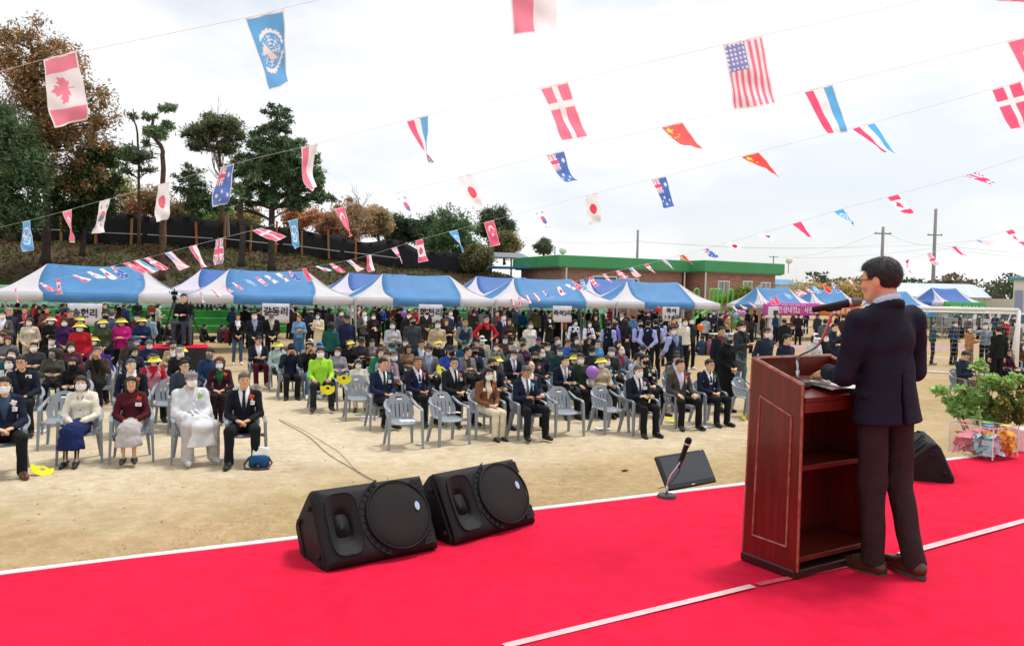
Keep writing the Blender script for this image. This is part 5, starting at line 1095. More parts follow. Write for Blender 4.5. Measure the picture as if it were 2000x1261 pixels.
def corsage(parent, p, c, sc=1.):
    o = empty('corsage', p); o.parent = parent
    if 'petal' not in HW:
        m = MB()
        for i in range(9):
            a = 2.4 * i; r = .006 * sqrt(i) * 1.6; m.ball((r * cos(a), -.012 + .002 * i / 3, r * sin(a)), (.012, .008, .012), 6)
        HW['petal'] = m.mesh('flower', smooth=True); m = MB()
        for a in (.4, 1.6, 2.9, 4.4): m.add([(0, 0, 0), (.02 * cos(a) - .008 * sin(a), -.008, .02 * sin(a) + .008 * cos(a)), (.045 * cos(a), -.002, .045 * sin(a)), (.02 * cos(a) + .008 * sin(a), -.006, .02 * sin(a) - .008 * cos(a))], [(0, 1, 2, 3), (3, 2, 1, 0)][:1])
        HW['leaves'] = m.mesh('leaf_sprig'); m = MB(); m.sweep([(0, -.004, -.01), (.008, -.01, -.05), (.002, -.006, -.085)], [(1, -.1), (1, .1), (-1, .1), (-1, -.1)], (0, -1, 0), [.010, .014, .012]); HW['ribbon'] = m.mesh('ribbon')
    for nm, k, cc in (('flower', 'petal', c), ('leaf_sprig', 'leaves', '#3e7a35'), ('ribbon', 'ribbon', '#dfe5dc')):
        ch = link(nm, HW[k], o); omat(ch, cloth(cc))
    o.scale = (1.25 * sc,) * 3; return o

PEOPLE = []
def person(loc, rz, pose='stand_clasp', kind='m', top='suit', tc='#1b2130', bot='trousers', bc='#17181c', shirt='#e8e8ea', tie=None, shoes='#151515', heel=False,
           hair='short', hc='black', mask=None, hat=None, hatc='#222222', glass=0, turn=0, tilt=0, skin=None, scale=1., near=False, tagc=None, cors=None, lany=None, desc=None, group=None, vestc=None, zipc=None, dz=0):
    """one person: returns the body, whose children are clothes, hair and what is worn"""
    h = near if isinstance(near, float) else (.0145 if near else .0235)
    J = joints(pose); o = link('person', body_mesh(pose, kind, turn, tilt, near)); o.location = loc; o.rotation_euler = (0, 0, rz); o.scale = (scale,) * 3
    omat(o, SKINM[skin if skin is not None else rng.choice((0, 0, 1, 1, 3))])
    def child(nm, me, c, mw=None, m=None):
        ch = link(nm, me, o, mw); omat(ch, m or cloth(c)); return ch
    tk = top
    if top == 'vest':
        child('vest', top_mesh(pose, kind, 'vest', h), tc); child('shirt', shirt_mesh(pose, kind, h, True), shirt)
    else:
        child({'suit': 'jacket', 'suitx': 'jacket', 'puff': 'jacket'}.get(top, top), top_mesh(pose, kind, top, h), tc)
        if top in ('suit', 'suitx', 'coat', 'robe'): child('shirt', shirt_mesh(pose, kind, h), shirt)
    if tie: shirt_mesh(pose, kind, h); child('tie', GARM['tie', pose, kind], tie)
    child({'tights': 'tights', 'skirt': 'skirt', 'jeans': 'jeans'}.get(bot, 'trousers'), bottom_mesh(pose, kind[0], bot, max(h, .02) if h > .01 else .012), bc) if bot else None
    for q in (-1, 1): child('shoe', shoe_mesh(pose, q, heel), shoes, m=mat('leather_' + shoes.lstrip('#'), shoes, .35, .1, 30))
    HM = head_mtx(J, turn, tilt)
    if kind[0] == 'o': HM = HM @ Matrix.Diagonal((1.02, 1.01, 1.01, 1))
    if hair: child('hair', hair_mesh(hair), '', HM, HAIRM[hc])
    if mask: child('mask', mask_mesh(), mask, HM)
    if glass: child('glasses', glasses_mesh(glass == 2), '', HM, mat('glasses_dark', '#1c1a1a', .25))
    if hat: child({'visor': 'visor', 'cap': 'cap', 'flat': 'cap', 'beanie': 'cap', 'band': 'hair_band'}.get(hat, 'hat'), hat_mesh(hat), hatc, HM @ Matrix.Translation((0, 0, .004)))
    A = ANCH.get(('top', pose, kind, top, h), {})
    if A:
        if zipc: m = MB(); m.tube([(0, A['mid'][1] - .006, A['mid'][2]), (0, A['zip'][1] - .006, A['zip'][2])], .005, 4); ch = m.build('zip', cloth(zipc), o)
        if tagc:
            x, y, z = A['left2' if cors else 'left']; m = MB(); m.box((0, 0, 0), (.085, .004, .055)); t = m.build('name_tag', PAPER, o); t.location = (x, y - .014, z - (.01 if cors else 0)); t.rotation_euler = (-.08, .08, .12)
            m = MB(); m.box((0, -.003, -.006), (.05, .001, .007)); m.box((0, -.003, .012), (.035, .001, .004)); m.build('print', mat('tag_ink', '#555a66', .8), t)
        if cors: corsage(o, (A['left'][0], A['left'][1] - .008, A['left'][2]), cors)
        if lany:
            x, y, z = A['mid']; m = MB()
            for q in (-1, 1): m.tube([(q * .05, A['zip'][1] + .03, J['nec'][2] - .02), (q * .03, A['zip'][1] - .012, A['zip'][2]), (q * .008, y - .012, z)], .005, 4)
            m.build('lanyard', cloth(lany), o); m = MB(); m.box((0, y - .016, z - .05), (.07, .004, .09)); m.build('badge', PAPER, o)
    PEOPLE.append((o, dict(top=top, tc=tc, mask=mask, hat=hat, hatc=hatc, pose=pose, kind=kind, hair=hair, hc=hc, desc=desc, group=group))); return o

# ------------------------------------------------------------------ tents
TBLU = mat('tent_blue', '#6cabe0', .6, .08, 1.4, .3, 5, trans=.4, col2='#5c9cd4'); TWHI = mat('tent_white', '#e6e4e8', .6, .05, 1.4, .3, 5, trans=.35); TBAK = mat('tent_blue_deep', '#5583cc', .6, .08, 1.4, .15, 9, trans=.35); TLIL = mat('tent_white_lilac', '#e6e2f0', .6, .05, 1.4, .15, 9, trans=.35)
POLE = mat('tent_pole', '#b8babd', .4, .08, 10, metal=.5)
def tent(loc, rz, w, d, he, hr, ridge, label, group, blue=None, white=None, front=None, legs=True, val=.30):
    """hip roof sheet in sewn panels: white corners, blue between; straight valance all round"""
    blue, white = blue or TBLU, white or TWHI; r = empty('canopy_tent', loc, rz); q = ridge / 2
    def pt(face, u, v):
        """face 0 front 1 right 2 back 3 left; u along the eave 0..1, v up the slope"""
        if face in (0, 2):
            e = VV(-w / 2 + w * u, -d / 2, he); t = VV(-q + 2 * q * u, 0, hr)
            sg = .10 * sin(pi * u)
        else: e = VV(w / 2, -d / 2 + d * u, he); t = VV(q, 0, hr); sg = 0
        p = e * (1 - v) + t * v; p[2] -= .16 * sin(pi * v) * (1 - .25 * v) + (.06 * sin(pi * u) * v * v if face in (0, 2) else 0) ; p[2] += (.016 * sin(u * 23 + v * 3) + .02 * sin(u * 9 - v * 7 + face) + .012 * sin(u * 41 + v * 5)) * sin(pi * v)
        if face in (2, 3): p[:2] = -p[:2]
        return p
    cut = .26
    for face in range(4):
        for (u0, u1, mt, nm) in ((0, cut, white, 'corner_panel'), (cut, 1 - cut, blue, 'roof_panel'), (1 - cut, 1, white, 'corner_panel')):
            nu, nv = 10, 10; P = []
            for i in range(nu + 1):
                row = []
                for j in range(nv + 1):
                    v = j / nv; a0 = u0 if u0 in (0,) else (cut * (1 - v) if u0 == cut else 1 - cut * (1 - v)); a1 = u1 if u1 == 1 else (cut * (1 - v) if u1 == cut else 1 - cut * (1 - v)); row.append(pt(face, a0 + (a1 - a0) * i / nu, v))
                P.append(row)
            m = MB(); m.shell(P, np.ones((nu, nv), bool), .004); m.build(nm, mt, r, smooth=True)
        L_ = w if face in (0, 2) else d
        for (u0, u1, mt) in ((0, cut, white), (cut, 1 - cut, blue), (1 - cut, 1, white)):
            P = [[pt(face, u0 + (u1 - u0) * i / 8, 0) + VV(0, 0, 1) * (-val * j / 2) + VV(0, 0, .012 * sin((u0 + i / 8) * 9) * j) for j in range(3)] for i in range(9)]
            for row in P:
                for j, p in enumerate(row): p[:2] *= 1 + .012 * j * 0 + .003
            m = MB(); m.shell(P, np.ones((8, 2), bool), .004); m.build('valance', mt, r, smooth=True)
    if legs:
        for sx in (-1, 1):
            for sy in (-1, 1): m = MB(); m.box((sx * (w / 2 - .06), sy * (d / 2 - .06), he / 2), (.055, .055, he)); m.build('leg', POLE, r)
    m = MB()
    for sy in (-1, 1):
        n = 6; m.tube([(-w / 2 + .06 + (w - .12) * i / n, sy * (d / 2 - .07), he - .08 - (.30 if i % 2 else 0)) for i in range(n + 1)], .013, 5); m.tube([(-w / 2 + .06 + (w - .12) * i / n, sy * (d / 2 - .07), he - .08 - (0 if i % 2 else .30)) for i in range(n + 1)], .013, 5)
    m.build('truss', POLE, r); tag(r, label, 'tent', group); return r
ORD = ('first', 'second', 'third', 'fourth', 'fifth')
for i in range(-1, 5):
    if i == 4: continue
    tent(TW(6 * i + 3 - .02, 1.5), ROT, 5.94, 3, 2.09, 3.10, 2.9, 'blue and white canopy tent, %s from the left in the long front row' % ORD[i + 1], 'front row of tents')
for k, (px, py) in enumerate(((394, 525), (682, 532), (931, 539), (1152, 543), (112, 520))):
    p = at_z(px, py, 3.2); dd = {0: 37, 1: 39.5, 2: 42.5, 3: 45, 4: 35}[k]; p = at_d(px, py, dd); c = p + U * 1.45; tent((c.x, c.y, p.z - 3.15), ROT, 5.94, 3, 2.1, 3.15, 2.9, 'deep blue and white tent behind the %s tent of the front row' % ('first and second', 'second and third', 'third and fourth', 'fourth and fifth', 'first')[k], 'rear row of tents', TBAK, TLIL, legs=False) if k != 4 else None
RA = radians(25)
RT = []
for k, (px, dd, lb) in enumerate(((1489, 43.5, 'blue and white tent hung with the pink banner'), (1597, 45.4, 'blue and white tent hung with the orange banner'), (1738, 48.8, 'blue and white tent hung with the light blue banner right of the speaker'), (1841, 50.6, 'blue and lilac white tent hung with the green banner'))):
    p = at_d(px, 600, dd); ex, ey = Vector((cos(RA), sin(RA), 0)), Vector((-sin(RA), cos(RA), 0)); w_, d_ = (4.2, 3) ; c = Vector((p.x, p.y, 0)) + ex * w_ / 2 + ey * d_ / 2
    tent(c, RA, w_, d_, 2.02 if k < 3 else 2.35, 3.05 if k < 3 else 3.35, 2.4, lb, 'tents on the right', TBLU if k < 3 else TBAK, TWHI if k < 3 else TLIL, val=.2); RT.append((p, ex, w_))
# banners on the right tents, with their lettering
def banner(k, z, h, col, texts, label, w=None):
    p, ex, w_ = RT[k]; w_ = w or w_; nrm = Vector((ex.y, -ex.x, 0)); r = empty('banner', Vector((p.x, p.y, z)) + nrm * .08); r.rotation_euler = (0, 0, RA)
    P = [[VV(w_ * i / 16, -.02 * sin(i * .9), -h / 2 + h * j / 3 - .03 * sin(pi * i / 16)) for j in range(4)] for i in range(17)]; m = MB(); m.shell(P, np.ones((16, 3), bool), .004); m.build('sheet', mat('banner_' + col[1:], col, .6, .06, 2, trans=.2), r, smooth=True)
    for (s, x, zz, size, c) in texts:
        if s[0] != '~': text_later(s, size, r, (x, -.05, zz), plain(c, .6), .012 * size); continue
        m = MB(); w0 = 0; ws = [int(q) for q in s[1:]]; tot = sum(ws) + .6 * (len(ws) - 1); q0 = -tot / 2                # lettering too blurred to read: syllable-sized strokes
        for k_, w_n in enumerate(ws):
            for j in range(w_n):
                cx = x + (q0 + j + .5) * size * .9; m.box((cx, -.05, zz + size * .16), (size * .55, .004, size * .13)); m.box((cx - size * .1, -.05, zz - size * .18), (size * .13, .004, size * .4)); m.box((cx + size * .2, -.05, zz - size * .1), (size * .12, .004, size * .3))
            q0 += w_n + .6
        m.build('lettering', plain(c, .6), r)
    tag(r, label, 'banner', 'banners on the right tents')
banner(0, 1.83, .72, '#d256b4', (('『인생네컷』 사진관', 2.35, -.08, .40, '#f4e9f2'), ('~4333', 2.2, .22, .14, '#f4e9f2'), ('❀', .75, -.05, .4, '#e89ad2')), 'pink banner with white lettering on the first of the right tents')
banner(1, 1.80, .68, '#e2822e', (('봉창조 카', 1.75, -.06, .38, '#f6ece0'), ('~344', 2.3, .22, .14, '#f6ece0'), ('❀', .6, -.05, .4, '#f0b070')), 'orange banner with white lettering left of the head of the speaker')
banner(2, 1.74, .7, '#3f9fd8', (('~43', 2.2, -.05, .36, '#e6f0f6'),), 'light blue banner with white lettering right of the speaker')
banner(3, 2.05, .8, '#3fae54', (('~4322', 2.3, .08, .3, '#e6f2e6'),), 'green banner with pale lettering on the last right tent')
# white name signs hung in the tents
SGN = mat('sign_white', '#eceaf2', .7, .03, 2, trans=.15)
def sign(px0, px1, py0, py1, d, lines, label, pole=False):
    A, B = at_d(px0, py0, d), at_d(px1, py0, d); C = at_d((px0 + px1) / 2, py1, d); w, h = B.x - A.x, A.z - C.z; r = empty('name_sign', ((A.x + B.x) / 2, d, (A.z + C.z) / 2), 0)
    P = [[VV(-w / 2 + w * i / 8, .02 * sin(i * 1.1), -h / 2 + h * j / 4) for j in range(5)] for i in range(9)]; m = MB(); m.shell(P, np.ones((8, 4), bool), .006); m.build('sheet', SGN, r, smooth=True)
    for s, size, zz in lines:
        text_later(s, size * h, r, (.02, -.04, zz * h), plain('#141414', .7), .008)
    if pole: m = MB(); m.tube([(.0, .03, -h / 2), (0, .03, -(A.z + C.z) / 2)], .025, 8); m.build('pole', plain('#d0d0d0'), r)
    tag(r, label, 'sign', 'white village name signs'); return r
sign(132, 199, 592, 634, 25.6, (('송현리', .45, .03),), 'white sign reading 송현리 hanging in the first tent'); sign(512, 565, 592, 630, 28.4, (('갈동리', .48, .06),), 'white sign reading 갈동리 hanging in the second tent')
sign(818, 864, 594, 629, 30.6, (('화천리', .48, .03),), 'white sign reading 화천리 hanging in the third tent'); sign(1080, 1117, 597, 629, 32.8, (('죽석2리', .36, .05),), 'white sign reading 죽석2리 on a pole below the fourth tent', True); sign(1294, 1327, 599, 627, 34.6, (('죽석', .40, .22), ('1·3·4리', .36, -.22)), 'white sign with two lines reading 죽석 above 1·3·4리 at the fifth tent', True)

text_flush()

# ------------------------------------------------------------------ grey plastic armchairs
CH = {}
def chair_proto():
    m = MB(); P = [[VV(-.215 + .43 * i / 10 * (1), -.21 + .42 * j / 10, .425 - .018 * (1 - ((i - 5) / 5) ** 2) + .02 * (j / 10) ** 2 - (.02 if j == 0 else 0)) for j in range(11)] for i in range(11)]; m.shell(P, np.ones((10, 10), bool), .012); CH['seat'] = m.mesh('seat', [GREYPL], smooth=True)
    nu, nv = 27, 16; P = []; K = np.ones((nu, nv), bool)
    for i in range(nu + 1):
        u = -1 + 2 * i / nu; row = []
        for j in range(nv + 1):
            v = j / nv; wd = .205 + .045 * sin(pi * min(1, v * .9)) ; row.append(VV(wd * u * (1 - .10 * v * v), .19 + .13 * v - .045 * u * u, .41 + v * (.435 - .11 * u ** 4 - .025 * u * u)))
        P.append(row)
    for i in range(nu):
        u = (i - nu // 2)
        for j in range(nv):
            if 2 <= j <= 9 and abs(u) <= 8 and u % 4 == 0: K[i, j] = False
            if j == 13 and abs(u) <= 3: K[i, j] = False
    m = MB(); m.shell(P, K, .011); CH['back'] = m.mesh('backrest', [GREYPL], smooth=True, angle=50)
    for s in (-1, 1):
        m = MB(); pr_ = [(.026, -.006), (.024, .006), (-.024, .006), (-.026, -.006), (-.021, -.018), (-.018, -.006), (.018, -.006), (.021, -.018)]
        m.sweep(catmull([(s * .205, .255, .76), (s * .248, .20, .70), (s * .268, .08, .655), (s * .272, -.08, .645), (s * .268, -.19, .635), (s * .266, -.225, .60)], 4), pr_); CH['arm', s] = m.mesh('armrest', [GREYPL], smooth=True, angle=45)
        lp = [(.030, -.016), (.030, .016), (.024, .016), (.024, -.010), (-.024, -.010), (-.024, .016), (-.030, .016), (-.030, -.016)]
        m = MB(); m.sweep([(s * .266, -.222, .61), (s * .270, -.235, .42), (s * .285, -.255, .0)], [(.020, -.030), (.020, .030), (-.020, .030), (-.020, -.030)], (0, 1, 0), [1., 1., .75]); CH['fleg', s] = m.mesh('leg', [GREYPL])
        m = MB(); m.sweep([(s * .20, .20, .43), (s * .215, .235, .25), (s * .24, .30, .0)], [(.022, -.03), (.022, .03), (-.022, .03), (-.022, -.03)], (0, 1, 0), [1.1, 1., .75]); CH['rleg', s] = m.mesh('leg', [GREYPL])
        m = MB(); m.box((s * .238, -.20, .415), (.05, .06, .05), bev=.01); CH['bkt', s] = m.mesh('bracket', [GREYPL])
    m = MB(); m.box((0, .262, .755), (.085, .004, .03), Matrix.Rotation(-.29, 3, 'X')); CH['label'] = m.mesh('sticker', [PAPER])
chair_proto(); NCH = [0]
def chair(loc, rz, label, sticker=True, group='grey plastic armchairs', full=True):
    r = empty('plastic_chair', loc, rz); link('seat', CH['seat'], r); link('backrest', CH['back'], r)
    for s in (-1, 1): link('armrest', CH['arm', s], r); link('leg', CH['fleg', s], r); link('leg', CH['rleg', s], r); link('bracket', CH['bkt', s], r)
    r.scale = (.93,) * 3
    if sticker: o = link('sticker', CH['label'], r); o.location = (0, -.012, .0)
    tag(r, label, 'chair', group); return r

# ------------------------------------------------------------------ things on the field
WHT = mat('goal_white', '#ecebea', .4, .06, 6)
g0, g1 = at_d(1690, 597, 25.5), at_d(1990, 607, 23.5); zb = (g0.z + g1.z) / 2; gl_ = empty('football_goal', (g1.x, g1.y, 0)); go = -gl_.location
A, B = Vector((g0.x, g0.y, zb)), Vector((g1.x, g1.y, zb)); bk = Vector((.35, 1.3, 0)); A2, B2 = A + bk - Vector((0, 0, .12)), B + bk + Vector((.5, 0, -.12))
for nm, a, b_, r_ in (('crossbar', A, B, .055), ('post', Vector((A.x, A.y, 0)), A, .055), ('post', Vector((B.x, B.y, 0)), B, .055), ('rear_bar', A2, B2, .03), ('side_bar', A, A2, .03), ('side_bar', B, B2, .03), ('rear_post', Vector((A2.x, A2.y + .4, 0)), A2, .03), ('rear_post', Vector((B2.x, B2.y + .4, 0)), B2, .03), ('ground_bar', Vector((A2.x, A2.y + .4, .03)), Vector((B2.x, B2.y + .4, .03)), .03)):
    m = MB(); m.tube([a + go, b_ + go], r_, 10, (0, 1, .01)); m.build(nm, WHT, gl_, smooth=True)
m = MB()
for i in range(1, 30): t = i / 30; p, q = A2.lerp(B2, t), Vector((A2.x, A2.y + .4, 0)).lerp(Vector((B2.x, B2.y + .4, 0)), t); m.tube([p + go, q + go], .002, 3, (0, 1, .1), cap=False)
for j in range(1, 14): t = j / 14; p, q = A2.lerp(Vector((A2.x, A2.y + .4, 0)), t), B2.lerp(Vector((B2.x, B2.y + .4, 0)), t); m.tube([p + go, q + go], .002, 3, cap=False)
tag(m.build('net', plain('#cfcfcc'), gl_), kind='stuff'); tag(gl_, 'white tubular football goal with net at the right side of the field', 'goal')

# black platform with camera tripods
pc = at_d(350, 690, 19.5); pf = empty('camera_platform', (pc.x, pc.y, 0), ROT); m = MB(); m.box((0, 0, .44), (1.35, 1.2, .88), bev=.01); m.build('skirt', mat('platform_black', '#232325', .8, .2, 3, .3, 6), pf); m = MB(); m.box((0, 0, .886), (1.36, 1.21, .012)); m.build('carpet', CARP, pf); tag(pf, 'black box platform with a red top carrying the cameraman', 'platform')
def tripod(loc, h, label, cam_label, body=(.14, .3, .12), rz=0, legs=.42):
    r = empty('tripod', loc, rz)
    for k in range(3):
        a = 2 * pi * k / 3 + .5; m = MB(); e = Vector((legs * cos(a), legs * sin(a), .02))
        for s in (-.02, .02): m.tube([(s * sin(a), -s * cos(a), h - .1), e * .55 + Vector((s * sin(a), -s * cos(a), (h - .1) * .45)), e], [.014, .013, .010], 6)
        m.tube([(0, 0, h * .4), e * .5 + Vector((0, 0, h * .45))], .008, 5); m.build('leg', mat('tripod_grey', '#3a3c40', .4, .1, 9), r)
    m = MB(); m.lathe([(.05, h - .12), (.06, h - .04), (.04, h)], 12); m.build('head', BLACKP, r, smooth=True); m = MB(); m.tube([(0, 0, h - .03), (.1, .38, h - .12)], .011, 6); m.build('pan_handle', BLACKP, r)
    tag(r, label, 'tripod', 'camera tripods'); c = empty('video_camera', Vector(loc) + Vector((0, 0, h)), rz); m = MB(); m.box((0, 0, body[2] / 2 + .01), body, bev=.015); m.build('body', BLACKP, c); m = MB(); m.lathe([(.035, 0), (.05, .12), (.055, .16)], 14, (0, -body[1] / 2, body[2] / 2 + .01), Matrix.Rotation(radians(90), 3, 'X')); m.build('lens', BLACKP, c, smooth=True, angle=40); m = MB(); m.tube([(0, -.08, body[2]), (0, -.06, body[2] + .07), (0, .08, body[2] + .07), (0, .1, body[2])], .012, 6); m.build('top_handle', BLACKP, c)
    m = MB(); m.box((-.11, .02, body[2] * .8), (.02, .1, .07)); m.build('viewfinder', BLACKP, c); tag(c, cam_label, 'camera', 'video cameras')
tripod(Vector((pc.x + .3, pc.y - .05, .9)), .92, 'tripod standing in front of the cameraman on the platform', 'black video camera in front of the cameraman', rz=ROT); p = at_d(346, 690, 19.9); tripod(Vector((p.x - .12, p.y + .1, .9)), 1.25, 'taller tripod at the left of the cameraman', 'black camera on the taller tripod left of the cameraman', (.16, .12, .1), rz=ROT, legs=.36)
m = MB(); m.box((0, 0, .24), (.36, .36, .48), bev=.02); o = m.build('stool', BLACKP); o.location = (pc.x - .02, pc.y + .32, .893); tag(o, 'black box stool under the cameraman', 'stool')
# cables on the sand
for k, pts in enumerate((((545, 820), (600, 850), (640, 885), (690, 915), (735, 940)), ((545, 818), (590, 838), (640, 868), (665, 885), (700, 922), (722, 935)))):
    m = MB(); m.tube(catmull([at_z(x, y, .012) for x, y in pts], 6), .0055 - .002 * k, 5); tag(m.build('floor_cable', plain('#7a7062', .8)), ('thick' if k == 0 else 'thin') + ' dark cable snaking over the sand towards the nearest loudspeaker', 'cable')
# litter
def flat_thing(name, px, py, w, h, col, rz, label, cat, z=.006, curl=.03, rim=0):
    P = [[VV(-w / 2 + w * a / 6, -h / 2 + h * b_ / 6, z + curl * abs(sin(a * 1.1 + b_ * .6)) * .5) for b_ in range(7)] for a in range(7)]; m = MB(); m.shell(P, np.ones((6, 6), bool), .002); o = m.build(name, cloth(col), smooth=True); o.location = at_z(px, py, 0); o.rotation_euler = (0, 0, rz); tag(o, label, cat); return o
def visor_thing(px, py, z, rx, ry, rz, label):
    o = link('sun_visor', hat_mesh('fan')); omat(o, cloth('#e9de2e')); o.scale = (.85,) * 3; o.location = at_z(px, py, z); o.rotation_euler = (rx, ry, rz); tag(o, label, 'visor', 'loose yellow sun visors')
visor_thing(82, 916, .06, .6, .3, .5, 'yellow sun visor lying on the sand beside the front row chairs at left'); visor_thing(1310, 818, .06, .4, .2, .2, 'yellow sun visor on the sand under the chair of the man in grey brown'); visor_thing(1450, 812, .08, .9, .2, 1., 'yellow sun visor on the sand beside the rightmost front row man')
visor_thing(640, 758, .62, 1.4, 0, 0, 'yellow sun visor held on the lap of the man in lime green'); visor_thing(672, 738, .80, 1.5, 0, .2, 'yellow sun visor held by the woman in the striped sweater'); visor_thing(864, 722, .92, 1.2, .6, .4, 'yellow sun visor held up behind the man with striped tie')
for i, (x, y, w, h, c, rz, lb, ct) in enumerate(((1372, 834, .3, .21, '#e6e9f0', .4, 'printed leaflet on the sand between the two rightmost front row men', 'leaflet'), (1178, 838, .28, .2, '#e6e6ea', .2, 'white sheet on the sand below the third empty front chair', 'paper'), (722, 815, .3, .2, '#eef0f4', -.1, 'white sheet on the sand left of the first front row man', 'paper'), (700, 810, .12, .08, '#8fd0c8', .3, 'small turquoise packet on the sand by an empty chair', 'packet'), (76, 843, .25, .18, '#d6d9ea', .1, 'pale leaflet on the sand behind the leftmost man', 'leaflet'), (920, 830, .25, .15, '#cfd0e0', .5, 'folded leaflet on the sand under an empty front chair', 'leaflet'), (1220, 920, .09, .05, '#2a2420', .6, 'dark fallen leaf on the dry grass in front of the stage', 'leaf'), (820, 868, .12, .1, '#e9e9ee', .9, 'crumpled tissue at the foot of the first empty front chair', 'tissue'))): flat_thing('litter_' + ct, x, y, w, h, c, rz, lb, ct)
r = empty('shoulder_bag', at_z(506, 914, 0)); m = MB(); m.box((0, 0, .09), (.26, .12, .18), bev=.03); m.build('pouch', cloth('#24507e'), r, smooth=True); m = MB(); m.tube([(-.13, 0, .14), (-.19, -.03, .05), (-.15, -.1, .015), (.0, -.13, .012), (.14, -.08, .015), (.17, 0, .08), (.13, 0, .14)], .014, 6); m.build('strap', plain('#5a3a2a', .7), r, smooth=True); tag(r, 'blue shoulder bag with brown strap at the feet of the man in black suit', 'bag')
o = sheet_of('papers_in_bag', at_z(506, 914, 0) + Vector((.02, 0, .22)), .2, .14, 0, 'white papers sticking out of the blue shoulder bag', 2); o.rotation_euler = (1.35, .1, .05)
# balloons
for i, (x, y, d, r_, c, lb) in enumerate(((1157, 727, 14.6, .125, '#b57ad6', 'large purple balloon among the seated rows'), (789, 613, 30, .13, '#9a6ad0', 'purple balloon under the third tent'), (1286, 604, 35, .13, '#e0303a', 'red balloon beside the two line sign'), (1368, 639, 30, .14, '#f07a1e', 'orange balloon behind the boy in black checked jacket'), (1443, 611, 33, .13, '#ee8fb8', 'pink balloon at the top of the balloon bunch'), (1437, 616, 32.8, .12, '#7ac6e8', 'sky blue balloon at the left of the balloon bunch'), (1445, 623, 32.9, .12, '#35b56a', 'green balloon in the middle of the balloon bunch'), (1438, 631, 32.7, .12, '#2fb05c', 'green balloon at the bottom of the balloon bunch'), (1451, 612, 33.1, .12, '#b9a0e0', 'lilac balloon at the right of the balloon bunch'), (1620, 627, 36, .13, '#e83a44', 'red balloon behind the microphone'))):
    p = at_d(x, y, d); r = empty('balloon', p); m = MB(); m.lathe([(.012, -r_ * 1.18), (r_ * .22, -r_ * 1.0), (r_ * .62, -r_ * .72), (r_ * .92, -r_ * .3), (r_, .12 * r_), (r_ * .85, r_ * .6), (r_ * .5, r_ * .92), (.01, r_ * 1.05)], 18); m.build('skin', mat('balloon_' + c[1:], c, .25, .03, 3, trans=.3, coat=.3), r, smooth=True); m = MB(); m.tube([(0, 0, -r_ * 1.15), (.02, .01, -r_ * 2.2), (-.01, 0, -r_ * 3.4)], .004, 4); m.build('string', PAPER, r); tag(r, lb, 'balloon', 'balloons')

# folding tables, screen booth and machines under the right tents
def table(px, py, d, w, label, rz=0, top='#e3e3e6'):
    p = at_d(px, py, d); r = empty('folding_table', (p.x, p.y, 0), rz); m = MB(); m.box((0, 0, .72), (w, .6, .035), bev=.008); m.build('table_top', plain(top, .5), r)
    for sx in (-1, 1):
        for sy in (-1, 1): m = MB(); m.tube([(sx * (w / 2 - .25), sy * .22, .70), (sx * (w / 2 - .1), sy * .25, 0)], .014, 6); m.build('leg', POLE, r)
    tag(r, label, 'table', 'folding tables'); return r
table(1530, 636, 44.5, 2.6, 'white folding table under the pink banner', RA * .3); table(1572, 636, 46.5, 1.8, 'second white folding table right of the one under the pink banner', RA * .3); table(1648, 632, 49, 1.6, 'white folding table under the orange banner', RA * .3); table(1880, 634, 53, 2.4, 'white folding table with cloth under the green banner', RA * .3); table(1425, 628, 36, 2.2, 'white folding table behind the balloon bunch', ROT); table(1840, 636, 52, 1.6, 'white folding table right of the speaker beside the standing board', RA * .3)
p = at_d(1508, 612, 43.8); r = empty('photo_booth', (p.x, p.y, 0)); m = MB(); m.box((-.1, 0, 1.62), (.75, .5, .62), bev=.02); m.build('housing', plain('#e2e2e4'), r); m = MB(); m.box((.12, -.262, 1.60), (.26, .02, .26)); m.build('screen', plain('#1a1a1e', .2), r); m = MB(); m.box((-.1, 0, .66), (.22, .3, 1.3)); m.build('stand', plain('#d0d0d4'), r); tag(r, 'white photo booth box with a dark screen at the pink bannered tent', 'booth')
p = at_d(1540, 626, 49); r = empty('quad_bike', (p.x, p.y, 0), .5)
for sx in (-.45, .45):
    for sy in (-.4, .4): m = MB(); m.lathe([(.14, -.1), (.26, -.1), (.28, 0), (.26, .1), (.14, .1)], 16, (sx * 1.3, sy, .28), Matrix.Rotation(radians(90), 3, 'X')); m.build('wheel', mat('rubber', '#0e0e0f', .8), r, smooth=True)
m = MB(); m.box((0, 0, .62), (1.1, .36, .25), bev=.06); m.box((-.5, 0, .72), (.5, .8, .08), bev=.03); m.box((.55, 0, .7), (.5, .8, .08), bev=.03); m.build('body', plain('#d0262c', .3), r); m = MB(); m.box((.15, 0, .82), (.6, .3, .12), bev=.05); m.build('saddle', BLACKP, r); m = MB(); m.tube([(-.3, 0, .7), (-.38, 0, 1.0), (-.36, -.35, 1.05)], .02, 6); m.tube([(-.38, 0, 1.0), (-.36, .35, 1.05)], .02, 6); m.build('handlebar', STEEL, r); tag(r, 'red quad bike parked under the pink bannered tent', 'quad bike')
p = at_d(1840, 620, 55); r = empty('notice_board', (p.x, p.y, 0), .1); m = MB(); m.box((0, 0, 1.15), (.9, .05, 1.9)); m.build('panel', mat('board_print', '#d9d6ce', .6, .4, 7, col2='#8a9aa0'), r); m = MB(); m.box((0, -.03, 1.9), (.86, .01, .38)); m.build('header', plain('#d99a3a'), r)
for sx in (-.4, .4): m = MB(); m.box((sx, .05, .55), (.04, .04, 1.1)); m.build('leg', POLE, r)
tag(r, 'tall printed notice board with an orange header right of the speaker', 'board')
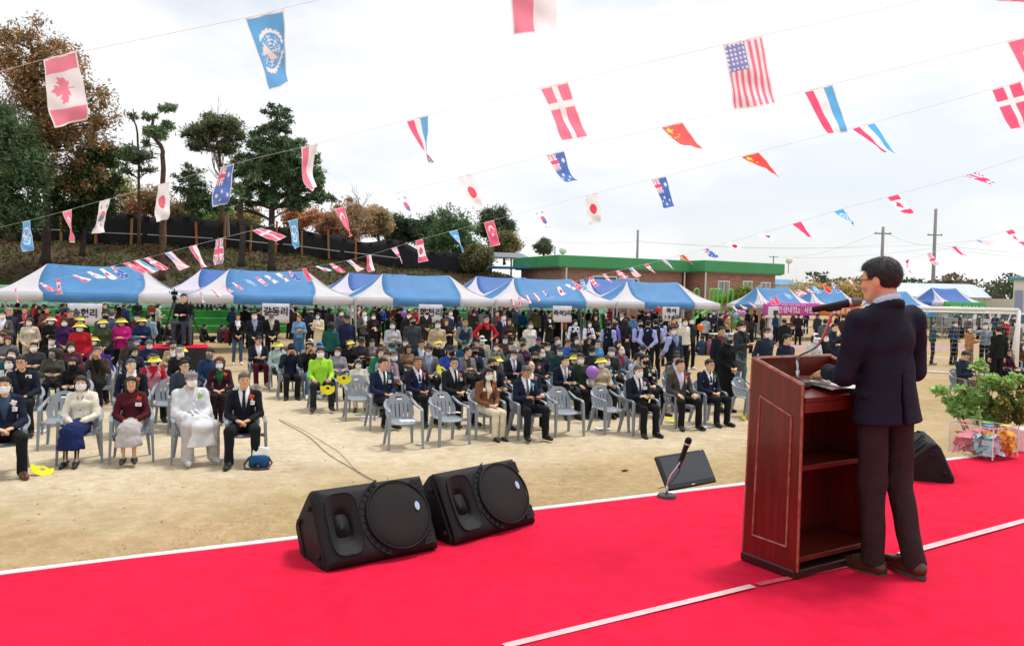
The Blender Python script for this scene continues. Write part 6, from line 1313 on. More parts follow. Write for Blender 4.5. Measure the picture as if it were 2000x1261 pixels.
def truck(px, d, rz, label, long=4.6):
    p = at_d(px, 640, d); r = empty('small_truck', (p.x, p.y, 0), rz); WH = mat('truck_white', '#e6e7e8', .25, .04, 2, coat=.5)
    m = MB(); y = .8; pr = [(-1.0, .45), (-1.02, 1.05), (-.78, 1.75), (.55, 1.80), (.62, .45)]; V = [(x, s * y * (1 if z < 1.2 else .93), z) for s in (-1, 1) for x, z in pr]; n = 5; m.add(V, [tuple(range(n)), tuple(reversed(range(n, 2 * n)))] + [((i + 1) % n, i, n + i, n + (i + 1) % n) for i in range(n)]); m.build('cab', WH, r)
    m = MB(); m.add([(-1.00, -.68, 1.12), (-1.00, .68, 1.12), (-.80, .64, 1.68), (-.80, -.64, 1.68)], [(0, 1, 2, 3), (3, 2, 1, 0)][:1]); o = m.build('windscreen', GLS, r); o.location.x = -.012
    for s in (-1, 1): m = MB(); m.add([(-.78, s * .79, 1.1), (.35, s * .79, 1.1), (.35, s * .755, 1.66), (-.62, s * .755, 1.66)], [(0, 1, 2, 3) if s < 0 else (3, 2, 1, 0)]); o = m.build('side_window', GLS, r); o.location.y = s * .016
    m = MB(); L_ = long - 1.7; m.box((.7 + L_ / 2, 0, .85), (L_, 1.6, .08)); m.build('bed', WH, r)
    for s in (-1, 1): m = MB(); m.box((.7 + L_ / 2, s * .8, 1.08), (L_, .05, .4)); m.build('side_board', WH, r); m = MB(); m.lathe([(.02, -.1), (.1, -.1), (.1, .1), (.02, .1)], 12, (-1.03, s * .55, .75), Matrix.Rotation(radians(90), 3, 'Y') @ Matrix.Diagonal((1, 1, .2)).to_3x3()); m.build('headlight', plain('#f2f2ee', .15), r)
    m = MB(); m.box((.7 + L_, 0, 1.08), (.05, 1.6, .4)); m.build('tailboard', WH, r); m = MB(); m.box((-1.04, 0, .45), (.1, 1.5, .2), bev=.03); m.build('bumper', plain('#4a4b4e'), r)
    for x in (-.35, long - 2.0):
        for s in (-1, 1):
            m = MB(); m.lathe([(.16, -.09), (.29, -.09), (.31, -.03), (.31, .05), (.29, .09), (.16, .09)], 18, (x, s * .72, .31), Matrix.Rotation(radians(90), 3, 'X')); w = m.build('wheel', mat('rubber', '#0e0e0f', .8), r, smooth=True); m = MB(); m.lathe([(.02, -.05), (.17, -.08), (.17, .08), (.02, .05)], 14, (x, s * .72, .31), Matrix.Rotation(radians(90), 3, 'X')); m.build('rim', plain('#b0b2b5', .3), w)
    tag(r, label, 'truck', 'white trucks parked at the right'); return r
truck(1905, 58, .25, 'white small truck behind the green bannered tent'); truck(1962, 53, 2.7, 'white small truck parked in front of the warehouse'); truck(1872, 62, .1, 'white small truck farther back behind the notice board'); truck(2010, 50, .4, 'white small truck cut off by the right edge of the photo')
# playground climbing frame beside the fifth tent
p = at_d(1385, 600, 47); r = empty('playground_slide', (p.x, p.y, 0), .2); GR = mat('play_green', '#5fc24a', .4, .06, 4)
for i, x in enumerate((-1.0, .0, .25, .5, 1.2)): m = MB(); m.tube([(x, 0, 0), (x, 0, 2.7), (x + .04, 0, 2.85), (x + .16, 0, 2.9), (x + .28, 0, 2.85), (x + .32, 0, 2.7), (x + .32, 0, 0)], .05, 8, (0, 1, 0)); m.build('hoop', GR, r, smooth=True)
m = MB(); m.sweep([(1.2, -.2, 1.5), (2.2, -.2, .9), (3.4, -.2, .15)], [(.35, .15), (.35, -.02), (-.35, -.02), (-.35, .15), (-.31, .15), (-.31, .02), (.31, .02), (.31, .15)], (0, 0, 1)); m.build('chute', plain('#c9ccd0', .4), r); m = MB(); m.box((.6, .2, 1.5), (1.4, 1.0, .08)); m.build('deck', plain('#9aa0a6'), r)
m = MB(); m.sweep([(-1.6, -.3, .2), (-1.1, -.3, 1.0), (-.3, -.3, 1.6)], [(.2, .06), (.2, -.06), (-.2, -.06), (-.2, .06)], (0, 0, 1)); m.build('climber', GR, r); tag(r, 'green playground frame with hoops and a grey slide beside the fifth tent', 'playground')
tree('bush', [(1445, 610), (1445, 590), (1447, 580)], [(1445, 580, 30, 14), (1420, 590, 24, 12)], 52, 2600, .16, ['#6a7a34', '#7d8a3c', '#55662c'], 'olive hedge bush below the right windows of the brick building', 131, (.06, .03), 24, .32, .8, 1.6, cat='bush')
for i, (x, y, rx, ry) in enumerate(((1660, 572, 40, 8), (1600, 573, 40, 8), (1560, 580, 40, 9), (1700, 571, 40, 8))): tree('bush', [(x, y + ry * 1.4), (x, y + ry * .4), (x, y)], [(x, y, rx, ry)], 85 + 6 * i, 1600, .3, ['#a08a5c', '#b0945f', '#8f8558', '#847c54'], 'brown scrub in the distance, %s clump behind the right tents' % ('second', 'third', 'fourth', 'first')[i], 140 + i, (.06, .03), 20, .4, .8, 1.6, cat='bush', group='scrub behind the right tents')

# ------------------------------------------------------------------ the speaker at the lectern
sp = at_z(1740, 1120, STZ); sp_top = at_d(1716, 499, sp.y - .02).z - STZ; SPS = sp_top / 1.695
spk = person(sp, -2.84, 'stand_speak', 'mx', 'suitx', '#181b2a', 'trousers', '#2f2527', shirt='#c3d6ee', shoes='#4a2a1c', hair='shortx', hc='black', glass=1, turn=.36, tilt=.06, skin=1, scale=SPS, near=.0095, desc='speaker in navy jacket and dark trousers standing at the lectern, seen from behind')
spk.rotation_euler = (Matrix.Rotation(radians(-3.8), 3, 'Y') @ Matrix.Rotation(-2.84, 3, 'Z')).to_euler()
J_ = joints('stand_speak')
for q in (-1, 1):                                                      # grey soles under the brown shoes
    a, t_ = J_['ank', q], J_['toe', q]; d_ = (t_ - a) * (1, 1, 0); d_ /= np.linalg.norm(d_); b_ = a * (1, 1, 0); m = MB(); side = VV(-d_[1], d_[0], 0)
    ol = []
    for i in range(20):
        an = 2 * pi * i / 20; r_ = .140 * cos(an); ol.append(b_ + d_ * (.062 + r_) + side * (.047 * sin(an) * (1 + .08 * cos(an))))
    m.add([tuple(p + VV(0, 0, .001)) for p in ol] + [tuple(p + VV(0, 0, .022)) for p in ol], [tuple(reversed(range(20))), tuple(range(20, 40))] + [(i, (i + 1) % 20, 20 + (i + 1) % 20, 20 + i) for i in range(20)]); m.build('sole', mat('sole_grey', '#4a443f', .8, .1, 30), spk)
    m = MB()
    for k in range(3): m.tube([tuple(b_ + d_ * (.085 + .022 * k) + side * -.025 + VV(0, 0, .083 - .010 * k)), tuple(b_ + d_ * (.09 + .022 * k) + VV(0, 0, .092 - .010 * k)), tuple(b_ + d_ * (.085 + .022 * k) + side * .025 + VV(0, 0, .083 - .010 * k))], .0035, 5)
    m.build('lace', plain('#2a1a14', .8), spk)

# ------------------------------------------------------------------ the audience, row by row
OCC = []
def settle(p, r=.46):
    """nobody stands inside a neighbour: step back along the line of sight"""
    for _ in range(14):
        hit = [q for q in OCC if (Vector((p.x, p.y)) - q).length < r]
        if not hit: break
        d = Vector((p.x, p.y)).normalized(); p = p + Vector((d.x, d.y, 0)) * .12
    OCC.append(Vector((p.x, p.y))); return p
def S(x, y, kind='m', top='suit', tc='1b2233', zone='', sc=None, f=None, chairs=True, mask='w', pose=None, **k):
    """someone seated whose head top is at pixel (x, y)"""
    sc = sc or (1.0 if kind[0] != 'f' else .96) * rng.uniform(.97, 1.03)
    sc *= .95; hat = k.get('hat'); tz = 1.25 * sc + (.03 if hat else .0); p = at_z(x, y, tz); p.z = 0; p = settle(p, .40)
    if pose is None: pose = rng.choice(('sit_lap', 'sit_thigh', 'sit_lap_close', 'sit_read_tuck', 'sit_cross'))
    fz = ROT + (f if f is not None else rng.uniform(-.22, .22)); near = y > 690
    mk = {'w': '#f1f1f0', 'b': '#1c1c1e', 'g': '#74767a', 'c': '#dccfb4', 'n': '#26304e', 'p': '#d6a9a6', None: None}[mask]
    k.setdefault('turn', rng.choice((0, 0, -.35, .3, -.6, .55)) if not near else rng.choice((0, .2, -.2))); k.setdefault('tilt', rng.choice((0, 0, .18, .3)) if not near else 0)
    o = person(p, fz, pose, kind, top, '#' + tc, mask=mk, scale=sc, near=near, group='people seated in the audience', desc=None, **k); PEOPLE[-1][1].update(zone=zone, px=x); o.rotation_euler = (rng.uniform(-.06, .04), rng.uniform(-.05, .05), fz)
    if chairs:
        c = chair(p, ROT + (f or 0) * .6, '', sticker=near); PEOPLE[-1][1]['chair'] = c
    return o
def T(x, y, kind='m', top='suit', tc='1b2233', zone='', sc=None, f=0., mask='w', pose=None, d=None, z=0., **k):
    """someone standing whose head top is at pixel (x, y)"""
    sc = sc or (1.0 if kind[0] != 'f' else .94) * rng.uniform(.97, 1.03); tz = 1.69 * sc + (.03 if k.get('hat') else 0)
    if d is None: p = at_z(x, y, tz + z)
    else: p = at_d(x, y, d); 
    p.z = z; p = settle(p, .42)
    if pose is None: pose = rng.choice(('stand_clasp', 'stand_side', 'stand_behind', 'stand_cross'))
    mk = {'w': '#f1f1f0', 'b': '#1c1c1e', 'g': '#74767a', 'c': '#dccfb4', 'n': '#26304e', 'p': '#d6a9a6', None: None}[mask]; k.setdefault('turn', rng.choice((0, 0, -.35, .3)))
    o = person(p, ROT + f + rng.uniform(-.08, .08), pose, kind, top, '#' + tc, mask=mk, scale=sc, near=False, group='people standing behind the audience', **k); PEOPLE[-1][1].update(zone=zone, px=x); return o
YV = dict(hat='visor', hatc='#e3da62')
# left front row
Z = 'left front row'
S(8, 735, 'm', 'suit', '1c2438', Z, shirt='#3a4c6a', shoes='#5a3020', tagc=1, cors='#efe0e6', pose='sit_lap_wide', sc=1.02)
S(158, 733, 'f', 'jacket', 'e9e2cf', Z, bot='skirt', bc='#1d2a5a', hair='bob', hc='brown', heel=True, tagc=1, lany='#1d2450', pose='sit_lap_close', sc=.97); w_ = PEOPLE[-1][0]; ch = link('tights', bottom_mesh('sit_lap_close', 'f', 'tights', .02), w_); omat(ch, cloth('#1a171c'))
S(258, 735, 'f', 'jacket', '4e161f', Z, mask=None, bot='skirt', bc='#b9b2b4', hair='bob', hc='brown', heel=True, shoes='#2a2422', tagc=1, cors='#d8452e', pose='sit_lap_close', sc=.96)
S(376, 722, 'm', 'robe', 'd9d9dc', Z, shirt='#cfcfd2', bot='wide', bc='#b8b0ae', hair='receding', hc='grey', hat='monk', hatc='#8f8f97', glass=1, shoes='#b9babc', cors='#8fc96a', pose='sit_lap_wide', sc=1.02)
S(478, 727, 'm', 'suit', '16181f', Z, mask=None, tie='#1d2240', hc='grey', tagc=1, cors='#d4503a', pose='sit_lap_wide', sc=1.03, turn=.25, skin=1)
# left second row and behind
Z = 'left block second row'
S(48, 694, 'm', 'suit', '1d2331', Z, mask=None, shirt='#131315', glass=1, tagc=1, pose='sit_lap', sc=1.04, skin=1)
S(258, 700, 'm', 'suit', '151a28', Z, mask=None, hc='grey', cors='#e0702a', pose='sit_lap', turn=.4, sc=1.02)
S(362, 702, 'm', 'jacket', '363e4a', Z, mask=None, glass=1, pose='sit_lap', turn=.3)
S(430, 698, 'f', 'suit', '3a141c', Z, shirt='#1d5a34', hair='perm', hc='red', glass=1, cors='#e8602e', pose='sit_lap_close', bc='#241014')
Z = 'left block third row'
S(25, 696, 'f', 'jacket', 'd6d4d0', Z, hair='long'); S(100, 680, 'f', 'jacket', '4a4c40', Z, mask='g', hair='perm', pose='sit_read'); S(148, 697, 'f', 'jacket', '141416', Z, mask='b', hair='long', tilt=.2); S(193, 677, 'm', 'suit', '41372f', Z, mask=None, hair='short', hc='grey', pose='sit_face', shirt='#1a1a1c')
S(262, 676, 'f', 'vest', '1a2130', Z, mask='c', shirt='#2a2f3c', hair='perm'); S(302, 688, 'f', 'vest', 'c98a98', Z, mask=None, shirt='#b8202e', hair='perm', hc='brown', **YV); S(356, 678, 'm', 'jacket', '1b1b1e', Z, hc='white'); S(412, 679, 'm', 'jacket', '233a5c', Z, mask='g', glass=1)
Z = 'left block fourth row'
S(20, 681, 'm', 'jacket', '1f4a5c', Z, hair='perm'); S(17, 656, 'f', 'jacket', '6b6b70', Z, mask=None, hair='perm', hc='red'); S(6, 650, 'm', 'jacket', '202124', Z); S(100, 652, 'm', 'suit', '17181c', Z, hat='fedora', hatc='#141416', hair='short'); S(118, 679, 'f', 'jacket', '17171a', Z, mask=None, hair='bob', hc='brown', f=2.6, chairs=False)
S(198, 671, 'm', 'jacket', '4a2a8a', Z, mask=None); S(222, 652, 'f', 'jacket', '2a2f48', Z, hair='perm', hat='visor', hatc='#2f4a86', turn=-.7); S(254, 656, 'm', 'jacket', '4a3f38', Z, mask='g', hat='cap', hatc='#3a3c52'); S(270, 655, 'f', 'jacket', 'b82430', Z, hat='bucket', hatc='#5a7086', hair='bob'); S(290, 663, 'f', 'jacket', '1c2a48', Z, hair='bob', hc='grey', turn=.4)
S(325, 658, 'f', 'jacket', '1d1d22', Z, mask='g', hair='short', turn=.6); S(336, 665, 'f', 'coat', 'b79c78', Z, mask='g', hair='short', turn=.6); S(350, 674, 'f', 'jacket', '2a343c', Z, hair='perm', **YV)
S(70, 668, 'm', 'jacket', '33363e', Z); S(140, 668, 'f', 'jacket', '5a2a3a', Z, hair='perm'); S(185, 655, 'f', 'jacket', '6a4a7a', Z, hair='perm', **YV)
# left standing crowd
Z = 'left standing group'
T(5, 606, 'm', 'suit', '5a5650', Z, cors='#6a8ac0'); T(18, 600, 'm', 'jacket', '232a40', Z, hc='white', mask=None, f=.5); T(48, 598, 'm', 'suit', '20222a', Z, mask=None, shirt='#b05a64'); T(34, 591, 'm', 'suit', '2a2d33', Z, f=2.8, mask=None); T(58, 619, 'f', 'suit', 'cdbfa6', Z, bc='#cdbfa6', shirt='#d9cdb6', hair='bob', hc='brown', pose='stand_clasp'); T(92, 598, 'm', 'suit', '5d5148', Z, mask=None, shirt='#8a2a2e', turn=.3)
T(100, 615, 'f', 'jacket', '19191c', Z, hair='perm', hat='visor', hatc='#d9d2b0', pose='stand_phone'); T(126, 620, 'f', 'jacket', '3f1d4e', Z, hair='perm', pose='stand_clasp'); T(137, 604, 'm', 'jacket', '4a1f24', Z, mask=None, hc='grey', turn=.7); T(156, 626, 'f', 'puff', 'b81f2c', Z, hair='perm', pose='stand_clasp', sc=.93, **YV); T(158, 615, 'f', 'jacket', '17181a', Z, hair='perm', **YV)
T(200, 620, 'f', 'puff', '424a34', Z, hair='perm', pose='stand_clasp', turn=.4, **YV); T(205, 606, 'm', 'jacket', '3f4660', Z, mask='b', glass=1); T(219, 605, 'm', 'suit', '5a5a60', Z, hc='grey', mask=None, f=2.7); T(237, 617, 'f', 'puff', 'c4267a', Z, mask='p', hair='perm', pose='stand_phone', tilt=.15, **YV); T(277, 617, 'f', 'puff', '1d3556', Z, mask='p', hair='perm', pose='stand_phone', **YV); T(267, 607, 'm', 'vest', '7a2028', Z, shirt='#2a3040', hat='bucket', hatc='#1c1c1e', turn=.5)
Z = 'first tent'
for x, y, c, kd, hh, fz in ((12, 594, '17181c', 'f', 'perm', .4), (67, 592, 'a81f2c', 'f', 'tail', 2.4), (76, 600, 'b0222e', 'f', 'perm', .8), (113, 603, 'b0222e', 'f', 'short', 2.9), (130, 600, 'a81f2c', 'm', 'short', 2.5), (86, 594, '2a2c34', 'm', 'short', -.4), (122, 592, '1f4038', 'm', 'short', 1.2), (205, 592, '2f2f36', 'm', 'short', .6), (228, 594, '4a3f36', 'f', 'tail', 1.4), (243, 592, '2a3a66', 'm', 'short', 2.6), (50, 594, '8a2a34', 'f', 'perm', 2.)
    ): T(x, y, kd, 'vest' if c[:2] in ('a8', 'b0') else 'jacket', c, Z, hair=hh, f=fz, mask=None, shirt='#2a2a32')
Z = 'foot of the terraces left of the platform'
for x, y, c, fz, hh in ((268, 600, '1f2024', .0, 'short'), (297, 600, '7a4a2a', 0., 'short')):
    p = at_d(x, y, 40.5); person((p.x, p.y, .38), ROT, 'sit_lap', 'm', 'jacket', '#' + c, mask='#f1f1f0' if x > 280 else '#1c1c1e', scale=1.0, group='people on the terraces'); PEOPLE[-1][1].update(zone='terrace steps', px=x)
T(290, 612, 'f', 'jacket', '8aa0b6', Z, hair='short', f=2.9, mask=None); 
for x, y, c, hh in ((306, 626, '59604c', None), (321, 622, '1d1e22', 'cap'), (331, 630, '26282c', None)):
    p = at_d(x, y + 22, 34.); person((p.x, p.y, 0), ROT + .3, 'gnd_lap', 'm', 'jacket', '#' + c, hair='short', hat=hh, hatc='#1c1e24', mask='#f1f1f0' if hh else None, group='people sitting on the ground'); PEOPLE[-1][1].update(zone=Z, px=x)
# cameraman on the platform
person((pc.x - .02, pc.y + .30, .93), ROT - .3, 'sit_read', 'm', 'jacket', '#141416', bot='jeans', bc='#3d4656', shoes='#1a1a1a', hair='short', turn=.45, scale=1.02, near=True, desc='young cameraman in black sweater and jeans seated on the black platform')
Z = 'terrace top'
for i, x in enumerate((390, 408, 424, 438, 471)):
    p = at_d(x, 600, 42.2); person((p.x, p.y, 1.145), ROT + (.5 if i % 2 else -.2), 'stand_side' if i != 3 else 'walk_side', 'm', 'jacket', ('#2a2c30', '#3a2a2a', '#5a6a80', '#22242a', '#1c1d20')[i], bot='jeans', bc=('#1a1b1f', '#2a2420', '#44586e', '#2a2e36', '#141518')[i], shoes='#d9d9d6' if i == 2 else '#1a1a1a', group='people on the terraces'); PEOPLE[-1][1].update(zone='terrace top', px=x)
Z = 'sitting on the ground behind the platform'
for x, y, c in ((432, 646, '4a3444'), (398, 638, '17181a'), (445, 640, '6a2630')):
    p = at_d(x, y + 20, 33.5); person((p.x, p.y, 0), ROT + 2.2, 'gnd_lap', 'f', 'jacket', '#' + c, hair='short', group='people sitting on the ground'); PEOPLE[-1][1].update(zone=Z, px=x)
# centre standing, second tent
Z = 'centre standing group'
T(464, 611, 'f', 'suit', '141417', Z, mask=None, bot='jeans', bc='#3f5a74', hair='bob', shoes='#e6e6e4', pose='stand_clasp', sc=.95); T(497, 608, 'm', 'suit', '1a1f2c', Z, pose='stand_clasp', shirt='#9aa0b8'); T(530, 606, 'm', 'suit', '19191b', Z, mask='g', glass=2, shirt='#b9b0a2', lany='#e6e6e6', pose='stand_clasp', sc=1.03); T(571, 593, 'm', 'suit', '252830', Z, mask='g', f=.9); T(584, 614, 'f', 'jacket', '6f93b8', Z, mask=None, hair='tail', hc='orange', bot='wide', bc='#3f6488', pose='stand_cross', turn=-.6, sc=.93); T(622, 610, 'f', 'coat', 'dccfae', Z, hair='long', bc='#d9cdb0', pose='stand_phone', f=-.7, sc=.95); T(608, 602, 'm', 'jacket', '1d2234', Z, mask='b'); T(665, 604, 'm', 'jacket', '4a5058', Z, f=.8); T(678, 612, 'm', 'jacket', '202748', Z, mask=None, hat='cap', hatc='#3a2a34', pose='stand_side', skin=2, sc=1.02); T(712, 603, 'm', 'suit', '55575a', Z, pose='stand_cross', turn=-.5, sc=1.03); T(729, 611, 'f', 'jacket', '191a1d', Z, hair='bob', lany='#b02a30'); T(767, 626, 'f', 'jacket', 'b6b8bb', Z, hair='long', pose='stand_cross', sc=.95)
T(479, 596, 'm', 'jacket', '1a1a1c', 'second tent', f=2.5, mask=None)
Z = 'second tent'
for x, y, c, kd, hh, fz in ((505, 600, '17181a', 'm', 'short', 2.6), (596, 600, '1a1a1c', 'f', 'tail', 2.4), (617, 594, '141416', 'm', 'short', 2.7), (631, 596, '18181b', 'f', 'short', 2.9), (643, 600, '4a4248', 'f', 'bob', 2.4), (646, 628, '1f5a50', 'f', 'bob', 2.7), (685, 594, 'c9c6c8', 'f', 'bob', .5), (700, 595, 'a8202c', 'f', 'bob', 2.6), (713, 592, '6a2430', 'f', 'perm', .2), (732, 597, '2f2f33', 'm', 'short', 2.6), (745, 599, '2a48a0', 'f', 'perm', -.4), (757, 597, '26262a', 'f', 'perm', .6), (771, 597, 'b8242e', 'f', 'long', -.2)): T(x, y, kd, 'vest' if c[:2] == 'a8' else 'jacket', c, Z, hair=hh, f=fz, mask=None if fz > 1 else 'w', **(YV if x in (713, 757) else {}))
# aisle and right block seated
Z = 'back rows of the centre block'
S(507, 656, 'm', 'suit', '1d2332', Z, mask=None, glass=1, bc='#4a1420', shoes='#8a8a88', pose='sit_read', tilt=.25, sc=1.03); S(547, 663, 'f', 'jacket', 'a9bdb9', Z, hair='long', hc='brown', **YV, bc='#26382c'); S(566, 668, 'm', 'jacket', '1a2134', Z, mask=None, hat='cap', hatc='#26242a', pose='sit_face', tilt=.4); S(606, 668, 'm', 'jacket', '1e1e20', Z, mask='b', bot='jeans', bc='#47688c', shoes='#dcdcda', pose='sit_face'); S(610, 660, 'm', 'jacket', '9a9a98', Z, hat='cap', hatc='#d9d6cf'); S(621, 668, 'm', 'jacket', '3a3a40', Z, hat='cap', hatc='#4f86b4', mask=None)
S(629, 678, 'm', 'jacket', 'a3dc3c', Z, bc='#26282c', shoes='#1d1f1d', zipc='#4a6a20', pose='sit_thigh_wide', sc=1.04, turn=0, tilt=0); S(660, 677, 'f', 'jacket', '8f8f98', Z, hair='bob', pose='sit_read'); S(683, 661, 'f', 'jacket', '1b1a1c', Z, mask=None, hair='bob', hc='brown', **YV, turn=.6); S(706, 659, 'm', 'suit', '3a302a', Z, mask=None, hat='bucket', hatc='#41463a', glass=2, shirt='#2a3a58', skin=2); S(728, 662, 'f', 'jacket', '8a8480', Z, hair='short', glass=1, mask='c'); S(704, 699, 'f', 'jacket', 'e0d8c4', Z, hair='bob', hat='band', hatc='#efe9e0', sc=.84, bc='#d9cdb0', pose='sit_read', mask='w', tilt=.2); S(741, 679, 'f', 'jacket', '1d7a4a', Z, mask='c', hair='bob', hc='brown', turn=.3); S(756, 685, 'm', 'vest', '4a5464', Z, mask='c', shirt='#9a8a94', cors='#d98a9a', pose='sit_read', tilt=.2)
S(768, 667, 'm', 'jacket', '2a3a54', Z, hat='cap', hatc='#1d5a50'); S(771, 684, 'm', 'jacket', '202124', Z, hc='grey', skin=2); S(795, 674, 'f', 'jacket', '8a6e52', Z, mask=None, hair='long', tilt=.2); S(821, 663, 'm', 'suit', '1c2234', Z, mask=None, shirt='#c3cbd8'); S(836, 674, 'm', 'suit', '77787a', Z, glass=1, shirt='#9aa6c0'); S(860, 661, 'm', 'jacket', '19191b', Z, **YV); S(880, 673, 'm', 'puff', '3448a0', Z, mask='b', hat='bucket', hatc='#3a3c4a', glass=2); S(909, 663, 'm', 'jacket', '23506e', Z, mask=None, glass=1, hat='cap', hatc='#1f5a52'); S(930, 661, 'm', 'jacket', '1d2430', Z, mask=None, hat='cap', hatc='#232a44'); S(945, 654, 'm', 'jacket', 'b3a488', Z, hat='cap', hatc='#e0dcd6'); S(931, 673, 'm', 'vest', '19191b', Z, mask='b', shirt='#2c3446', hat='flat', hatc='#4f5358'); S(914, 677, 'm', 'suit', '837c74', Z, mask=None, glass=1, turn=.8, shirt='#3a3c3e'); S(966, 669, 'f', 'jacket', '7a7c74', Z, hair='bob', pose='sit_face'); S(970, 690, 'f', 'jacket', '3c3a38', Z, hair='perm', **YV)
S(999, 665, 'm', 'jacket', '2a2c30', Z, mask=None, hat='beanie', hatc='#3f4044'); S(1011, 672, 'm', 'jacket', '55585c', Z, hc='white'); S(1022, 657, 'm', 'jacket', 'a8a498', Z, hat='cap', hatc='#3f5240'); S(1025, 669, 'f', 'jacket', '4a2a44', Z, mask='c', hair='short'); S(1054, 657, 'm', 'jacket', '1f2a44', Z, mask=None, hat='cap', hatc='#4a2a8c', skin=2); S(1058, 680, 'm', 'jacket', '1c2334', Z, hair='receding'); S(1087, 658, 'm', 'jacket', '2a2a2d', Z, hc='grey'); S(1091, 674, 'm', 'jacket', '1d4444', Z, hat='cap', hatc='#5a6066'); S(1112, 660, 'm', 'jacket', '2a62b4', Z, hat='cap', hatc='#7a6448', mask=None); S(1127, 658, 'f', 'jacket', '33353a', Z, hair='bob'); S(1148, 658, 'f', 'jacket', '1b1b1e', Z, mask=None, glass=1, hair='bob', hc='brown'); S(1121, 688, 'f', 'jacket', '57453a', Z, mask='c', hair='perm', **YV); S(1118, 678, 'm', 'jacket', '22304c', Z, hat='cap', hatc='#26344e')
S(1160, 673, 'm', 'jacket', '333030', Z, hat='cap', hatc='#2a2a2c'); S(1167, 663, 'm', 'jacket', '4f8fc8', Z, mask=None, glass=1); S(1191, 675, 'm', 'jacket', '2d2e30', Z, hat='flat', hatc='#767a7e', pose='sit_lap'); S(1178, 694, 'f', 'jacket', 'b9a890', Z, hair='perm', **YV); S(1219, 675, 'm', 'suit', '5f6f86', Z, shirt='#8a2f3c', hair='receding', pose='sit_lap'); S(1257, 672, 'm', 'jacket', '3a3c40', Z, hat='fedora', hatc='#4a4e52', glass=1); S(1250, 688, 'm', 'jacket', 'b9bcc4', Z, mask=None, turn=.7); S(1322, 685, 'm', 'jacket', '1e2230', Z, mask=None)
S(790, 660, 'm', 'jacket', '3a3a3e', Z); S(985, 655, 'm', 'jacket', '4a3a34', Z); S(1072, 668, 'm', 'jacket', '3c4450', Z); S(1210, 664, 'f', 'jacket', '51303a', Z, hair='perm'); S(1140, 690, 'm', 'jacket', '2d3a2f', Z)
# second row and front row of the right block
Z = 'right block second row'
S(964, 699, 'm', 'suit', '1c1f28', Z, mask='b', tie='#d9c66a', pose='sit_read'); S(1002, 683, 'm', 'suit', '1a1d27', Z, tie='#8a74b4', pose='sit_read'); S(1041, 686, 'm', 'suit', '2e2e30', Z, mask='b', cors='#e6b0bc', shirt='#2a2a2c'); S(1035, 704, 'm', 'suit', '1d2740', Z, mask=None, hair='receding', cors='#e07a34', turn=.5); S(1102, 694, 'm', 'suit', '171d2e', Z, tie='#8f9aa0', mask='c', cors='#e9c6c9', pose='sit_read', turn=.45); S(1186, 698, 'm', 'jacket', '174450', Z, shirt='#174450', tagc=1, cors='#e9dadb', pose='sit_lap', bc='#161d2c'); S(1262, 692, 'm', 'suit', '191b22', Z, mask='b', shirt='#17171a', tagc=1, cors='#6aa05a', pose='sit_lap'); S(1324, 692, 'm', 'suit', '6f6c68', Z, mask=None, tagc=1, shirt='#dcdce2')
Z = 'right block front row'
S(747, 699, 'm', 'suit', '1c2540', Z, mask=None, tie='#2a2c38', tagc=1, cors='#4a9a4a', pose='sit_lap_tuck', sc=1.02, skin=1); S(823, 696, 'm', 'suit', '1b2138', Z, mask=None, hc='grey', tie='#3a4a86', cors='#e0584e', pose='sit_lap', sc=1.02, skin=2); S(892, 697, 'm', 'suit', '24252a', Z, mask=None, glass=1, tie='#1c2030', cors='#e07a4a', tagc=1, pose='sit_lap_wide', sc=1.02, turn=-.3); S(950, 718, 'f', 'suit', '7a5238', Z, shirt='#e3d8bd', hair='long', bc='#ddd2b8', heel=True, cors='#e8803a', pose='sit_lap_close', sc=.96); S(1031, 714, 'm', 'suit', '1a2134', Z, mask=None, hc='grey', tie='#5a6270', cors='#7ac0d0', pose='sit_read_wide', tilt=.35, sc=1.0, skin=2); S(1250, 712, 'm', 'suit', '1a1e28', Z, tie='#2a3a6a', hc='grey', cors='#e3a0a8', tagc=1, pose='sit_read', tilt=.12, sc=1.0); S(1331, 701, 'm', 'suit', '4a443f', Z, mask=None, shirt='#cfc9e6', cors='#e0564e', bc='#17171a', pose='sit_thigh_wide', sc=1.04); S(1386, 701, 'm', 'suit', '1b2236', Z, mask=None, glass=1, tie='#3a2f4e', hc='brown', cors='#6a9a5a', pose='sit_lap', sc=1.02)
for k, (x, y, lb) in enumerate(((787, 772, 'first empty grey chair of the right front row, before the man with striped tie'), (876, 768, 'second empty grey chair in the front row, in front of the man with dotted tie'), (1103, 758, 'empty grey chair right of the man reading in the front row'), (1190, 755, 'empty grey chair in front of the man in teal uniform'), (700, 735, 'empty grey chair left of the first front row man'), (1462, 738, 'grey chair standing alone beside the lectern'), (330, 742, 'empty grey chair between the woman in maroon and the man in robe'), (158, 700, 'empty grey chair behind the woman in cream'), (120, 768, 'empty grey chair just left behind the woman in cream'))):
    p = at_z(x, y, .785); p.z = 0; chair(p, ROT + (.12 if k % 2 else -.06), lb)
o = flat_thing('programme', 787, 822, .22, .16, '#eeeef2', .4, 'white programme lying on the first empty front chair', 'paper', .0); o.location = at_z(795, 822, .44); o = flat_thing('programme', 890, 808, .22, .13, '#eeeef2', .4, 'white programme lying on the second empty front chair', 'paper', .0); o.location = at_z(885, 806, .44)
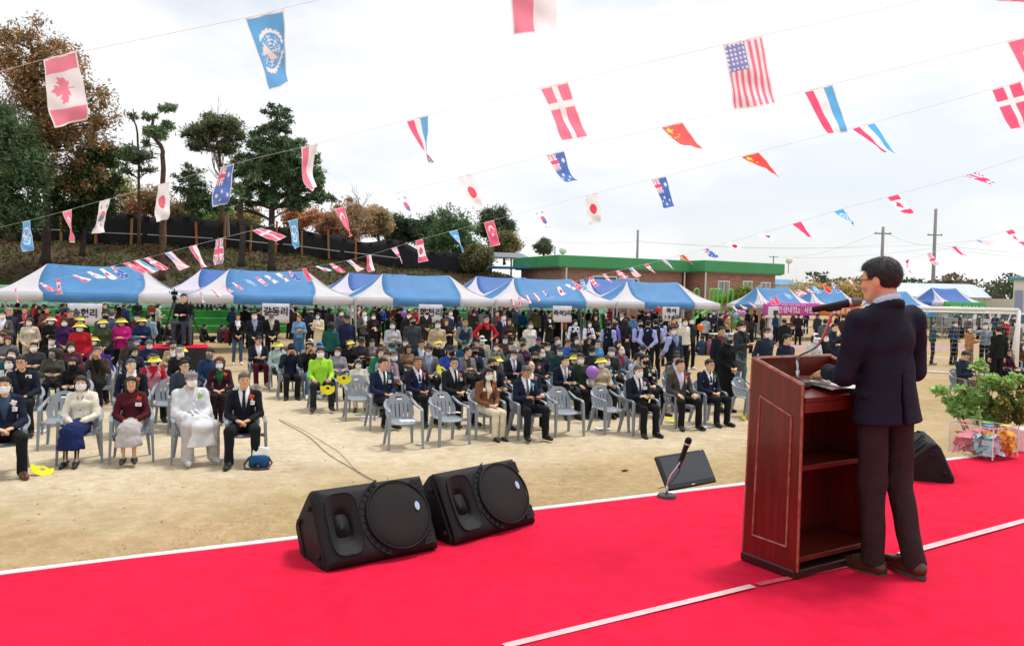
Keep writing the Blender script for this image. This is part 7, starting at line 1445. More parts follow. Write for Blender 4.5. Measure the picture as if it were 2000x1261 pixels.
# papers in hands
for o, i in list(PEOPLE):
    if i['pose'].startswith('sit_read') and o['label' if 0 else 'x'] if False else (i['pose'].startswith('sit_read') and i.get('zone')):
        s_ = MB(); P = [[VV(-.075 + .15 * a / 4, -.30 - .10 * b / 4, .70 + .05 * b / 4 + .012 * sin(a * 1.5)) for b in range(5)] for a in range(5)]; s_.shell(P, np.ones((4, 4), bool), .002); q = s_.build('held_paper', cloth('#e9e9ec') if rng.random() < .8 else cloth('#3a3a40')); q.matrix_world = Matrix.Translation(o.location) @ Matrix.Rotation(o.rotation_euler[2], 4, 'Z') @ Matrix.Scale(o.scale[0], 4); i['held'] = q
# right standing groups, students, booths
Z = 'centre right standing group'
T(806, 618, 'm', 'jacket', '3f4348', Z, mask='b', glass=1, pose='stand_side', bot='jeans', bc='#4a5a70', sc=1.02); T(799, 608, 'm', 'jacket', '1b1b1e', Z); T(832, 603, 'm', 'coat', '332b28', Z, mask='b', turn=.8, pose='stand_clasp'); T(855, 625, 'm', 'jacket', 'bda887', Z, bc='#6a6258', pose='stand_clasp'); T(871, 622, 'f', 'jacket', '1a1a1c', Z, mask=None, hair='perm', hc='red', pose='stand_phone'); T(873, 607, 'm', 'jacket', '2a3448', Z, f=2.8, mask=None); T(879, 604, 'm', 'jacket', 'c9c9cb', Z, hc='grey', f=.6); T(908, 620, 'm', 'vest', '27344a', Z, mask=None, glass=1, shirt='#7a807c', pose='stand_clasp'); T(925, 603, 'm', 'suit', '5a5d62', Z, shirt='#27344a'); T(950, 615, 'm', 'vest', '161618', Z, mask=None, glass=1, shirt='#c0222e', pose='stand_akimbo', sc=1.02, turn=.2); T(971, 606, 'm', 'suit', '4a4a4e', Z, mask=None, shirt='#8a2434'); T(983, 611, 'm', 'suit', '1c2338', Z, tie='#7a2a30', lany='#e6e6e6', shirt='#c6c9e6', pose='stand_side', sc=1.02); T(985, 602, 'm', 'jacket', '36506a', Z, mask=None); T(994, 621, 'f', 'jacket', '3a2a2c', Z, mask=None, hair='bob'); T(1010, 600, 'm', 'suit', '3a4250', Z, mask=None, shirt='#27407a', lany='#e6e6e6', turn=-.6, pose='stand_side'); T(1036, 627, 'f', 'jacket', 'e3ddd0', Z, hair='bob', hc='brown', pose='stand_side', sc=.95); T(1073, 612, 'f', 'coat', '1b1b1d', Z, mask='b', hair='long', hc='orange', pose='stand_cross'); T(1058, 598, 'm', 'jacket', '17171a', Z, f=2.7, mask=None); T(1037, 597, 'm', 'jacket', '50565c', Z, f=2.4, mask=None)
Z = 'third and fourth tents'
for x, y, c, kd, hh, fz in ((785, 598, '17242c', 'm', 'short', 2.6), (798, 600, '7a2a34', 'f', 'bob', .4), (812, 601, 'b82a34', 'f', 'perm', -.3), (868, 600, '3a2a5a', 'm', 'short', 2.6), (890, 596, '1c1c20', 'f', 'short', 2.3), (898, 615, '2a2a50', 'f', 'perm', 1.), (935, 600, '22262e', 'f', 'perm', 2.6), (943, 603, 'cfcfd4', 'm', 'short', 2.4), (957, 597, '1b1b1f', 'm', 'short', 2.5), (965, 601, '4a2440', 'f', 'bob', .6), (976, 597, '202024', 'm', 'short', 2.7), (992, 598, '141416', 'm', 'short', 2.8), (1003, 597, '6a2a3a', 'f', 'perm', 2.2), (1022, 607, '2a5a80', 'f', 'bob', 2.6), (1046, 603, '4a4a20', 'm', 'short', 2.5), (1088, 601, '19191c', 'm', 'short', 2.6), (1101, 610, '8a2a30', 'f', 'bob', .8), (1120, 603, '151518', 'm', 'short', 2.7), (1133, 599, '1b1c20', 'm', 'short', 2.4), (1150, 604, '17181a', 'f', 'short', 2.8), (1165, 600, '16171a', 'm', 'short', .3), (1191, 601, 'b0222c', 'm', 'short', 2.5), (1202, 599, '26262c', 'm', 'short', 2.7), (1225, 601, 'a88a2a', 'm', 'short', .4), (1222, 610, '1a1a1e', 'f', 'short', 2.6), (1236, 614, '4a78a8', 'm', 'short', 2.7), (1255, 606, '141519', 'm', 'short', 2.6), (1262, 607, '121216', 'm', 'short', 2.8), (1273, 600, '4a2f86', 'm', 'short', .1), (1284, 608, '18181c', 'm', 'short', 2.5), (1300, 604, '2e3036', 'f', 'perm', 2.4)): T(x, y, kd, 'jacket', c, Z, hair=hh, f=fz, mask=None, **(YV if x in (798, 890, 935) else {}))
Z = 'group of students'; ST_ = dict(top='vest', tc='171b2c', shirt='#a9aee0')
T(1163, 615, 'f', 'jacket', '1c1c1f', Z, mask=None, hair='bob', pose='stand_clasp'); T(1182, 603, 'm', 'suit', '33353a', Z, mask=None, hc='white', shirt='#cfd3da'); T(1122, 623, 'f', **dict(ST_, shirt='#dcdcf0'), zone=Z, hair='tail', turn=.6, pose='stand_side'); T(1150, 626, 'f', **dict(ST_, shirt='#dcdcf0'), zone=Z, hair='long', pose='stand_cross', tie='#5a2030'); T(1189, 626, 'm', **ST_, zone=Z, f=2.2, mask=None, pose='stand_clasp'); T(1203, 617, 'm', **ST_, zone=Z, f=-2.2, mask=None); T(1201, 628, 'f', 'vest', '201f26', Z, shirt='#6a58c0', f=2.0, mask=None, hair='tail', sc=.9); T(1215, 609, 'm', 'coat', '2a2224', Z, hc='grey', mask=None, f=-1.); T(1222, 622, 'f', 'coat', '232227', Z, f=2.8, mask=None, hair='long'); T(1232, 632, 'f', 'puff', 'd98a1e', Z, f=2.6, mask=None, hair='short', sc=.8); T(1250, 624, 'm', **ST_, zone=Z, mask='b', pose='stand_phone'); T(1266, 624, 'm', **ST_, zone=Z, f=2.6, mask=None); T(1281, 622, 'm', **ST_, zone=Z, f=3.0, mask=None, pose='stand_clasp', sc=1.03); T(1291, 621, 'm', **ST_, zone=Z, f=2.2, mask='b', pose='stand_behind'); T(1316, 619, 'm', 'jacket', '7a4a34', Z, mask=None, hc='brown'); T(1310, 635, 'm', **ST_, zone=Z, f=.9); T(1319, 635, 'm', 'suit', '1f3c4e', Z, mask='c', turn=.5, pose='stand_side', shirt='#8a9ac0'); T(1327, 617, 'm', 'suit', '1c2030', Z); T(1337, 621, 'm', 'jacket', 'd6d2c8', Z, pose='stand_side'); T(1350, 619, 'm', 'puff', '26282c', Z, pose='stand_behind', bc='#141416', shoes='#e6e6e6', sc=1.02)
Z = 'area behind the orange balloon'
for x, y, c, kd, hh, fz, mk in ((1240 + 85, 600, '2a343c', 'm', 'short', .3, 'b'), (1362, 603, '3a3f3a', 'm', 'short', .4, None), (1368, 612, '17181b', 'f', 'tail', 2.4, None), (1378, 617, 'a9b4c0', 'f', 'bob', 2.6, None), (1386, 611, '20222a', 'f', 'bob', .2, 'w'), (1395, 606, '2a3450', 'm', 'short', -.8, 'w'), (1408, 611, '1a1b1f', 'm', 'short', 1.2, None), (1422, 614, 'a58c6a', 'f', 'short', .3, 'w'), (1434, 598, '6a6e70', 'm', 'short', .6, None), (1451, 614, '46272c', 'm', 'short', -1.2, None), (1460, 605, '15161a', 'm', 'short', 2.6, None), (1474, 606, '141519', 'm', 'short', -.2, 'g'), (1490, 612, '1a1a1c', 'm', 'short', .6, None), (1469, 616, '2a2a30', 'f', 'long', 1., None)): T(x, y, kd, 'jacket', c, Z, hair=hh, f=fz, mask=mk, hc='grey' if x == 1451 else 'black', bot='jeans' if x == 1474 else 'trousers', bc='#4a7098' if x == 1474 else '#1a1b1f')
for x, y, c in ((1386, 645, '8a5668'), (1371, 641, '26405a')): p = at_d(x, y + 25, 32.); person((p.x, p.y, 0), ROT + 2.6, 'gnd_lap', 'm', 'jacket', '#' + c, hair='short', group='people sitting on the ground'); PEOPLE[-1][1].update(zone='ground beside the orange balloon', px=x)
Z = 'group left of the lectern'
T(1409, 636, 'm', 'suit', '1d2230', Z, mask=None, shirt='#7a3a34', pose='stand_side', sc=1.03); T(1422, 648, 'f', 'coat', '131315', Z, mask='n', hair='bob', hc='grey', hat='beanie', hatc='#a9acae', bot='skirt', bc='#111113', pose='stand_clasp', sc=.97, shirt='#131315'); T(1449, 628, 'm', 'suit', '33373f', Z, bot='jeans', bc='#4f7088', shirt='#1a1b1e', pose='stand_phone', tilt=.25, sc=1.05)
r = empty('handbag', at_d(1440, 712, 16.4)); m = MB(); m.box((0, 0, 0), (.30, .10, .22), bev=.02); m.build('body', mat('bag_grey', '#4a4c4c', .5), r); m = MB(); m.tube([(-.1, 0, .1), (-.06, 0, .28), (.06, 0, .28), (.1, 0, .1)], .009, 6, (0, 1, 0)); m.build('handle', mat('bag_grey', '#4a4c4c', .5), r); tag(r, 'grey handbag hanging from the arm of the woman in black', 'handbag'); r.rotation_euler = (0, .3, 0)
T(1497, 638, 'm', 'jacket', '272f40', 'group behind the lectern', hc='brown', skin=2, pose='stand_behind', sc=1.05); Z = 'group behind the lectern'
T(1537, 654, 'm', 'jacket', '1a2238', Z, mask=None, glass=1, zipc='#e6e6e6', pose='stand_side', sc=1.0, d=15.5); T(1592, 648, 'f', 'jacket', 'c9cac9', Z, hair='bob', hat='cap', hatc='#ecebf2', pose='stand_phone', tilt=.3); T(1610, 651, 'f', 'jacket', '15171d', Z, hair='bob', hc='brown', lany='#2a4a9a', pose='stand_clasp', sc=.95); T(1630, 631, 'm', 'suit', '20293a', Z, mask=None, pose='stand_chin', shirt='#2a3444'); T(1656, 664, 'f', 'jacket', '2a9a90', Z, mask='w', hair='bob', f=1.2, hat='cap', hatc='#a9d84a')
Z = 'tents behind the microphone'
T(1598, 612, 'm', 'jacket', '2c363c', Z, f=1.6, mask='c'); T(1612, 622, 'm', 'jacket', '5a5e66', Z, f=2., mask=None); T(1634, 612, 'm', 'jacket', '141418', Z, f=-2.4, mask=None); T(1648, 614, 'm', 'jacket', '3a2a24', Z, hat='fedora', hatc='#2a201c'); T(1664, 612, 'm', 'jacket', '2a6aa0', Z, hat='cap', hatc='#2a3a5a', f=-1.); T(1532, 622, 'm', 'jacket', '1f2022', Z, f=2.9, mask=None); T(1560, 612, 'm', 'jacket', '2a2224', Z, f=2.2, mask=None)
Z = 'group at the football goal'
T(1823, 627, 'm', 'jacket', '1f4654', Z, mask='g', turn=.7, pose='stand_cross', bc='#2a2828', shoes='#2a2a2a', f=.6); T(1865, 626, 'm', 'suit', '2a3850', Z, pose='stand_clasp', shirt='#4a5060', glass=1); T(1895, 637, 'f', 'jacket', 'b37a48', Z, hair='bob', hc='brown', bc='#8a745a', pose='stand_phone', sc=.93); T(1925, 629, 'm', 'vest', '6a7a8c', Z, shirt='#8a98a8', pose='stand_point', f=-.5, turn=-.5); T(1951, 635, 'm', 'suit', '191c1d', Z, f=2.9, mask=None, pose='stand_side', sc=1.05); T(1805, 617, 'f', 'jacket', '1c1d22', Z, hair='long', f=1.6, bot='jeans', bc='#6a90b0', mask=None, shoes='#e6e6e6')
Z = 'path beyond the football goal'
for x, y, c, fz, ps in ((1957, 618, '26282e', 1.2, 'walk_side'), (1965, 622, 'a8202c', -.9, 'walk_side'), (1979, 615, '2a2c34', .9, 'walk_side'), (1985, 626, '7a7872', -1.1, 'walk_side'), (1953, 625, '1a1b1e', 2.2, 'stand_side'), (1996, 612, '3a3450', 1.2, 'walk_side'), (1876, 612, '3a3c3e', .4, 'stand_side'), (1912, 612, '4a4c40', .2, 'stand_side'), (1893, 618, '5a4a4a', -.4, 'stand_side')): T(x, y, 'm', 'jacket', c, Z, f=fz, pose=ps, hat='cap' if x in (1957, 1912) else None)
Z = 'people seated behind the potted shrubs'
S(1885, 685, 'm', 'jacket', '1f2f3c', Z, mask=None, glass=1, tilt=.45, turn=0, pose='sit_read', sc=1.04, bc='#6a5e50'); S(1942, 673, 'm', 'suit', '1b2236', Z, mask='g', turn=.7, pose='sit_lap', shirt='#dfe3f0'); S(1973, 684, 'f', 'suit', '4e1c2a', Z, mask=None, glass=1, hair='bob', hc='brown', shirt='#17171a', pose='sit_lap'); S(1994, 669, 'f', 'jacket', '5a3a22', Z, hair='long', hc='brown', turn=.5)

# more people deep under the tents and at the booths
R5 = random.Random(5); HX = ('1a1b20', '2a2e3a', '4a2026', '6a6a6e', '1f3a5a', '8a2430', '3a3a34', '23402f', '55404a', 'b9b4aa', '5a4030', '2a2a60')
for k in range(34):
    a, s = R5.uniform(-3, 23.5), R5.uniform(1.0, 7.5); p = TW(a, s); p = settle(p, .45); fm = R5.random() < .5; c = R5.choice(HX)
    person(p, ROT + R5.uniform(-2.9, 2.9), R5.choice(('stand_clasp', 'stand_side', 'stand_phone', 'stand_cross')), 'f' if fm else 'm', R5.choice(('jacket', 'jacket', 'suit', 'puff')), '#' + c, hair=R5.choice(('bob', 'perm', 'tail')) if fm else 'short', mask='#f1f1f0' if R5.random() < .6 else None, hat='cap' if R5.random() < .2 else None, hatc='#' + R5.choice(HX), scale=R5.uniform(.92, 1.03), group='people standing behind the audience'); PEOPLE[-1][1].update(zone='third and fourth tents' if a > 8 else 'second tent' if a > 1 else 'first tent', px=proj(p)[0])
for x, y in ((1420, 606), (1446, 602), (1500, 606), (1516, 611), (1550, 608), (1575, 606), (1640, 604), (1668, 607), (1822, 610), (1848, 612), (1868, 608), (1930, 610), (1945, 612)):
    T(x, y, R5.choice('mf'), 'jacket', R5.choice(HX), 'tents behind the microphone' if x < 1700 else 'path beyond the football goal', hair=R5.choice(('bob', 'short', 'tail')), f=R5.uniform(-2, 2), mask=R5.choice(('w', None)))

# labels that single each person out
def cname(h):
    r, g, b = (int(h.lstrip('#')[i:i + 2], 16) for i in (0, 2, 4)); mx_, mn = max(r, g, b), min(r, g, b); v, s = mx_ / 255, (mx_ - mn) / max(mx_, 1)
    if s < .14: return 'black' if v < .16 else 'charcoal' if v < .3 else 'grey' if v < .6 else 'light grey' if v < .82 else 'white'
    import colorsys; hh = colorsys.rgb_to_hsv(r / 255, g / 255, b / 255)[0] * 360
    if v < .13: return 'black'
    if hh < 18 or hh > 338: n_ = 'red' if s > .6 and v > .5 else 'maroon' if v < .5 else 'pink'
    elif hh < 48: n_ = 'orange' if s > .7 and v > .6 else 'brown' if v < .55 else 'beige' if v < .84 else 'cream'
    elif hh < 70: n_ = 'olive' if v < .6 else 'yellow' if s > .5 else 'cream'
    elif hh < 165: n_ = 'lime green' if v > .7 else 'green' if s > .4 else 'grey green'
    elif hh < 198: n_ = 'teal'
    elif hh < 250: n_ = 'navy' if v < .36 else ('blue' if s > .4 else 'slate blue') if v < .75 else 'pale blue'
    elif hh < 300: n_ = 'purple' if s > .35 else 'slate'
    else: n_ = 'magenta' if v > .5 else 'plum'
    return n_
from collections import Counter, defaultdict
GN = {'suit': 'suit jacket', 'suitx': 'suit jacket', 'jacket': 'jacket', 'puff': 'padded jacket', 'vest': 'vest', 'coat': 'coat', 'robe': 'robe'}
MKN = {'#f1f1f0': 'white mask', '#1c1c1e': 'black mask', '#74767a': 'grey mask', '#dccfb4': 'beige mask', '#26304e': 'navy mask', '#d6a9a6': 'pinkish mask', None: ''}
def short(i): return '%s %s' % (cname(i['tc']), GN[i['top']])
ZN = {'left front row': 'seated in left front row', 'left block second row': 'seated in left second row', 'left block third row': 'seated in left third row', 'left block fourth row': 'seated far back at left', 'left standing group': 'standing at left', 'first tent': 'under the first tent', 'second tent': 'under the second tent', 'centre standing group': 'standing before the second tent', 'back rows of the centre block': 'seated in centre block', 'right block second row': 'seated in right second row', 'right block front row': 'seated in right front row', 'centre right standing group': 'standing before the third tent', 'third and fourth tents': 'under the tents at centre', 'group of students': 'standing among the students', 'area behind the orange balloon': 'behind the balloons', 'group left of the lectern': 'standing left of the lectern', 'group behind the lectern': 'beyond the lectern', 'tents behind the microphone': 'beyond the microphone', 'group at the football goal': 'standing by the goal', 'path beyond the football goal': 'on the path beyond the goal', 'people seated behind the potted shrubs': 'seated behind the potted shrubs', 'foot of the terraces left of the platform': 'at the terrace foot', 'terrace top': 'standing on the terrace top', 'terrace steps': 'seated on the terrace steps', 'sitting on the ground behind the platform': 'sitting on ground behind the platform', 'ground beside the orange balloon': 'sitting on ground near the balloons'}
OR2 = ['leftmost', 'second from left', 'third from left', 'fourth from left', 'fifth from left', 'sixth from left', 'seventh from left', 'eighth from left', 'ninth from left', 'tenth from left', 'eleventh from left', 'twelfth from left']
groups = defaultdict(list)
def sl(l): return l.replace('seated ', '').replace('person in ', 'person: ').replace(' suit jacket', ' suit').replace(' and ', ', ').replace('with ', '').replace('in the centre', 'centre').replace('in right', 'right').replace('in left', 'left')
for o, i in PEOPLE:
    if i['desc']: tag(o, i['desc'], 'person', i['group']); continue
    hd = {'visor': cname(i['hatc']) + ' visor', 'cap': cname(i['hatc']) + ' cap', 'flat': 'flat cap', 'beanie': 'knit cap', 'bucket': 'bucket hat', 'fedora': 'brimmed hat', 'band': 'hair band', 'monk': 'folded hat', None: ''}[i['hat']] or ({'long': 'long hair', 'perm': 'curly hair', 'bob': 'bobbed hair', 'tail': 'tied hair', 'receding': 'thin hair'}.get(i['hair'], '') or ('%s hair' % i['hc'] if i['hc'] in ('grey', 'white', 'orange') else ''))
    ex_ = [x for x in (hd, MKN[i['mask']]) if x][:1 if len(short(i).split()) + len(ZN[i['zone']].split()) > 8 and hd else 2]; i['lab'] = 'person in %s%s, %s' % (short(i), ' with ' + ' and '.join(ex_) if ex_ else '', ZN[i['zone']]); groups[i['lab']].append((i['px'], o, i))
for lab, lst in groups.items():
    lst.sort(key=lambda t: t[0])
    for k, (px, o, i) in enumerate(lst):
        l_ = lab if len(lst) == 1 else lab + ', ' + (OR2[min(k, 11)] if len(lst) > 2 else ('left one', 'right one')[k])
        tag(o, l_, 'person', i['group'])
        if 'chair' in i: i['chair']['label'] = ('chair of the ' if len(lst) == 1 else ('chair of the left ', 'chair of the right ')[k] if len(lst) == 2 else 'chair of the %s ' % OR2[min(k, 11)].replace(' from left', '')) + sl(lab)
        if 'held' in i: tag(i['held'], 'sheet of ' + ('' if len(lst) == 1 else OR2[min(k, 11)].replace(' from left', '') + ' ') + sl(lab), 'paper', 'papers held by the audience')

# ------------------------------------------------------------------ flag strings
def rgbs(*h): return [np.array(srgb(x)) for x in h]
RED, WHI, BLU, LBL, YEL, BLK, UNB = rgbs('#ee4c76', '#f4f0f0', '#4c74c0', '#58b2e6', '#f2d430', '#1c1c22', '#4fa8de'); CRD = np.array(srgb('#e8362c'))
def star(u, v, cu, cv, r, n=5, rot=0., k=.42):
    a = np.arctan2(v - cv, u - cu) - rot; d = np.hypot(u - cu, v - cv); s = pi / n; t = np.abs((a + s * 100) % (2 * s) - s) / s; return d < r * (k + (1 - k) * (1 - t) ** 1.4) if 0 else d < r * k / (k * t + (1 - t) * 1 + 1e-6) * 1. if 0 else d < r * (k + (1 - k) * np.abs(1 - t) ** 1.3)
def jack(u, v, C):
    """union flag in u,v in [0,1]"""
    x, y = (u - .5) * 2, v - .5; C[:] = BLU; d1 = np.abs(x * .5 - y), np.abs(x * .5 + y); C[(np.minimum(*d1) < .13)] = WHI; C[(np.minimum(*d1) < .045)] = RED; C[(np.abs(x) < .34) | (np.abs(y) < .17)] = WHI; C[(np.abs(x) < .2) | (np.abs(y) < .10)] = RED
MAPLE = [(0, 1), (.14, .72), (.30, .80), (.22, .36), (.43, .60), (.48, .47), (.72, .52), (.63, .27), (.74, .18), (.36, -.14), (.41, -.30), (.04, -.24), (.04, -.60)]; MAPLE += [(-x, y) for x, y in reversed(MAPLE[1:])]
def inpoly(x, y, P):
    r = np.zeros(len(x), bool)
    for (x0, y0), (x1, y1) in zip(P, P[1:] + P[:1]):
        if y0 != y1: r ^= ((y0 > y) != (y1 > y)) & (x < (x1 - x0) * (y - y0) / (y1 - y0) + x0)
    return r
def paint(kind, u, v):
    """u along the fly (1.5 : 1), v up the hoist"""
    n = len(u); C = np.tile(WHI, (n, 1)).astype(float); U3 = u * 1.5
    if kind == 'can':
        C[(u < .25) | (u > .75)] = RED; a = U3 - .75; b = v - .5; C[inpoly(a / .40, b / .40 + .12, MAPLE)] = RED
    elif kind == 'usa':
        C[(np.floor(v * 13) % 2) == 0] = RED; can = (u < .42) & (v > .46); C[can] = BLU
        gx, gy = u / .42 * 6, (v - .46) / .54 * 5; s = can & (np.hypot((gx % 1) - .5, ((gy % 1) - .5)) < .26); C[s] = WHI
    elif kind == 'den': C[:] = RED; C[(np.abs(u - .37) < .06) | (np.abs(v - .5) < .09)] = WHI
    elif kind == 'ned': C[v > .667] = RED; C[v < .333] = LBL
    elif kind == 'ina': C[v > .5] = RED
    elif kind == 'red': C[:] = RED
    elif kind == 'chn':
        C[:] = CRD; C[star(U3, v, .25, .75, .16, 5, pi / 2)] = YEL
        for a, b in ((.5, .9), (.6, .78), (.6, .64), (.5, .52)): C[star(U3, v, a, b, .055)] = YEL
    elif kind == 'tur': C[:] = RED; C[np.hypot(U3 - .52, v - .5) < .26] = WHI; C[np.hypot(U3 - .585, v - .5) < .21] = RED; C[star(U3, v, .82, .5, .13, 5, pi)] = WHI
    elif kind == 'jpn': C[np.hypot(U3 - .75, v - .5) < .27] = np.array(srgb('#e0234a'))
    elif kind == 'kor':
        x, y = U3 - .75, v - .5; a = .59; xr, yr = x * cos(a) - y * sin(a) * -1, -x * sin(a) + y * cos(a); d = np.hypot(x, y) < .25; top = (yr > 0) & ~(np.hypot(xr - .125, yr) < .125) | (np.hypot(xr + .125, yr) < .125); C[d] = BLU; C[d & top] = RED
        for sx in (-1, 1):
            for sy in (-1, 1):
                dx, dy = x - sx * .45, y - sy * .28; ang = atan2(sy * .28, sx * .45); p, q = dx * cos(ang) + dy * sin(ang), -dx * sin(ang) + dy * cos(ang); C[(np.abs(q) < .085) & (np.abs(p) < .075) & ((((p + .075) / .05) % 1) < .66)] = BLK
    elif kind == 'uk': jack(u, v, C)
    elif kind == 'aus':
        C[:] = BLU; k = (u < .5) & (v > .5); D = C[k]; jack(u[k] * 2, v[k] * 2 - 1, D); C[k] = D; C[star(U3, v, .38, .24, .13, 7)] = WHI
        for a, b in ((1.12, .8), (.96, .55), (1.3, .58), (1.12, .2)): C[star(U3, v, a, b, .085, 7)] = WHI
    elif kind == 'un':
        C[:] = UNB; x, y = (U3 - .75) * .78, (v - .52) * .78; d = np.hypot(x, y); an = np.arctan2(y, x)
        g = (d < .24) & ((np.abs((d / .24 * 4) % 1 - .5) > .41) | (np.abs(((an / (pi / 4)) % 1) - .5) > .455)); land = (d < .215) & (np.sin(x * 19 + 1.5 * np.sin(y * 15) + 1) + np.sin(y * 17 + 1.4 * np.sin(x * 13)) > .7); C[g | land] = WHI
        for sd in (-1, 1):                                             # laurel sprays either side
            for k in range(8):
                t_ = -1.25 + .27 * k; cx, cy = sd * .315 * cos(t_), .315 * sin(t_); ta = t_ + pi / 2 + .55 if sd > 0 else pi - (t_ + pi / 2 + .55); p, q = (x - cx) * cos(ta) + (y - cy) * sin(ta), -(x - cx) * sin(ta) + (y - cy) * cos(ta); C[(p / .062) ** 2 + (q / .024) ** 2 < 1] = WHI
        C[(d > .295) & (d < .307) & (y < .2)] = WHI
    e = (u < .02) | (u > .975) | (v < .03) | (v > .97); C[e] = WHI
    return C
FLAGM = mat('flag_cloth', (1., 1., 1.), .55, .0, attr='tint', trans=.78, bump=.1, bscale=30)
FN = {'can': 'red and white maple leaf flag', 'usa': 'stars and stripes flag', 'den': 'red flag with white cross', 'ned': 'red white and blue banded flag', 'ina': 'red and white two band flag', 'red': 'plain red flag', 'chn': 'red flag with yellow stars', 'tur': 'red flag with white crescent', 'jpn': 'white flag with red disc', 'kor': 'white flag with red and blue roundel', 'uk': 'blue flag with red and white crosses', 'aus': 'blue flag with small cross canton and stars', 'un': 'sky blue flag with white globe emblem'}
class Line:
    """a cord through control points (pixel x, y, depth)"""
    def __init__(s, pts):
        s.p = [at_d(*q) for q in pts]; c = catmull(s.p, 12); s.c = c; s.px = [proj(q)[0] for q in c]
    def at(s, x):
        for i in range(len(s.px) - 1):
            if s.px[i] <= x <= s.px[i + 1]:
                lo, hi = 0., 1.
                for _ in range(18):
                    m_ = (lo + hi) / 2
                    if proj(s.c[i].lerp(s.c[i + 1], m_))[0] < x: lo = m_
                    else: hi = m_
                return s.c[i].lerp(s.c[i + 1], lo), (s.c[i + 1] - s.c[i]).normalized()
        return None
def inv(x0, d0, x1, d1): return lambda x: 1 / (1 / d0 + (1 / d1 - 1 / d0) * (x - x0) / (x1 - x0))
def mk(pts, x0, d0, x1, d1): f = inv(x0, d0, x1, d1); return Line([(x, y, f(x)) for x, y in pts])
LINES = {
    'A': (mk([(-160, 185), (83, 117), (150, 103), (480, 35), (565, 14), (1000, -92), (1250, -150)], 0, 5.4, 1000, 4.6), 'topmost cord at the upper left'),
    'B': (mk([(-120, 470), (50, 432), (210, 389), (445, 323), (605, 284), (820, 229), (1085, 165), (1450, 79), (1800, 0), (2100, -72)], 0, 12.6, 1800, 4.7), 'second cord, from the upper right down to the left trees'),
    'C': (mk([(-60, 585), (75, 553), (250, 512), (430, 466), (573, 429), (785, 375), (1090, 297), (1325, 240), (1605, 170), (2100, 48)], 0, 22, 2000, 6.2), 'third cord, running down to the first tent'),
    'D': (mk([(330, 590), (450, 553), (560, 530), (690, 506), (823, 467), (960, 431), (1160, 378), (1295, 345), (1480, 297), (1700, 241), (2100, 128)], 400, 27, 2000, 7.6), 'fourth cord, running down to the second tent'),
    'E': (mk([(950, 595), (1060, 568), (1155, 541), (1268, 514), (1385, 484), (1495, 453), (1645, 408), (1755, 379), (1900, 338), (2100, 272)], 985, 34, 2000, 12), 'fifth cord, running down to the fourth tent'),
    'F': (mk([(1400, 603), (1475, 588), (1580, 560), (1665, 545), (1770, 508), (1870, 479), (1980, 447), (2100, 412)], 1475, 36, 2000, 16), 'lowest cord, at the right')}
for k, (ln, w) in LINES.items():
    m = MB(); m.tube(ln.c, .0014 if k < 'C' else .002 if k < 'E' else .0035, 5, (0, 0, 1)); tag(m.build('bunting_line', mat('cord_green', '#e3e8e4', .7)), 'thin string carrying flags, ' + w, 'string', 'flag strings')
def flag(line, x, kind, wx=.1, wy=0., ln=1., tw=0., fold=0., seed=0, nth=None, flip=False, wide=1.):
    """hung by its short side; wx, wy = how the wind lifts it sideways / in depth; tw twists, fold curls the free end"""
    r = LINES[line][0].at(x)
    if r is None: return
    p0, hd = r; near = p0.y < 12; nu, nv = (60, 40) if near else (32, 20) if p0.y < 22 else (18, 12); kz = 1 if p0.y < 17 else .82; W_, L_ = .275 * wide * kz, .46 * ln * kz
    hang = Vector((wx, wy, -1)).normalized(); nrm = hd.cross(hang).normalized(); R = random.Random(seed * 7 + int(x)); ph = R.uniform(0, 6)
    uu, vv = np.meshgrid(np.linspace(0, 1, nu + 1), np.linspace(0, 1, nv + 1), indexing='ij'); u, v = uu.ravel(), vv.ravel()
    hdn, hn, nn = np.array(hd), np.array(hang), np.array(nrm); a = (tw * u); side = hdn[None] * np.cos(a)[:, None] + nn[None] * np.sin(a)[:, None]
    lat = (v - .5) * W_; c0 = np.array(p0)[None] + hdn[None] * (W_ / 2)
    b = fold * np.clip(u - .45, 0, 1) ** 1.3 * 3.2; cu = np.where(np.abs(b) > 1e-4, u, u)           # curl: the free end rolls out of the plane
    du = 1 / nu; st = np.cumsum(np.where(uu > 0, np.cos(fold * np.clip(uu - .45, 0, 1) ** 1.3 * 3.2) * du, 0), 0).ravel(); sn = np.cumsum(np.where(uu > 0, np.sin(fold * np.clip(uu - .45, 0, 1) ** 1.3 * 3.2) * du, 0), 0).ravel()
    skew = fold * .12 * u * (v - .5)
    P = c0 + side * lat[:, None] + hn[None] * (st * L_)[:, None] + nn[None] * ((sn * L_) + .018 * np.sin(u * 7 + v * 2 + ph) * u + .010 * np.sin(u * 13 - v * 5 + ph) * u + .006 * np.sin(v * 11 + u * 4 + ph) + skew * .3)[:, None]
    idx = np.arange((nu + 1) * (nv + 1)).reshape(nu + 1, nv + 1); F = np.stack([idx[:-1, :-1], idx[1:, :-1], idx[1:, 1:], idx[:-1, 1:]], -1).reshape(-1, 4)
    C = paint(kind, u, (1 - v)); backlit = {'A': .26, 'B': .2, 'C': .12, 'D': .06}.get(line, 0) * (.35 if kind in ('un', 'ned', 'aus') else 1); C = C * (1 - backlit) + backlit * np.array([.90, .84, .87]); me = mesh_np('flag', P - np.array(p0), F, [FLAGM], True); tint_attr(me, C, 1); o = link('flag', me); o.location = p0  # backlight painted into the print: colours washed paler on the upper cords
    FL.append((line, x, kind, o))
FL = []
S_ = 0
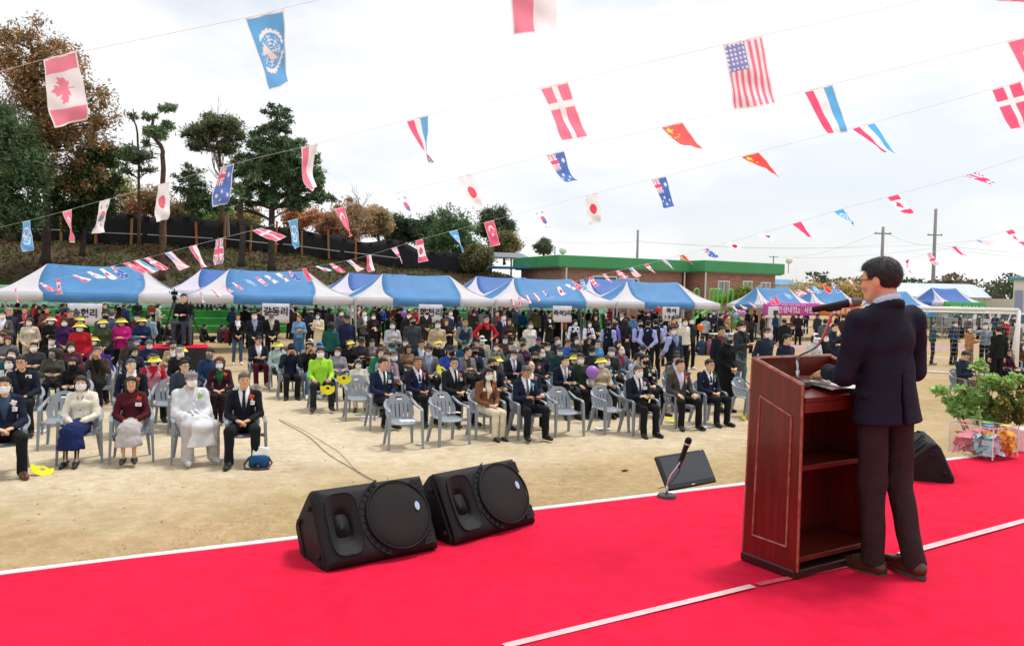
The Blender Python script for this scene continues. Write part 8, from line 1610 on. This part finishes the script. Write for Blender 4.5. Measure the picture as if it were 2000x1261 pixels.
for ln, items in (('A', ((83, 'can', .16, 0, 1., .1, 0), (478, 'un', .20, .05, 1., -.7, 0), (1000, 'ina', .0, .1, 1.05, .5, .5))),
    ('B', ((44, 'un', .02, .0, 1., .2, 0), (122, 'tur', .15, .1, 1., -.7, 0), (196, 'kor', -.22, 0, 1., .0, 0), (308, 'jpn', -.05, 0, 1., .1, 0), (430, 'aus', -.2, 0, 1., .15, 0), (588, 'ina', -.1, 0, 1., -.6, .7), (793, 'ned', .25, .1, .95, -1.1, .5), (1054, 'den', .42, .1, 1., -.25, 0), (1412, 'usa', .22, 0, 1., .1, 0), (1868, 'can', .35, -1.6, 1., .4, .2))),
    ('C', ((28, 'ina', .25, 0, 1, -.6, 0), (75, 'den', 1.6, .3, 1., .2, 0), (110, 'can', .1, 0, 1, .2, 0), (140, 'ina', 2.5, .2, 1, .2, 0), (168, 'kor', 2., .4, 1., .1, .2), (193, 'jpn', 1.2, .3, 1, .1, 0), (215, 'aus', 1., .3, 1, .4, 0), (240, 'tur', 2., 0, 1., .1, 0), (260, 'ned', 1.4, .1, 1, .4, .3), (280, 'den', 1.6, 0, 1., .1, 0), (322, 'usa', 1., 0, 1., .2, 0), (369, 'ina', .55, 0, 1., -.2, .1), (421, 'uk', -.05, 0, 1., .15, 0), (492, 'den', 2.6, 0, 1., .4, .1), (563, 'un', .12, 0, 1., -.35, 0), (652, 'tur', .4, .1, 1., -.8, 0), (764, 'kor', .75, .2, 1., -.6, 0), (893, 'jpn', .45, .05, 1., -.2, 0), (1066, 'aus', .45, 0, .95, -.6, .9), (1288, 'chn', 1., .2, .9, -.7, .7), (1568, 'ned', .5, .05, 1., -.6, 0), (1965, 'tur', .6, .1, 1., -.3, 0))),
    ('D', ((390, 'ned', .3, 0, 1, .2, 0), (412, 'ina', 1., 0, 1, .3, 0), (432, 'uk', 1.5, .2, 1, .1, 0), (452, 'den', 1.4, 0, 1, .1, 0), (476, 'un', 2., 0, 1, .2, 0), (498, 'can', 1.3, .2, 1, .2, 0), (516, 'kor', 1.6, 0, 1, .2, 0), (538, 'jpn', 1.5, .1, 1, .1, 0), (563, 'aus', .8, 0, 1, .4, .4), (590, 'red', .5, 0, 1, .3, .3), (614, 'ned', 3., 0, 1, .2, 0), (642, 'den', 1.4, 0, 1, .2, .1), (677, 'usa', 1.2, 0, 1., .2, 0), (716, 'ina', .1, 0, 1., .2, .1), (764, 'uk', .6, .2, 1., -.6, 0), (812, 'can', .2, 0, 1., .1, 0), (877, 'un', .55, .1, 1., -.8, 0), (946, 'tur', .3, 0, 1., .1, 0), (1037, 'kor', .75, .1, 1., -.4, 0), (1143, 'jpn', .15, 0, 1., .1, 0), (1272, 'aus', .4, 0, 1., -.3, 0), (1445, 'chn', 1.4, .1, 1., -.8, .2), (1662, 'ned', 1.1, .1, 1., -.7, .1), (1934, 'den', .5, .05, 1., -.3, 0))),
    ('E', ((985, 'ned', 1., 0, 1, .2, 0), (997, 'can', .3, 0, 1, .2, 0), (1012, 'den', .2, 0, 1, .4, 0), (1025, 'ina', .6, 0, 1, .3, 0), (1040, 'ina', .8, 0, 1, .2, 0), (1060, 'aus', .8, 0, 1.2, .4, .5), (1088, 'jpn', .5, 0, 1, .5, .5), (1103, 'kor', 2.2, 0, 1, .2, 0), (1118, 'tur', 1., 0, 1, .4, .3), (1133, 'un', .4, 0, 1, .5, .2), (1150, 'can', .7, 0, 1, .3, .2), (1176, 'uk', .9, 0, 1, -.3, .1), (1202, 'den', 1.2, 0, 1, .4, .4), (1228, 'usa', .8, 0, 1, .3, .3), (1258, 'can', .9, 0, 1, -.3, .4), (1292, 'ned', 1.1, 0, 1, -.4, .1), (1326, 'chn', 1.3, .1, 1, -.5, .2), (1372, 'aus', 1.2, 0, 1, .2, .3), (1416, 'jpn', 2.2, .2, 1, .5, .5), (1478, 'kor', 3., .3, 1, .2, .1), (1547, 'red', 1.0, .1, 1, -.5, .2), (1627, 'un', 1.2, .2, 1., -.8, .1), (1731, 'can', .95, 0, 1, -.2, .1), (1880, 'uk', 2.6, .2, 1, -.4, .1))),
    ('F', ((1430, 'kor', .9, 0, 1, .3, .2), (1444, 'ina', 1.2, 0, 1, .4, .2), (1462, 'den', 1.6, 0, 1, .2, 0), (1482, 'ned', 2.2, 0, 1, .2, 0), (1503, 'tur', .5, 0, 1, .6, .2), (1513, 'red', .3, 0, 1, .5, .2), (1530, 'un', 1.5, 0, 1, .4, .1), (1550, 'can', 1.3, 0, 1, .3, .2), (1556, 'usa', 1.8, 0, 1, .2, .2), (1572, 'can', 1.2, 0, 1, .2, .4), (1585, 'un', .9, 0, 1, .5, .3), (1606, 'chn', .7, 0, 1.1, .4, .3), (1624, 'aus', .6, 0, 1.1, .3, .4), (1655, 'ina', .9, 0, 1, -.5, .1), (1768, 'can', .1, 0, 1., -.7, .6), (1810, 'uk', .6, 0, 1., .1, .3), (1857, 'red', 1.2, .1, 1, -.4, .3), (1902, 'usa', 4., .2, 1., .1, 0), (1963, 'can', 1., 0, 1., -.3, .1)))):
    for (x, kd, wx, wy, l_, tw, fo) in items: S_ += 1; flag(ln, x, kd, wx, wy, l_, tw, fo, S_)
cn = Counter((l, k) for l, x, k, o in FL); seen = Counter()
for l, x, k, o in FL:
    i = seen[l, k]; seen[l, k] += 1; w = LINES[l][1].split(',')[0]
    tag(o, '%s on the %s%s' % (FN[k], w, '' if cn[l, k] == 1 else ', ' + ('leftmost one' if i == 0 else 'rightmost one' if i == cn[l, k] - 1 else ('second', 'third', 'fourth')[i - 1] + ' from left')), 'flag', 'flags on strings')

# ------------------------------------------------------------------ dead grass stalks on the ground before the stage
R = np.random.RandomState(3); n = 60000; a = R.uniform(-6, 16, n); s = .15 + 5.2 * R.uniform(0, 1, n) ** 1.2; keep = (np.sin(a * 1.7 + 2 * np.sin(s * 1.1)) + np.sin(a * .6 - s * 2.3) * .8 + R.normal(size=n) * .5 + (2.6 - s) * .5) > -.1; a, s = a[keep], s[keep]; n = len(a)
B = np.stack([E0.x + SU.x * a + SW.x * s, E0.y + SU.y * a + SW.y * s, R.uniform(.001, .012, n)], 1).astype(np.float32); an = R.uniform(0, 6.3, n); ln = R.uniform(.025, .075, n); D = np.stack([np.cos(an) * ln, np.sin(an) * ln, ln * R.uniform(0, .35, n)], 1); Wd = np.stack([-np.sin(an), np.cos(an), 0 * an], 1) * R.uniform(.0012, .0028, n)[:, None]
V = np.stack([B - Wd, B + Wd, B + D], 1).reshape(-1, 3); me = mesh_np('dry_grass', V, np.arange(n * 3, dtype=np.int32).reshape(-1, 3), [LEAF]); tint_attr(me, pal(['#cfb27a', '#b9945a', '#d9c08c', '#9a7340', '#c7a468'], n, 4, .2), 3); tag(link('dry_grass', me), 'short dead grass stalks scattered before the stage', 'grass', kind='stuff')

# pebbles on the sand
R = np.random.RandomState(8); n = 2600; a = R.uniform(-5, 17, n); s = R.uniform(.3, 11, n) ** 1.0; c = np.stack([E0.x + SU.x * a + SW.x * s, E0.y + SU.y * a + SW.y * s, 0 * a], 1); r = R.uniform(.004, .013, (n, 1)) * R.uniform(.6, 1.3, (n, 1)); O = np.array([(1, 0, .2), (0, 1, .25), (-1, 0, .15), (0, -1, .2), (.1, .1, .9)]); V = (c[:, None] + O[None] * r[:, None] * R.uniform(.6, 1.3, (n, 5, 1))).reshape(-1, 3)
F = (np.arange(n)[:, None, None] * 5 + np.array([(0, 1, 4), (1, 2, 4), (2, 3, 4), (3, 0, 4)])[None]).reshape(-1, 3); me = mesh_np('pebbles', V, F, [LEAF]); tint_attr(me, np.repeat(pal(['#9a8a70', '#b3a184', '#7d6e58', '#c3b498'], n, 4, .2), 5, 0), 1); tag(link('pebbles', me), 'small pebbles scattered over the sand before the audience', 'pebbles', kind='stuff')
